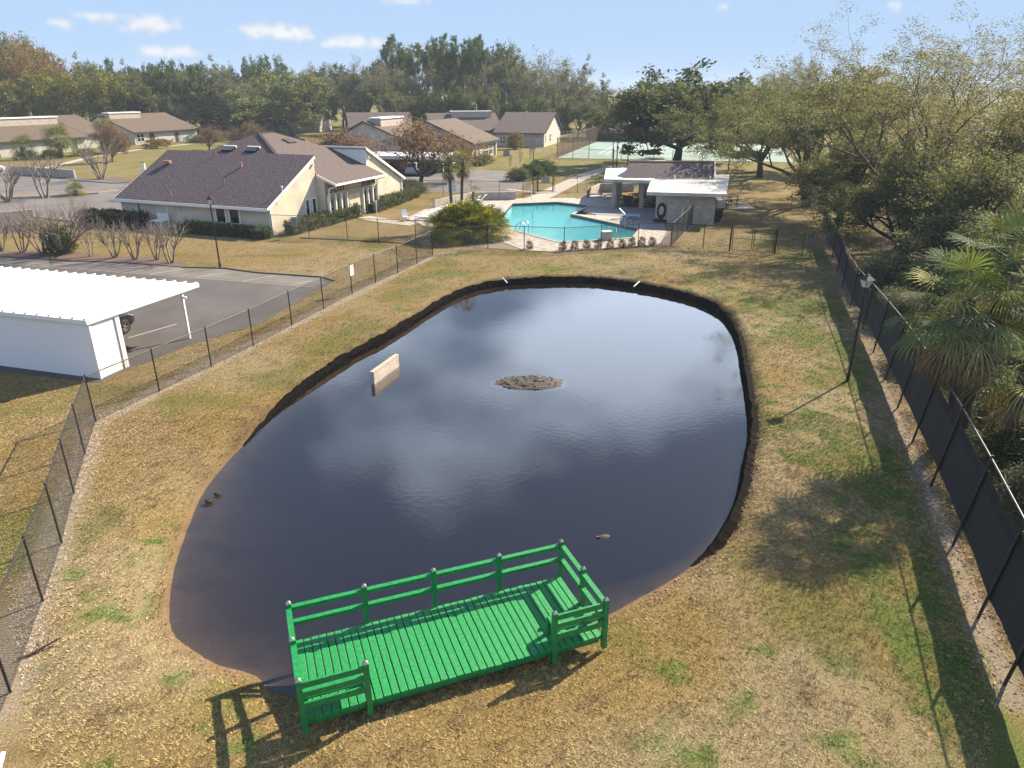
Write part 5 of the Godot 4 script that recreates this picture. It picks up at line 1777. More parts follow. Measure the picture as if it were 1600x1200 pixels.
func protos() -> void:
	var oak := {"levels": 4, "kids": [7, 4, 4, 3], "first": [0.55, 0.35, 0.3, 0.3], "angle": [1.0, 0.75, 0.7, 0.7], "shrink": [1.5, 0.62, 0.6, 0.6], "lift": [0.0, 0.03, 0.02, 0.0, 0.0], "wiggle": 0.16, "trunk": 3.2, "rad": 0.5, "per": 22, "leaf": 0.23, "clump": 0.8, "colors": OAK, "bark": "dark_bark", "low": 1.6, "flat": 0.75}
	P.oak = tree_proto("oak_tree", oak, 11)
	P.oak3 = tree_proto("oak_tree", oak.merged({"kids": [9, 4, 4, 3], "colors": [Color(0.24, 0.28, 0.13), Color(0.18, 0.23, 0.11), Color(0.33, 0.29, 0.10), Color(0.14, 0.19, 0.09)]}, true), 31)
	P.oak2 = tree_proto("oak_tree", oak.merged({"kids": [6, 4, 4, 3], "wiggle": 0.2, "colors": MIXED, "per": 18}, true), 12)
	P.deep = tree_proto("evergreen_tree", oak.merged({"kids": [8, 4, 3, 3], "colors": DEEP, "trunk": 4.0, "angle": [0.85, 0.7, 0.7, 0.7], "per": 26, "clump": 0.9, "leaf": 0.27, "rad": 0.3, "low": 0.5}, true), 13)
	P.mixed = tree_proto("broadleaf_tree", oak.merged({"kids": [7, 4, 3, 3], "colors": MIXED, "trunk": 6.0, "shrink": [0.85, 0.6, 0.62, 0.62], "angle": [0.7, 0.65, 0.65, 0.7], "per": 22, "leaf": 0.24, "clump": 0.8, "rad": 0.32, "first": [0.3, 0.3, 0.3, 0.3]}, true), 14)
	P.mixed2 = tree_proto("broadleaf_tree", oak.merged({"kids": [8, 4, 3, 3], "colors": [MIXED[0], MIXED[3], GREYISH[0], OAK[1]], "trunk": 7.0, "shrink": [0.7, 0.62, 0.62, 0.62], "angle": [0.75, 0.7, 0.65, 0.7], "per": 16, "leaf": 0.24, "clump": 0.8, "rad": 0.3, "first": [0.3, 0.3, 0.3, 0.3]}, true), 15)
	P.grey = tree_proto("hardwood_tree", oak.merged({"kids": [8, 5, 4, 3], "colors": GREYISH, "trunk": 7.0, "shrink": [0.8, 0.6, 0.6, 0.6], "angle": [0.6, 0.6, 0.6, 0.65], "lift": [0.0, 0.08, 0.05, 0.03, 0.0], "per": 7, "leaf": 0.17, "clump": 0.8, "rad": 0.3, "first": [0.35, 0.3, 0.3, 0.3], "bark": "bark"}, true), 16)
	P.grey2 = tree_proto("hardwood_tree", oak.merged({"kids": [7, 5, 4, 3], "colors": [GREYISH[0], GREYISH[2], MIXED[1]], "trunk": 8.0, "shrink": [0.7, 0.62, 0.6, 0.6], "angle": [0.65, 0.6, 0.6, 0.65], "lift": [0.0, 0.1, 0.05, 0.03, 0.0], "per": 9, "leaf": 0.18, "clump": 0.75, "rad": 0.28, "first": [0.35, 0.3, 0.3, 0.3], "bark": "bark"}, true), 17)
	P.yellow = tree_proto("spring_tree", oak.merged({"kids": [7, 4, 4, 3], "colors": YELLOW, "trunk": 4.0, "shrink": [1.1, 0.6, 0.6, 0.6], "angle": [0.8, 0.7, 0.65, 0.7], "per": 15, "leaf": 0.22, "clump": 0.75, "rad": 0.35, "bark": "dark_bark"}, true), 18)
	P.autumn = tree_proto("autumn_tree", oak.merged({"kids": [7, 5, 4, 3], "colors": AUTUMN, "trunk": 5.0, "shrink": [1.0, 0.6, 0.6, 0.6], "angle": [0.7, 0.65, 0.6, 0.65], "lift": [0.0, 0.08, 0.05, 0.03, 0.0], "per": 8, "leaf": 0.18, "clump": 0.75, "rad": 0.35, "bark": "bark"}, true), 19)
	P.pine = tree_proto("pine_tree", {"levels": 3, "kids": [13, 4, 3], "first": [0.72, 0.5, 0.4], "angle": [1.1, 0.6, 0.6], "shrink": [0.2, 0.5, 0.6], "lift": [0.0, 0.06, 0.06, 0.0], "wiggle": 0.06, "trunk": 20.0, "rad": 0.32, "per": 34, "leaf": 0.26, "slim": 0.3, "clump": 0.75, "flat": 0.55, "colors": PINE, "bark": "bark"}, 20)
	P.russet = tree_proto("russet_tree", {"levels": 4, "kids": [7, 5, 4, 3], "first": [0.4, 0.3, 0.25, 0.3], "angle": [0.72, 0.55, 0.6, 0.6], "shrink": [1.6, 0.62, 0.6, 0.55], "lift": [0.0, 0.1, 0.05, 0.03, 0.0], "wiggle": 0.14, "trunk": 1.7, "rad": 0.22, "per": 9, "leaf": 0.1, "clump": 0.5, "colors": RUSSET, "bark": "bark"}, 21)
	# the big half-bare trees on the right, with limbs that show
	var big := {"levels": 5, "kids": [6, 4, 4, 3, 3], "first": [0.35, 0.35, 0.3, 0.3, 0.3], "angle": [0.62, 0.6, 0.6, 0.65, 0.65], "shrink": [1.15, 0.68, 0.62, 0.6, 0.55], "lift": [0.0, 0.09, 0.05, 0.03, 0.0, 0.0], "wiggle": 0.17, "trunk": 4.2, "rad": 0.36, "per": 23, "leaf": 0.062, "clump": 0.5, "skin": "thin_leaf", "colors": OLIVES, "bark": "bark", "mid": true, "low": 0.8}
	P.big = tree_proto("hardwood_tree", big, 22)
	P.big2 = tree_proto("hardwood_tree", big.merged({"per": 22, "leaf": 0.066, "angle": [0.85, 0.7, 0.65, 0.65, 0.65], "colors": [OLIVES[0], OLIVES[1], MIXED[0], OLIVES[3]], "trunk": 3.2, "shrink": [1.3, 0.66, 0.62, 0.6, 0.55]}, true), 23)
	P.leafy = tree_proto("broadleaf_tree", big.merged({"levels": 4, "kids": [7, 5, 4, 4], "per": 42, "leaf": 0.075, "clump": 0.55, "angle": [0.9, 0.75, 0.7, 0.7, 0.65], "colors": [OLIVES[1], OLIVES[3], MIXED[0], OLIVES[0], GREYISH[1]], "trunk": 2.4, "shrink": [1.2, 0.66, 0.62, 0.6, 0.55], "bark": "dark_bark", "low": 0.2}, true), 24)
	# leafless crape myrtles
	var crape := {"levels": 3, "stems": 6, "splay": 0.5, "kids": [4, 4, 3], "first": [0.5, 0.4, 0.35], "angle": [0.4, 0.45, 0.5], "shrink": [0.7, 0.62, 0.6], "lift": [0.05, 0.06, 0.03, 0.0], "wiggle": 0.16, "trunk": 0.85, "rad": 0.038, "thin": 0.8, "per": 0, "clump": 0.1, "leaf": 0.03, "colors": RUSSET, "bark": "pale_bark"}
	P.crape = tree_proto("crape_myrtle", crape, 25)
	P.crape2 = tree_proto("crape_myrtle", crape.merged({"stems": 4, "splay": 0.4, "kids": [4, 3, 3]}, true), 26)
	P.crape_big = tree_proto("crape_myrtle", crape.merged({"stems": 16, "splay": 0.75, "kids": [4, 4, 4], "trunk": 1.7, "rad": 0.055, "angle": [0.35, 0.4, 0.45]}, true), 27)
	P.bush = bush_proto("shrub", DEEP, 150, 0.035, 30, 28)
	P.bush_mix = bush_proto("shrub", MIXED, 150, 0.03, 30, 29)
	P.red = bush_proto("red_shrub", [Color(0.17, 0.05, 0.045), Color(0.25, 0.09, 0.075), Color(0.11, 0.04, 0.035)], 70, 0.05, 14, 30)
	P.gold = bush_proto("shrub", [Color(0.30, 0.22, 0.06), Color(0.24, 0.12, 0.05), Color(0.16, 0.17, 0.05)], 90, 0.05, 18, 32)
	P.thicket = bush_proto("shrub", [OLIVES[1], MIXED[0], GREYISH[0], Color(0.22, 0.22, 0.16)], 220, 0.02, 44, 33)


const PLACE := ["leftmost", "second from the left", "third from the left", "fourth from the left", "fifth from the left", "sixth from the left", "seventh from the left", "eighth from the left", "ninth from the left", "tenth from the left", "eleventh from the left", "twelfth from the left", "thirteenth from the left"]


func far_trees() -> void:
	# [kind, x, z, height, crown radius]
	var all := [
		["mixed2", -167.0, -239, 27.8, 7.0], ["mixed", -157.2, -234, 27.0, 8.3], ["mixed", -163.2, -256, 28.5, 7.3], ["mixed", -144.4, -237, 25.9, 8.4], ["mixed2", -147.2, -252, 22.0, 6.5], ["mixed2", -140.0, -252, 22.0, 7.5],
		["deep", -129.7, -248, 20.2, 7.2], ["mixed2", -128.2, -258, 20.3, 6.7], ["deep", -111.8, -241, 18.7, 7.5], ["deep", -102.8, -237, 19.5, 8.0], ["oak2", -95.1, -233, 19.2, 6.7], ["mixed2", -93.1, -247, 21.1, 7.7],
		["oak2", -83.6, -238, 20.6, 6.9], ["deep", -76.9, -242, 21.1, 6.8], ["mixed2", -71.9, -254, 21.4, 7.5], ["grey2", -58.3, -235, 19.3, 6.7], ["grey", -54.1, -243, 19.1, 8.4], ["grey", -45.8, -242, 21.2, 6.8],
		["mixed", -41.0, -252, 22.9, 8.2], ["grey2", -30.3, -234, 24.0, 8.2], ["mixed", -24.3, -240, 25.1, 6.4], ["grey", -16.9, -243, 25.5, 6.9], ["deep", -8.5, -241, 25.5, 8.5], ["grey", -1.3, -238, 25.4, 6.1],
		["mixed2", 5.4, -253, 24.2, 7.4], ["grey", 12.9, -242, 23.7, 7.3], ["mixed2", 21.3, -245, 21.4, 6.6], ["mixed2", 27.2, -233, 15.8, 6.6], ["mixed2", 39.3, -258, 12.8, 6.1], ["deep", 43.0, -239, 13.9, 6.6],
		["grey2", 50.8, -236, 15.0, 8.3], ["mixed", 61.7, -250, 13.5, 7.6], ["grey", 71.6, -254, 15.6, 6.2], ["mixed2", 77.3, -250, 17.2, 7.6], ["grey2", 86.6, -252, 18.1, 7.3], ["grey2", 95.1, -253, 22.0, 7.0],
		["yellow", -138.4, -203, 23.4, 7.8], ["autumn", -132.0, -203, 20.1, 7.4], ["mixed", -129.0, -210, 19.4, 6.4], ["autumn", -116.9, -200, 17.0, 6.5], ["mixed", -120.2, -219, 14.3, 7.1], ["yellow", -102.0, -201, 13.7, 6.7],
		["deep", -102.0, -219, 12.7, 6.9], ["mixed", -94.3, -217, 15.1, 7.7], ["mixed", -78.9, -199, 15.9, 7.5], ["grey2", -70.1, -195, 14.1, 7.7], ["deep", -69.7, -212, 16.5, 7.6], ["deep", -59.5, -202, 14.3, 6.8],
		["grey2", -56.4, -214, 16.2, 6.9], ["deep", -48.7, -219, 17.8, 7.8], ["grey2", -38.7, -204, 16.4, 7.6], ["grey2", -31.5, -200, 17.6, 6.7], ["mixed2", -23.6, -203, 18.2, 6.0], ["mixed", -18.0, -215, 22.4, 6.2],
		["grey2", -9.3, -214, 19.8, 7.0], ["mixed", -1.6, -204, 20.5, 6.4], ["grey", 6.5, -195, 19.8, 7.8], ["mixed2", 14.7, -209, 18.3, 7.7], ["mixed2", 23.7, -214, 13.7, 6.5], ["grey2", 32.1, -216, 10.8, 6.2],
		["oak2", 39.8, -220, 10.6, 7.9], ["grey2", 46.9, -220, 9.5, 7.8], ["oak2", 52.5, -215, 11.6, 6.7], ["mixed", 53.9, -195, 11.4, 7.5], ["mixed", 63.4, -206, 13.9, 7.2], ["mixed", 73.3, -213, 13.5, 7.9],
		["pine", -33.1, -212, 24.6, 4.6], ["pine", -24.7, -212, 22.7, 4.2], ["pine", -19.7, -212, 24.9, 4.2], ["pine", -15.0, -212, 24.3, 4.2], ["pine", -10.2, -212, 24.6, 4.2], ["autumn", -122.0, -188, 24.4, 10],
		["autumn", -115.4, -190, 21.0, 9], ["yellow", -122.6, -182, 15.8, 8], ["yellow", -113.0, -180, 14.8, 7], ["yellow", -105.6, -184, 16.6, 8], ["yellow", -96.1, -182, 16.8, 7.5], ["mixed", -89.8, -183, 14.9, 5.5],
		["deep", -89.2, -195, 16.9, 7.5], ["deep", -81.1, -195, 16.9, 8], ["mixed", -92.3, -188, 10.6, 6.6], ["oak2", -84.1, -188, 10.0, 6.5], ["mixed", -94.6, -236, 10.4, 6.0], ["mixed", -86.4, -238, 9.6, 6.1],
		["oak2", -76.8, -238, 11.4, 6.4], ["mixed", -68.5, -241, 10.4, 6.4], ["deep", -58.5, -239, 12.6, 5.6], ["oak2", -48.6, -247, 10.8, 6.0], ["mixed", -29.9, -186, 12.0, 6.9], ["deep", -20.8, -183, 9.8, 5.6],
		["deep", -14.0, -182, 11.5, 6.4], ["oak2", -6.3, -186, 12.6, 5.9], ["deep", 2.0, -181, 9.8, 5.6], ["oak2", 9.3, -188, 10.8, 6.4], ["mixed", 15.6, -180, 9.8, 6.8], ["oak2", 24.4, -186, 10.5, 6.6],
		["mixed", 32.3, -186, 12.2, 6.8], ["mixed", 38.5, -179, 12.1, 6.8], ["oak2", 46.6, -184, 10.0, 6.0], ["deep", 54.0, -184, 11.8, 6.5]]
	all.sort_custom(func(a, b): return a[1] / -a[2] < b[1] / -b[2])
	var words := {"oak": ["spreading grey-green oak", "oak"], "oak2": ["olive-green oak", "oak"], "deep": ["dark evergreen tree", "tree"], "mixed": ["green broadleaf tree", "tree"], "mixed2": ["thin olive broadleaf tree", "tree"], "grey": ["grey half-bare hardwood", "tree"], "grey2": ["brown-grey thin-crowned hardwood", "tree"], "yellow": ["yellow-green leafing tree", "tree"], "autumn": ["orange-brown half-bare tree", "tree"], "pine": ["tall pine with clumped crown", "pine tree"]}
	var zones := [[-0.50, "behind the tan-roofed houses"], [-0.33, "above the clubhouse roof"], [-0.16, "above the clubhouse entrance"], [0.04, "behind the purple-roofed houses"], [0.2, "behind the left tennis court"], [9.0, "behind the right tennis court"]]
	var count := {}
	for t in all:
		var z := 0
		while t[1] / -t[2] > zones[z][0]:
			z += 1
		var depth := "far" if t[2] < -225 else ("mid-row" if t[2] < -186 else "front-row")
		var key: String = "%s %s %s" % [depth, words[t[0]][0], zones[z][1]]
		var i: int = count.get(key, 0)
		count[key] = i + 1
		plant(P[t[0]], Vector3(t[1], 0, t[2]), t[3], t[4], rg.randf() * TAU, "%s, %s" % [key, PLACE[i]], words[t[0]][1], "woods behind the houses")


func near_plants() -> void:
	plant(P.oak3, Vector3(-57, 0, -196), 15.6, 15.5, 0.6, "big round oak with yellow tinge on the lawn behind the clubhouse ridge", "oak tree")
	plant(P.oak, Vector3(-78, 0, -206), 16.0, 13.0, 2.6, "dark spreading oak before the white house, left of the big round oak", "oak tree")
	plant(P.oak, Vector3(26.5, 0, -119.5), 14.8, 14.5, 4.0, "big grey-green oak with a forked trunk before the tennis courts", "oak tree")
	plant(P.russet, Vector3(-11.6, 0, -93.2), 8.6, 5.9, 0.3, "red-brown leaved spreading tree by the rear fence and parking court", "tree")
	plant(P.russet, Vector3(-24.0, 0, -100), 6.8, 6.0, 2.0, "smaller red-brown tree peeping over the clubhouse's right wing", "tree")
	# right of the boundary fence
	plant(P.big, Vector3(29.0, 0, -53), 16.6, 10.0, 0.4, "tall half-bare hardwood with dark spreading limbs behind the boundary fence", "tree")
	plant(P.big2, Vector3(41, 0, -52), 16.0, 9.5, 1.9, "golden-leaved hardwood at the right edge beyond the boundary fence", "tree")
	plant(P.big2, Vector3(30, 0, -74), 13.5, 8.5, 3.3, "olive-leaved tree leaning over the lawn beyond the pavilion's right side", "tree")
	plant(P.big, Vector3(44, 0, -78), 19.5, 11.0, 2.2, "tallest sparse brown-topped hardwood at the upper right", "tree")
	plant(P.big2, Vector3(33.5, 0, -100), 13.0, 8.5, 5.0, "yellowing tree right of the grey-green oak, over the court fence", "tree")
	plant(P.big, Vector3(56, 0, -70), 19.5, 11.5, 4.4, "tall bare-topped hardwood furthest right behind the golden one", "tree")
	plant(P.leafy, Vector3(25.6, 0, -46.5), 8.0, 4.6, 0.8, "dense dark green tree hanging over the far end of the privacy screen", "tree")
	plant(P.leafy, Vector3(29, 0, -41.5), 8.0, 5.2, 2.4, "dense green tree behind the middle of the privacy screen", "tree")
	plant(P.leafy, Vector3(28.5, 0, -63), 8.5, 5.0, 4.2, "dense green tree at the shaded lawn's edge beyond the pool gates", "tree")
	plant(P.leafy, Vector3(35.5, 0, -36), 8.0, 5.5, 5.3, "dense green tree right of the palms at the frame's edge", "tree")
	plant(P.mixed, Vector3(48, 0, -112), 14, 9.0, 5.0, "green tree beyond the right tennis court behind the half-bare hardwoods", "tree")
	# undergrowth along the outside of the boundary fence
	var spots := [[16.6, -20.0, 1.5, 1.5], [18.4, -22.6, 1.9, 1.8], [19.8, -26.4, 2.2, 1.8], [17.6, -28.5, 1.5, 1.3], [21.2, -31.0, 2.4, 2.0], [19.4, -34.6, 1.8, 1.4], [22.5, -36.5, 3.0, 2.0], [21.8, -40.6, 2.4, 1.7], [15.2, -17.2, 1.2, 1.3], [24.2, -30.2, 2.6, 2.2], [14.0, -14.2, 1.1, 1.2], [16.4, -16.6, 1.5, 1.5]]
	for i in spots.size():
		var s: Array = spots[i]
		plant(P.thicket if i % 3 else P.bush_mix, Vector3(s[0], 0, s[1]), s[2], s[3], i * 1.7, "tangled grey-green shrub behind the privacy screen, %s counting from its near end" % ["first", "second", "third", "fourth", "fifth", "sixth", "seventh", "eighth", "ninth", "tenth", "eleventh", "twelfth"][[3, 5, 6, 7, 9, 10, 11, 8, 2, 4, 0, 1][i]], "shrub", "undergrowth along the boundary fence")
	# cabbage palms
	var pc := [Color(0.10, 0.15, 0.055), Color(0.16, 0.2, 0.07), Color(0.07, 0.11, 0.055), Color(0.27, 0.27, 0.08), Color(0.2, 0.2, 0.11)]
	put(palm("cabbage_palm", 5.1, Vector2(-0.75, 0.5), 0.2, 34, 0.98, 1.3, 22, pc, 41, 30), Vector3(14.5, 0, -21.3), 0.0, "cabbage palm with a brown skirt of dead fronds behind the privacy screen", "palm tree")
	put(palm("cabbage_palm", 6.0, Vector2(0.2, 0.2), 0.2, 34, 0.98, 1.3, 12, pc, 42, 30), Vector3(15.7, 0, -22.5), 0.0, "taller cabbage palm at the right edge, behind the skirted one", "palm tree")
	put(palm("cabbage_palm", 3.2, Vector2(0.3, 0.4), 0.2, 28, 0.95, 1.2, 8, pc, 43, 28), Vector3(15.8, 0, -20.3), 2.0, "low cabbage palm with hanging fronds beneath the two taller ones", "palm tree")
	put(palm("palmetto", 0.3, Vector2(0.0, 0.0), 0.14, 14, 0.8, 0.7, 0, pc, 44, 20), Vector3(16.2, 0, -20.6), 0.4, "small palmetto at the foot of the skirted cabbage palm", "palmetto")
	# palmetto clump by the pool
	var pal := Node3D.new()
	pal.name = "palmetto_clump"
	var pr := RandomNumberGenerator.new()
	pr.seed = 51
	var tr := MB.new()
	var fm := MB.new()
	for i in 30:
		var a := i * 2.4
		var rr := 2.0 * sqrt((i + 0.3) / 30.0)
		var base := Vector3(cos(a) * rr * 1.1, 0, sin(a) * rr * 0.8)
		var hd := base * 1.08 + Vector3(0, lerpf(1.5, 0.35, pow(rr / 2.0, 1.6)) + pr.randf() * 0.35, 0)
		tr.tube(base, hd, 0.08, 0.06, 6)
		for k in 20:
			var b := k * 2.4 + pr.randf()
			var el := lerpf(1.3, -0.5, (k + 0.5) / 20)
			fan(fm, hd, Vector3(cos(b) * cos(el), sin(el), sin(b) * cos(el)), 0.75, 0.8, 18, 1.8, 0.45, [Color(0.09, 0.14, 0.045), Color(0.14, 0.19, 0.05), Color(0.42, 0.36, 0.05), Color(0.55, 0.41, 0.05), Color(0.08, 0.12, 0.045), Color(0.24, 0.26, 0.06)][pr.randi() % 6], pr, 0.018, 0.035)
	part(pal, "stems", tr.mesh(), M.palm_bark)
	part(pal, "fronds", fm.mesh(), M.frond, Transform3D(), "stuff")
	put(pal, Vector3(-3.6, 0, -57.4), 0.2, "round green and yellow palmetto clump at the pool deck's left end", "palmetto", "", 1.12)
	var wp := [Color(0.16, 0.19, 0.065), Color(0.22, 0.23, 0.07), Color(0.12, 0.14, 0.06)]
	put(palm("fan_palm", 5.3, Vector2(-0.15, 0.2), 0.13, 20, 0.6, 0.65, 12, wp, 52, 22), Vector3(-5.1, 0, -61.6), 0.0, "slender fan palm behind the palmetto clump, left one of the pair", "palm tree")
	put(palm("fan_palm", 5.7, Vector2(0.25, 0.1), 0.13, 22, 0.65, 0.7, 14, wp, 53, 22), Vector3(-4.3, 0, -61.9), 0.0, "slender fan palm behind the palmetto clump, right one of the pair", "palm tree")
	put(palm("fan_palm", 2.9, Vector2(0.1, 0.1), 0.12, 16, 0.5, 0.5, 8, wp, 54, 18), Vector3(-3.4, 0, -62.8), 0.0, "short young fan palm just right of the slender pair", "palm tree")
	# hedges
	hedge("dark clipped hedge along the clubhouse's left wing front", [[-27.6, -60.1], [-19.4, -57.0]], 1.2, 0.8, DEEP, 61)
	hedge("clipped hedge beside the clubhouse gable, up to the entrance path", [[-18.2, -58.6], [-16.7, -62.4], [-14.6, -68.0]], 1.2, 1.0, OAK, 62)
	hedge("clipped hedge beyond the entrance path, along the clubhouse's right wing", [[-13.7, -70.0], [-12.2, -75.5], [-10.9, -80.8]], 1.4, 1.0, OAK, 63)
	hedge("dark unclipped hedge at the clubhouse's left corner behind the crape myrtles", [[-37.5, -63.6], [-31.6, -61.6]], 1.6, 1.25, [Color(0.03, 0.03, 0.025), Color(0.06, 0.055, 0.04), Color(0.02, 0.025, 0.02)], 64)
	hedge("tall dark clipped hedge across the far end of the tennis courts", [[17.5, -176], [58, -167]], 2.0, 3.6, DEEP, 65)
	# crape myrtles along the parking lot
	plant(P.crape_big, Vector3(-32.4, 0, -51.2), 5.0, 3.4, 0.2, "large many-stemmed bare crape myrtle in the parking lot's mulch bed", "crape myrtle")
	var row := [[-37.4, -52.1, 3.6, 1.5, "at the photo's left edge by the lot"], [-35.6, -51.7, 3.4, 1.5, "left of the large one, leaning near the cream wall"], [-33.9, -51.3, 3.3, 1.6, "immediately left of the large one"], [-29.9, -50.3, 2.6, 0.9, "small, immediately right of the large one"], [-28.0, -49.9, 3.2, 1.5, "second right of the large one"], [-26.3, -49.4, 3.2, 1.5, "third right of the large one"], [-24.7, -49.2, 3.0, 1.3, "fourth right of the large one"], [-23.3, -48.3, 3.3, 1.7, "last of the row, nearest the lantern post"]]
	for i in row.size():
		var s: Array = row[i]
		plant(P.crape if i % 2 == 0 else P.crape2, Vector3(s[0], 0.04, s[1]), s[2], s[3], i * 1.3, "bare crape myrtle, " + s[4], "crape myrtle", "crape myrtles along the parking lot")
	plant(P.bush, Vector3(-32.6, 0, -51.5), 2.0, 0.9, 0.5, "dark green shrub growing inside the large bare crape myrtle", "shrub")
	plant(P.crape, Vector3(-53.2, 0, -77.0), 5.2, 3.0, 0.9, "bare crape myrtle on the road island at the left edge", "crape myrtle")
	plant(P.crape2, Vector3(-51.2, 0, -80.2), 5.6, 3.0, 2.9, "bare crape myrtle on the road island, right of the edge one", "crape myrtle")
	plant(P.crape, Vector3(-54.0, 0, -97.0), 6.0, 3.2, 4.0, "bare crape myrtle in the mulch bed beyond the road", "crape myrtle")
	plant(P.russet, Vector3(-65.5, 0, -122), 7.0, 2.8, 1.0, "thin orange-topped young tree leaning on the left lawn", "tree")
	plant(P.russet, Vector3(-59, 0, -146), 5.0, 3.2, 2.0, "pinkish twiggy small tree beyond the clubhouse roof's left ridge", "tree")
	plant(P.russet, Vector3(-56, 0, -160), 5.5, 3.4, 3.0, "pinkish twiggy small tree farther along the clubhouse ridge", "tree")
	# small palms and shrubs before the left houses
	var yc := [Color(0.13, 0.16, 0.05), Color(0.2, 0.2, 0.06), Color(0.09, 0.13, 0.04)]
	put(palm("pindo_palm", 2.6, Vector2(0.2, 0), 0.3, 26, 1.3, 0.9, 6, yc, 71, 24), Vector3(-74.5, 0, -138), 0, "bushy green palm before the second tan-roofed house", "palm tree", "", 1.5)
	put(palm("pindo_palm", 1.6, Vector2(0.1, 0), 0.3, 24, 1.2, 0.9, 0, yc, 72, 24), Vector3(-83.0, 0, -127), 0, "pale green palm before the white garage of the left house", "palm tree", "", 1.3)
	put(palm("pindo_palm", 2.0, Vector2(0.1, 0.1), 0.3, 28, 1.3, 0.9, 0, yc, 73, 24), Vector3(-78.8, 0, -130.5), 0, "pale green palm clump between the two left houses", "palm tree", "", 1.6)
	put(palm("sago_palm", 0.35, Vector2(0, 0), 0.2, 30, 0.75, 0.5, 6, [Color(0.2, 0.21, 0.05), Color(0.12, 0.16, 0.04), Color(0.3, 0.2, 0.06)], 74, 20), Vector3(-48.9, 0.14, -82.2), 0, "sago palm on the road island's paved nose", "sago palm", "", 1.2)
	put(palm("sago_palm", 0.3, Vector2(0, 0), 0.2, 22, 1.0, 0.9, 0, [Color(0.2, 0.18, 0.06), Color(0.14, 0.15, 0.05)], 75, 16), Vector3(-40.5, 0, -79.5), 0, "spiky palm showing over the clubhouse roof's left edge", "sago palm", "", 1.3)
	var sh := [["bush", -84.5, -130, 1.2, 1.6, "dark clipped shrub under the pale palm at the left house"], ["bush", -81.8, -132.5, 1.2, 1.5, "dark clipped shrub right of the pale palm at the left house"], ["gold", -77.0, -134.5, 1.2, 1.7, "reddish shrub before the second left house"], ["bush_mix", -75.5, -141, 2.0, 1.8, "grey shrub beside the bushy green palm"], ["gold", -72.5, -152, 1.8, 2.0, "yellow shrub at the third left house's corner"], ["gold", -73.6, -158, 1.5, 1.8, "rusty shrub beside the third left house's door"], ["bush_mix", -69.6, -168, 1.6, 2.2, "green shrub between the two white garage doors"], ["gold", -67.5, -172, 1.8, 1.5, "rusty shrub right of the two white garage doors"], ["bush_mix", -61, -170, 2.0, 2.6, "leafy shrub behind the clubhouse ridge"],
		["bush_mix", 0.8, -96.4, 1.6, 1.6, "grey-green shrub at the parking court's corner by the lantern"], ["bush", 2.6, -99.0, 1.9, 1.8, "dark shrub in the middle of the three by the lantern"], ["bush", 4.3, -103.8, 2.0, 2.0, "dark shrub at the far end of the three by the lantern"], ["bush", -5.2, -116.5, 1.3, 1.2, "dark green shrub left of the air conditioner by the sun room"], ["gold", -4.5, -120.5, 1.4, 1.5, "brownish shrub before the sun room wall"], ["gold", -9.0, -107.5, 1.2, 1.4, "yellow-brown shrub at the far carport's right end"], ["gold", 0.5, -149, 3.2, 1.6, "yellow-green small tree at the purple house's entrance"],
		["bush", -11.4, -84.2, 1.3, 1.6, "dark green bush at the clubhouse's right rear corner"], ["gold", -12.2, -87.0, 1.2, 1.5, "yellowish bush by the rear fence left of the red-brown tree"]]
	for s in sh:
		plant(P[s[0]], Vector3(s[1], 0, s[2]), s[3], s[4], s[1] * 1.3, s[5], "shrub")
	# red shrubs in a row before the pool
	var rs := [[1.3, -53.0, 0.8], [3.75, -52.35, 0.9], [4.65, -52.7, 0.85], [5.55, -53.0, 0.85], [6.45, -53.2, 0.9], [7.35, -53.2, 0.8], [8.25, -53.5, 0.82], [9.05, -53.85, 0.9], [9.85, -54.0, 0.9], [10.65, -54.2, 0.85]]
	for i in rs.size():
		plant(P.red, Vector3(rs[i][0], 0, rs[i][1]), rs[i][2] * 0.85, 0.3 if i else 0.27, i * 2.1, "lone small reddish shrub in the gravel left of the red row" if i == 0 else "round red shrub before the pool, %s of the row of nine" % PLACE[i - 1], "red shrub", "" if i == 0 else "red shrubs before the pool")
	# staked saplings
	var sap := [[-0.3, -115.2, "nearest"], [1.3, -120.5, "middle"], [3.1, -127.2, "farthest"]]
	for i in 3:
		plant(P.crape2, Vector3(sap[i][0], 0, sap[i][1]), 2.6, 0.5, i * 1.0, "bare staked sapling on the yellow-green lawn, %s of three" % sap[i][2], "sapling", "saplings on the lawn")


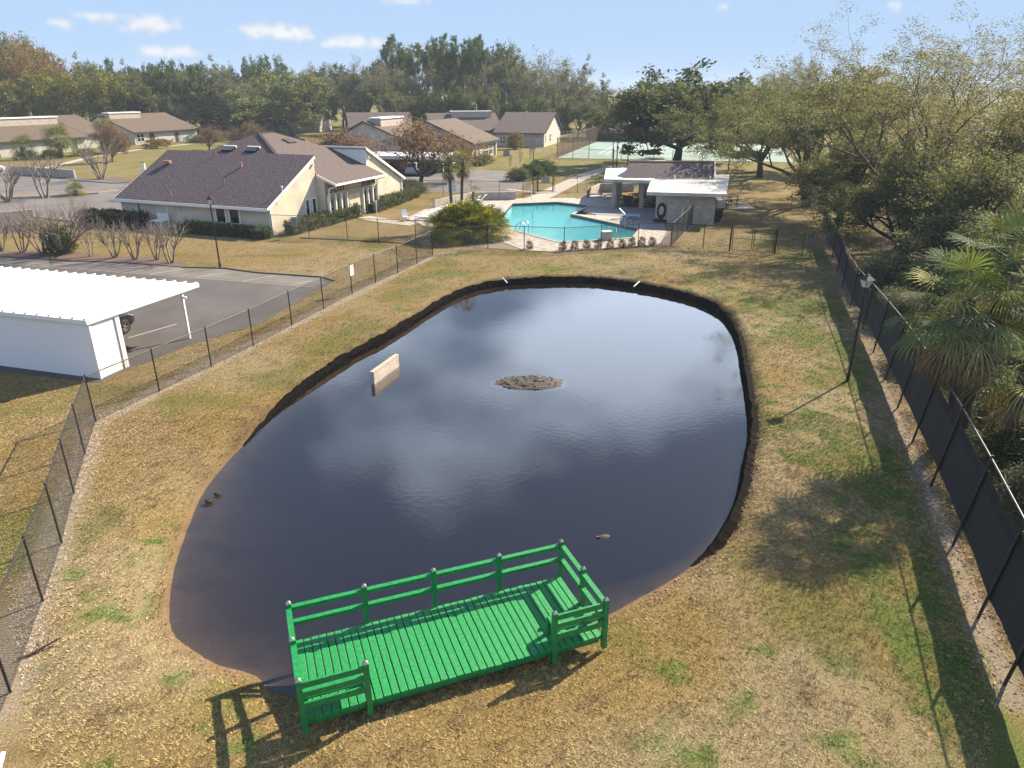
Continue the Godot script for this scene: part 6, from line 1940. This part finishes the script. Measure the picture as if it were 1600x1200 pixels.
func grass() -> void:
	# tufts of short lawn on the ground near the camera
	var r := RandomNumberGenerator.new()
	r.seed = 77
	var kinds := []
	for k in 3:
		var b := MB.new()
		for i in 9:
			var a := r.randf() * TAU
			var p := Vector3(cos(a), 0, sin(a)) * r.randf_range(0.005, 0.055)
			var ln := r.randf_range(0.03, 0.065)
			var lean := Vector3(cos(a + r.randf_range(-1, 1)), 0, sin(a + r.randf_range(-1, 1))) * ln * r.randf_range(0.4, 1.3)
			var w := Vector3(-sin(a), 0, cos(a)) * 0.0065
			var tip := p + lean + Vector3(0, ln * r.randf_range(0.5, 1.0), 0)
			b.tri(p - w, p + w, tip)
			b.tri(p + w, p - w, tip + Vector3(0.001, 0, 0.001))
		kinds.append(b.mesh())
	var where := [[], [], []]
	var tint := [[], [], []]
	var zones := [[-24.0, -6.5, 230], [-36.0, -24.0, 110], [-58.0, -36.0, 42]]
	for zn in zones:
		var z1: float = zn[1]
		var z0: float = zn[0]
		var xl: float = -0.74 * -z0 - 1.0
		var xr: float = minf(0.74 * -z0 + 1.0, 27.0)
		xl = maxf(xl, -32.0)
		var n := int((xr - xl) * (z1 - z0) * zn[2])
		for i in n:
			var x := r.randf_range(xl, xr)
			var z := r.randf_range(z0, z1)
			if absf(x) > -z * 0.76 + 1.5:
				continue
			var d := shore_fast(x, z)
			if d < lerpf(0.2, 0.16, steepness(x, z)):
				continue
			var y := bank_height(d, x, z) if d < 3.0 else 0.0
			var p := Vector2(x, z)
			var ok := true
			for poly in keep_clear:
				if Geometry2D.is_point_in_polygon(p, poly):
					ok = false
					break
			if not ok:
				continue
			var c := ground_color(x, z, d)
			# bare where sand or silt shows
			if c.r - c.g < 0.08 and c.b > 0.147 and r.randf() < 0.75:
				continue
			c = c * r.randf_range(0.6, 1.45)
			c.a = 1.0
			var s := r.randf_range(0.5, 1.1) * (1.15 if c.g > c.r * 1.3 else 1.0)
			var k := r.randi() % 3
			where[k].append(Transform3D(Basis(Vector3.UP, r.randf() * TAU).scaled(Vector3(s, s * r.randf_range(0.7, 1.2), s)), Vector3(x, y, z)))
			tint[k].append(c)
	for k in 3:
		var m := MultiMesh.new()
		m.transform_format = MultiMesh.TRANSFORM_3D
		m.use_colors = true
		m.mesh = kinds[k]
		m.instance_count = where[k].size()
		for i in where[k].size():
			m.set_instance_transform(i, where[k][i])
			m.set_instance_color(i, tint[k][i])
		var o := MultiMeshInstance3D.new()
		o.name = numbered("grass")
		o.multimesh = m
		o.material_override = M.blade
		o.set_meta("kind", "stuff")
		o.set_meta("label", "short winter lawn of straw-coloured and green grass round the pond")
		add_child(o)


var shore_grid := PackedFloat32Array()


func shore_fast(x: float, z: float) -> float:
	# the distance to the shore, read from a grid
	if shore_grid.is_empty():
		for j in 221:
			for i in 151:
				shore_grid.append(shore(-14.0 + i * 0.2, -50.0 + j * 0.2))
	if x <= -13.9 or x >= 15.8 or z <= -49.9 or z >= -6.1:
		return 5.0
	var fx := (x + 14.0) / 0.2
	var fz := (z + 50.0) / 0.2
	var i := int(fx)
	var j := int(fz)
	var u := fx - i
	var v := fz - j
	return lerpf(lerpf(shore_grid[j * 151 + i], shore_grid[j * 151 + i + 1], u), lerpf(shore_grid[(j + 1) * 151 + i], shore_grid[(j + 1) * 151 + i + 1], u), v)


func litter() -> void:
	# fallen leaves along the right bank and the fence
	var r := RandomNumberGenerator.new()
	r.seed = 78
	var b := MB.new()
	b.tri(Vector3(-0.05, 0, 0), Vector3(0, 0.012, 0.028), Vector3(0.05, 0, 0))
	b.tri(Vector3(-0.05, 0, 0), Vector3(0.05, 0, 0), Vector3(0, 0.018, -0.028))
	var where := []
	var tint := []
	for i in 6000:
		var p := Vector2()
		if i % 3 < 2:
			p = pond[r.randi() % pond.size()] + Vector2(r.randfn(), r.randfn()) * 0.55
			if p.x < 3.0 and r.randf() < 0.8:
				continue
		else:
			p = fence_r[0].lerp(fence_r[1], r.randf()) if r.randf() < 0.6 else fence_r[1].lerp(fence_r[2], r.randf())
			p += Vector2(r.randfn(), r.randfn()) * 0.5
		var d := shore_fast(p.x, p.y)
		if d < 0.1:
			continue
		var bs := Basis(Vector3.UP, r.randf() * TAU) * Basis(Vector3.RIGHT, r.randf_range(-0.6, 0.6))
		where.append(Transform3D(bs.scaled(Vector3.ONE * r.randf_range(0.5, 1.1)), Vector3(p.x, (bank_height(d, p.x, p.y) if d < 3.0 else 0.0) + 0.025, p.y)))
		tint.append([Color(1.0, 1.0, 1.0), Color(1.5, 1.35, 1.3), Color(0.6, 0.5, 0.5), Color(1.3, 0.8, 0.55)][r.randi() % 4])
	var m := MultiMesh.new()
	m.transform_format = MultiMesh.TRANSFORM_3D
	m.use_colors = true
	m.mesh = b.mesh()
	m.instance_count = where.size()
	for i in where.size():
		m.set_instance_transform(i, where[i])
		m.set_instance_color(i, tint[i])
	var o := MultiMeshInstance3D.new()
	o.name = "leaf_litter"
	o.multimesh = m
	o.material_override = M.litter
	o.set_meta("kind", "stuff")
	o.set_meta("label", "fallen brown leaves along the pond's right bank and the boundary fence")
	add_child(o)


# ---------------------------------------------------------------- small things

func small_things() -> void:
	# the low weir board standing in the water
	var t := thing("weir_board", "pale concrete weir board standing in the pond by the left bank", "weir", Vector3(-5.47, WATER_Y, -28.7), atan2(2.1, 0.7))
	var b := MB.new()
	b.box(Vector3(0, 0.02, 0), Vector3(2.25, 1.0, 0.17))
	part(t, "slab", b.mesh(), M.stucco)
	var c := MB.new()
	c.box(Vector3(0, 0.535, 0), Vector3(2.29, 0.03, 0.2))
	part(t, "cap", c.mesh(), M.pale_wood)
	# the mud island
	var r := RandomNumberGenerator.new()
	r.seed = 5
	var m := MB.new()
	var grid := []
	for j in 13:
		for i in 29:
			var a := TAU * i / 28.0
			var f := j / 12.0
			var rad := f * (1.0 + 0.1 * fine.get_noise_2d(cos(a) * 9, sin(a) * 9))
			var p := Vector3(cos(a) * 1.65 * rad, 0.26 * (1.0 - f * f) - 0.06 + 0.05 * fine.get_noise_2d(cos(a) * f * 22, sin(a) * f * 22), sin(a) * 0.85 * rad)
			if i == 28:
				p = grid[j * 29]
			grid.append(p)
	for j in 12:
		for i in 28:
			m.quad(grid[j * 29 + i + 1], grid[j * 29 + i], grid[(j + 1) * 29 + i], grid[(j + 1) * 29 + i + 1])
	var isl := structure("mud_island", m.mesh(), M.mud, Vector3(0.72, WATER_Y, -27.75))
	isl.set_meta("label", "low brown mud island in the middle of the pond")
	var st := MB.new()
	for i in 90:
		var a := r.randf() * TAU
		var f := sqrt(r.randf())
		var p := Vector3(cos(a) * 1.6 * f, 0.27 * (1.0 - f * f) - 0.05, sin(a) * 0.82 * f)
		var s := r.randf_range(0.02, 0.07)
		var bs := Basis(rv(r).normalized(), r.randf() * 3.0)
		st.box(p, Vector3(s, s * 0.7, s * 1.2), bs)
	part(isl, "stones", st.mesh(), M.mud, Transform3D(), "stuff")
	# stones at the near left shore
	for q in [[-8.95, -18.75, 0.13, "dark"], [-9.05, -18.35, 0.16, "larger dark"]]:
		var s := MB.new()
		rock(s, q[2] * 0.62, r)
		solo("stone", s.mesh(), M.stone, "%s stone at the water's edge by the left shore" % q[3], "stone", Vector3(q[0], WATER_Y + 0.06, q[1]))
	# drain pipes at the far bank
	for q in [[-0.6, -44.0, 0.9, 0.5, "left"], [7.9, -43.1, 0.6, -0.7, "right"]]:
		var p := MB.new()
		p.tube(Vector3(0, 0.12, -0.2), Vector3(q[3] * 0.6, -0.06, 0.3), 0.045, 0.045, 8, true)
		solo("drain_pipe", p.mesh(), M.plastic_white, "white drain pipe sticking out of the far bank, %s one" % q[4], "pipe", Vector3(q[0], WATER_Y + 0.28, q[1]))
	# something floating by the dock
	var tu := MB.new()
	for j in 4:
		var f := j / 4.0
		var g := (j + 1) / 4.0
		for i in 14:
			var a0 := TAU * i / 14
			var a1 := TAU * (i + 1) / 14
			var q := func(a: float, s: float) -> Vector3: return Vector3(cos(a) * 0.17 * s, 0.05 * (1.0 - s * s) - 0.005, sin(a) * 0.1 * s)
			tu.quad(q.call(a1, f), q.call(a0, f), q.call(a0, g), q.call(a1, g))
	tu.box(Vector3(-0.19, 0.02, 0.0), Vector3(0.09, 0.04, 0.05))
	solo("floating_debris", tu.mesh(), M.mud, "small pale clump of debris floating beyond the dock's right end", "debris", Vector3(2.55, WATER_Y, -16.6), 0.3)
	# signs on the fences
	var s1 := thing("sign", "white notice hanging on the fence at the parking lot's far corner", "sign", Vector3(-9.25, 0, -40.35), deg_to_rad(70))
	var p1 := MB.new()
	p1.box(Vector3(0, 1.42, 0.06), Vector3(0.36, 0.6, 0.012))
	part(s1, "board", p1.mesh(), M.sign_pale)
	lines(s1, 0.28, 1.62, 0.07, 4, 0.09)
	var s2 := thing("sign", "grey notice hanging on the fence by the clubhouse corner", "sign", Vector3(-17.3, 0, -57.35), deg_to_rad(-12))
	var p2 := MB.new()
	p2.box(Vector3(0, 1.3, 0.06), Vector3(0.5, 0.72, 0.012))
	part(s2, "board", p2.mesh(), M.sign_grey)
	lines(s2, 0.38, 1.52, 0.07, 5, 0.1)
	var s3 := thing("sign", "large white pool rules board on the rear fence", "sign", Vector3(-6.55, 0, -80.7), 0)
	var p3 := MB.new()
	p3.box(Vector3(0, 1.2, 0.08), Vector3(1.02, 1.5, 0.03))
	part(s3, "board", p3.mesh(), M.sign_pale)
	lines(s3, 0.8, 1.75, 0.1, 8, 0.14)
	var s4 := thing("utility_marker", "white marker post in the lawn beyond the road", "marker post", Vector3(-53.6, 0, -108), 0)
	var p4 := MB.new()
	p4.box(Vector3(0, 0.6, 0), Vector3(0.45, 1.2, 0.3))
	part(s4, "body", p4.mesh(), M.plastic_white)
	p4 = MB.new()
	p4.box(Vector3(0, 1.22, 0), Vector3(0.5, 0.06, 0.35))
	part(s4, "cap", p4.mesh(), M.bin_green)
	# white stub at the lower left
	var w := MB.new()
	w.tube(Vector3(0, -0.05, 0), Vector3(0.02, 0.1, -0.2), 0.06, 0.05, 9, true)
	w.lathe([[0.02, 0.0], [0.09, 0.0], [0.08, 0.05], [0.0, 0.06]], Vector3(0, 0, 0.05), 9)
	solo("pipe_stub", w.mesh(), M.plastic_white, "short white pipe stub lying in the grass at the lower left corner", "pipe", Vector3(-9.05, 0.0, -9.05), 0.2)
	var br := MB.new()
	br.tube(Vector3(0, 0, 0), Vector3(0.55, 0.1, 0.1), 0.03, 0.02, 5)
	br.tube(Vector3(0.3, 0.05, 0.05), Vector3(0.5, 0.18, -0.25), 0.015, 0.008, 4)
	br.tube(Vector3(-0.25, 0.02, -0.05), Vector3(0, 0, 0), 0.02, 0.03, 5)
	solo("fallen_branch", br.mesh(), M.bark, "broken brown branch lying by the left fence", "branch", Vector3(-10.1, 0.04, -11.7), 0.9)
	# pool furniture
	var lounger := make_lounger("plastic_white")
	var spots := [[-8.4, -65.6], [-8.1, -66.7], [-7.8, -67.8], [-7.5, -68.9], [-7.1, -70.0], [-6.7, -71.1], [-6.3, -72.1], [-5.8, -73.1], [-5.3, -74.1], [-4.8, -75.1], [-4.2, -76.1]]
	for i in spots.size():
		var o: Node3D = lounger if i == 0 else lounger.duplicate()
		o.name = numbered("sun_lounger")
		add_child(o)
		o.position = Vector3(spots[i][0] + 0.5, 0.05, spots[i][1])
		o.rotation.y = deg_to_rad(160)
		tag(o, "white sun lounger in the row left of the pool, %s from the near end" % ["first", "second", "third", "fourth", "fifth", "sixth", "seventh", "eighth", "ninth", "tenth", "eleventh"][i], "sun lounger", "white loungers left of the pool")
	var bl := make_lounger("plastic_blue")
	bl.name = numbered("sun_lounger")
	add_child(bl)
	bl.position = Vector3(10.9, 0.06, -66.4)
	bl.rotation.y = deg_to_rad(-12)
	tag(bl, "pale blue sun lounger with raised back beside the pool ladder", "sun lounger")
	var more := [[8.9, -80.5, 10, "blue lounger by the low cream wall left of the pavilion"], [10.3, -79.8, 25, "blue lounger just left of the pavilion's posts"]]
	for q in more:
		var o: Node3D = bl.duplicate()
		o.name = numbered("sun_lounger")
		add_child(o)
		o.position = Vector3(q[0], 0.05, q[1])
		o.rotation.y = deg_to_rad(q[2])
		tag(o, q[3], "sun lounger")
	white_chair("white plastic chair on the lawn at the near end of the loungers", Vector3(-9.6, 0.0, -65.2), 0.6)
	for q in [[11.8, -76.0, "table nearest the pavilion's left posts"], [13.2, -77.6, "table in the middle of the pavilion"], [15.2, -74.6, "table beside the pavilion's block wall"]]:
		picnic_table("dark %s, in the roof's shade" % q[2], Vector3(q[0], 0.05, q[1]), q[0])
	white_chair("pale chair in the pavilion near its front right post", Vector3(13.4, 0.05, -74.2), 2.0)
	white_chair("pale chair deep in the pavilion beside the middle table", Vector3(14.2, 0.05, -79.0), 4.0)
	grill("black barbecue grill standing in the pavilion's shade", Vector3(11.7, 0.05, -73.6))
	# handrails
	rails("steel handrail at the pool's near left steps", Vector3(0.95, 0.05, -59.6), 0.9)
	rails("steel ladder rails at the pool's right corner by the blue lounger", Vector3(9.8, 0.05, -62.5), -1.0)
	rails("steel grab rails at the pool's near right corner", Vector3(8.0, 0.05, -57.0), 2.9)
	var lb := MB.new()
	lb.box(Vector3(0, 0.3, 0), Vector3(0.75, 0.7, 0.5))
	var ch := thing("starting_block", "pale box beside the pool's near right corner", "box", Vector3(7.4, 0.05, -56.3), 0.3)
	part(ch, "body", lb.mesh(), M.stucco)
	lb = MB.new()
	lb.box(Vector3(0, 0.68, 0), Vector3(0.8, 0.05, 0.55))
	part(ch, "lid", lb.mesh(), M.trim)
	# safety hook pole and marker poles at the rear of the pool
	var wpole := MB.new()
	wpole.tube(Vector3(0, 0, 0), Vector3(0, 1.5, 0), 0.04, 0.04, 8, true)
	wpole.box(Vector3(0, 1.52, 0), Vector3(0.12, 0.1, 0.12))
	solo("marker_pole", wpole.mesh(), M.plastic_white, "short white pole at the pool's rear edge before the lantern", "pole", Vector3(2.1, 0.05, -78.3))
	wpole = MB.new()
	wpole.tube(Vector3(0, 0, 0), Vector3(0, 2.2, 0), 0.03, 0.03, 8, true)
	wpole.box(Vector3(0, 2.05, 0.03), Vector3(0.14, 0.22, 0.06))
	solo("marker_pole", wpole.mesh(), M.plastic_white, "thin white pole by the hedge gap at the entrance path", "pole", Vector3(-11.7, 0, -62.7))
	# bins and tables right of the pavilion
	for q in [[18.9, -66.3, 0.1], [18.55, -65.3, -0.2]]:
		var bin := thing("wheeled_bin", "dark bin against the pavilion's right wall, %s" % ("farther" if q[0] > 18.6 else "nearer"), "bin", Vector3(q[0], 0, q[1]), q[2])
		var bb := MB.new()
		bb.hexa([Vector3(-0.24, 0.05, 0.26), Vector3(0.24, 0.05, 0.26), Vector3(0.24, 0.05, -0.26), Vector3(-0.24, 0.05, -0.26), Vector3(-0.3, 1.0, 0.34), Vector3(0.3, 1.0, 0.34), Vector3(0.3, 1.0, -0.34), Vector3(-0.3, 1.0, -0.34)])
		part(bin, "body", bb.mesh(), M.bin_green)
		bb = MB.new()
		bb.box(Vector3(0, 1.03, 0), Vector3(0.66, 0.06, 0.74))
		part(bin, "lid", bb.mesh(), M.bin_green)
	picnic_table("weathered table on the concrete pad right of the pavilion, nearer one", Vector3(21.9, 0.06, -73.6), 0.3)
	picnic_table("weathered table on the concrete pad right of the pavilion, farther one", Vector3(22.6, 0.06, -75.7), 0.5)
	var cb := MB.new()
	cb.box(Vector3(0, 0.35, 0), Vector3(0.8, 0.7, 0.6))
	cb.box(Vector3(0, 0.72, 0), Vector3(0.84, 0.05, 0.64))
	solo("cooler", cb.mesh(), M.trim, "white storage box on the concrete pad right of the pavilion", "box", Vector3(20.9, 0.06, -73.2), 0.2)
	for q in [[-5.0, -118.2, "beside the sun room's lit end"], [-1.4, -134.0, "in the shade at the far corner of the sun room house"]]:
		var ac := thing("air_conditioner", "dark grey air conditioner " + q[2], "air conditioner", Vector3(q[0] + 0.4, 0, q[1]), 0.3)
		var ab := MB.new()
		ab.box(Vector3(0, 0.5, 0), Vector3(0.9, 0.9, 0.9))
		part(ac, "casing", ab.mesh(), M.sign_grey)
		ab = MB.new()
		ab.lathe([[0.42, 0.95], [0.42, 1.0], [0.0, 1.02]], Vector3.ZERO, 12)
		part(ac, "fan_grille", ab.mesh(), M.rubber)
	# the white plastic table by the clubhouse's left wing
	var pt := thing("patio_table", "white slatted patio furniture against the clubhouse's left wing", "patio table", Vector3(-30.0, 0, -61.4), deg_to_rad(-21))
	for k in 6:
		var sb := MB.new()
		sb.box(Vector3(-0.55 + k * 0.22, 0.72, 0), Vector3(0.17, 0.04, 0.9))
		part(pt, "slat", sb.mesh(), M.plastic_white)
	for q in [[-0.55, 0.4], [0.55, 0.4], [-0.55, -0.4], [0.55, -0.4]]:
		var sb := MB.new()
		sb.box(Vector3(q[0], 0.35, q[1]), Vector3(0.07, 0.7, 0.07))
		part(pt, "leg", sb.mesh(), M.plastic_white)
	var bk := MB.new()
	for k in 6:
		bk.box(Vector3(-0.55 + k * 0.22, 0.98, -0.47), Vector3(0.14, 0.56, 0.04))
	part(pt, "back", bk.mesh(), M.plastic_white)


func rock(b: MB, s: float, r: RandomNumberGenerator) -> void:
	var k := 9
	var ring := []
	for j in 5:
		var el := lerpf(-1.2, 1.45, j / 4.0)
		for i in k:
			var a := TAU * i / k
			ring.append(Vector3(cos(a) * cos(el) * 1.3, sin(el) * 0.7, sin(a) * cos(el)) * s * r.randf_range(0.8, 1.15))
	for j in 4:
		for i in k:
			var i2 := (i + 1) % k
			b.quad(ring[j * k + i2], ring[j * k + i], ring[(j + 1) * k + i], ring[(j + 1) * k + i2])


func lines(p: Node3D, w: float, top: float, z: float, n: int, gap: float) -> void:
	# rows of print too small to read in the photograph
	var b := MB.new()
	for i in n:
		var x := w * (0.5 if i % 3 != 2 else 0.35)
		b.quad(Vector3(-x, top - i * gap - gap * 0.3, z), Vector3(x, top - i * gap - gap * 0.3, z), Vector3(x, top - i * gap, z), Vector3(-x, top - i * gap, z))
	part(p, "print", b.mesh(), M.sign_grey if p.get_meta("label").begins_with("large") else M.ink)


func make_lounger(paint: String) -> Node3D:
	var t := Node3D.new()
	var m: Material = M[paint]
	for k in 7:
		var b := MB.new()
		b.box(Vector3(-0.45 + k * 0.2, 0.34, 0), Vector3(0.16, 0.03, 0.6))
		part(t, "slat", b.mesh(), m)
	var bs := Basis(Vector3(0, 0, 1), -0.75)
	var bk := MB.new()
	for k in 4:
		bk.box(Vector3(-0.52, 0.36, 0) + bs * Vector3(-0.1 - k * 0.19, 0, 0), Vector3(0.16, 0.03, 0.6), bs)
	part(t, "backrest", bk.mesh(), m)
	for z in [-0.31, 0.31]:
		var f := MB.new()
		f.box(Vector3(0.15, 0.32, z), Vector3(1.4, 0.07, 0.04))
		part(t, "side_rail", f.mesh(), m)
		for x in [-0.45, 0.78]:
			var g := MB.new()
			g.box(Vector3(x, 0.16, z), Vector3(0.06, 0.32, 0.045))
			part(t, "leg", g.mesh(), m)
	return t


func white_chair(label: String, at: Vector3, turn: float) -> void:
	var t := thing("chair", label, "chair", at, turn)
	plate(t, "seat", Vector3(0, 0.42, 0), Vector3(0.5, 0.04, 0.5), M.plastic_white)
	plate(t, "backrest", Vector3(0, 0.75, -0.25), Vector3(0.5, 0.6, 0.04), M.plastic_white, Basis(Vector3.RIGHT, -0.2))
	for x in [-0.23, 0.23]:
		for z in [-0.23, 0.23]:
			plate(t, "leg", Vector3(x, 0.21, z), Vector3(0.05, 0.42, 0.05), M.plastic_white)
		plate(t, "armrest", Vector3(x, 0.64, 0.0), Vector3(0.05, 0.03, 0.45), M.plastic_white)


func picnic_table(label: String, at: Vector3, turn: float) -> void:
	var t := thing("picnic_table", label, "table", at, turn)
	for k in 4:
		plate(t, "plank", Vector3(0, 0.74, -0.3 + k * 0.2), Vector3(1.6, 0.04, 0.18), M.tan_wood)
	for z in [-0.75, 0.75]:
		plate(t, "bench_plank", Vector3(0, 0.44, z), Vector3(1.6, 0.04, 0.26), M.tan_wood)
	for x in [-0.6, 0.6]:
		plate(t, "cross_beam", Vector3(x, 0.4, 0), Vector3(0.06, 0.09, 1.6), M.tan_wood)
		for z in [-0.45, 0.45]:
			plate(t, "leg", Vector3(x, 0.36, z), Vector3(0.06, 0.74, 0.1), M.tan_wood)


func grill(label: String, at: Vector3) -> void:
	var t := thing("grill", label, "barbecue grill", at)
	plate(t, "cabinet", Vector3(0, 0.45, 0), Vector3(0.8, 0.7, 0.5), M.rubber)
	var b := MB.new()
	for i in 6:
		var a0 := PI * i / 6
		var a1 := PI * (i + 1) / 6
		b.quad(Vector3(-0.42, 0.82 + sin(a0) * 0.25, cos(a0) * 0.27), Vector3(0.42, 0.82 + sin(a0) * 0.25, cos(a0) * 0.27), Vector3(0.42, 0.82 + sin(a1) * 0.25, cos(a1) * 0.27), Vector3(-0.42, 0.82 + sin(a1) * 0.25, cos(a1) * 0.27))
	part(t, "lid", b.mesh(), M.black_metal)
	for x in [-0.65, 0.65]:
		plate(t, "shelf", Vector3(x, 0.8, 0), Vector3(0.4, 0.04, 0.45), M.steel)
	plate(t, "handle", Vector3(0, 0.9, 0.33), Vector3(0.5, 0.03, 0.03), M.steel)


func rails(label: String, at: Vector3, turn: float) -> void:
	var t := thing("handrail", label, "handrail", at, turn)
	for x in [-0.3, 0.3]:
		var b := MB.new()
		var p := [Vector3(x, -0.1, 0.3), Vector3(x, 0.7, 0.3), Vector3(x, 0.85, 0.15), Vector3(x, 0.85, -0.1), Vector3(x, 0.6, -0.5), Vector3(x, -0.4, -0.85)]
		for i in p.size() - 1:
			b.tube(p[i], p[i + 1], 0.03, 0.03, 7)
		part(t, "rail", b.mesh(), M.steel)


# ---------------------------------------------------------------- light and camera

const SKY := 0.285


func sky() -> PanoramaSkyMaterial:
	# clear winter air, small bright clouds low on the left, a broad thin veil of cloud higher up
	var w := 1536
	var h := 768
	var im := Image.create(w, h, false, Image.FORMAT_RGBF)
	var veil := FastNoiseLite.new()
	veil.seed = 6
	veil.frequency = 1.0
	veil.fractal_octaves = 5
	var sunward := Vector3(sin(deg_to_rad(48.0)) * cos(deg_to_rad(36.0)), sin(deg_to_rad(36.0)), -cos(deg_to_rad(48.0)) * cos(deg_to_rad(36.0)))
	var puffs := [[-0.515, 0.066, 0.015, 0.005], [-0.481, 0.074, 0.02, 0.006], [-0.427, 0.068, 0.036, 0.012], [-0.295, 0.064, 0.045, 0.012], [-0.265, 0.061, 0.025, 0.009], [-0.2, 0.053, 0.055, 0.01], [-0.413, 0.04, 0.042, 0.008], [0.444, 0.085, 0.007, 0.006], [0.257, 0.091, 0.007, 0.003], [-0.134, 0.1, 0.034, 0.003]]
	for y in h:
		var el := (0.5 - (y + 0.5) / h) * PI
		for x in w:
			var az := (x + 0.5) / w * TAU
			var d := Vector3(sin(az) * cos(el), sin(el), -cos(az) * cos(el))
			var up := maxf(d.y, 0.0)
			var c := Color(0.43, 0.63, 0.90).lerp(Color(0.11, 0.27, 0.66), pow(clampf(up * 1.05, 0, 1), 0.85))
			c = c.lerp(Color(0.50, 0.68, 0.90), exp(-up * 22.0) * 0.6)
			# the bright air round the sun
			c += Color(0.9, 0.86, 0.8) * exp(-acos(clampf(d.dot(sunward), -1, 1)) / 0.22) * smoothstep(-0.02, 0.12, d.y)
			if d.y < 0.0:
				c = Color(0.5, 0.6, 0.7).lerp(Color(0.2, 0.2, 0.16), clampf(-d.y * 12.0, 0, 1))
			elif d.y < 0.95:
				var q := d / (d.y + 0.12)
				var n := veil.get_noise_2d(q.x * 0.55 + 3.0, q.z * 0.55)
				var k := clampf((n + lerpf(0.26, -0.1, smoothstep(0.22, 0.7, d.y))) * 2.6, 0, 1.0) * smoothstep(0.13, 0.21, d.y)
				c = c.lerp(Color(2.5, 2.95, 3.6), k * 0.72)
				var a := atan2(d.x, -d.z)
				if el < 0.2:
					for f in puffs:
						var u: float = (a - f[0]) / f[2]
						var v: float = (el - f[1]) / f[3]
						if absf(u) < 2.0 and absf(v) < 2.0:
							var dd := u * u + v * v * (2.2 if v < 0.0 else 1.0)
							var edge := veil.get_noise_3d(d.x * 70.0, d.y * 130.0, d.z * 70.0) + 0.5 * veil.get_noise_3d(d.x * 260.0, d.y * 420.0, d.z * 260.0)
							c = c.lerp(Color(1.15, 1.15, 1.16), clampf((1.0 - dd + edge * 1.2) * 1.0, 0, 0.85))
			im.set_pixel(x, y, c * SKY)
	var m := PanoramaSkyMaterial.new()
	m.panorama = ImageTexture.create_from_image(im)
	return m


func _ready() -> void:
	var cam := Camera3D.new()
	cam.name = "camera"
	cam.position = Vector3(0, 11, 0)
	cam.rotation_degrees = Vector3(-22.42, 0, 0)
	cam.fov = 56.57
	cam.near = 0.1
	cam.far = 4000.0
	add_child(cam)
	var sun := DirectionalLight3D.new()
	sun.name = "sun"
	sun.light_energy = 1.6
	sun.light_color = Color(1.0, 0.93, 0.82)
	sun.light_angular_distance = 0.5
	sun.shadow_enabled = true
	var el := deg_to_rad(36.0)
	var az := deg_to_rad(48.0)
	add_child(sun)
	sun.look_at_from_position(Vector3.ZERO, Vector3(-sin(az) * cos(el), -sin(el), cos(az) * cos(el)))
	var env := Environment.new()
	env.background_mode = Environment.BG_SKY
	env.sky = Sky.new()
	env.sky.sky_material = sky()
	env.tonemap_mode = Environment.TONE_MAPPER_LINEAR
	env.tonemap_exposure = 3.0
	env.fog_enabled = true
	env.fog_density = 0.0003
	env.fog_light_color = Color(0.82, 0.88, 0.95)
	env.sdfgi_enabled = true
	env.ssao_enabled = true
	env.ssil_enabled = true
	env.volumetric_fog_enabled = true
	env.volumetric_fog_density = 0.0
	var we := WorldEnvironment.new()
	we.name = "environment"
	we.environment = env
	add_child(we)
	rg.seed = 1234
	macro.seed = 2
	macro.frequency = 0.07
	macro.fractal_octaves = 4
	fine.seed = 9
	fine.frequency = 0.55
	fine.fractal_octaves = 3
	patchy.seed = 14
	patchy.frequency = 0.16
	patchy.fractal_octaves = 3
	materials()
	setting()
	clubhouse()
	carport()
	pool_house()
	houses()
	dock()
	fences()
	lamps()
	cars()
	protos()
	far_trees()
	near_plants()
	small_things()
	grass()
	litter()
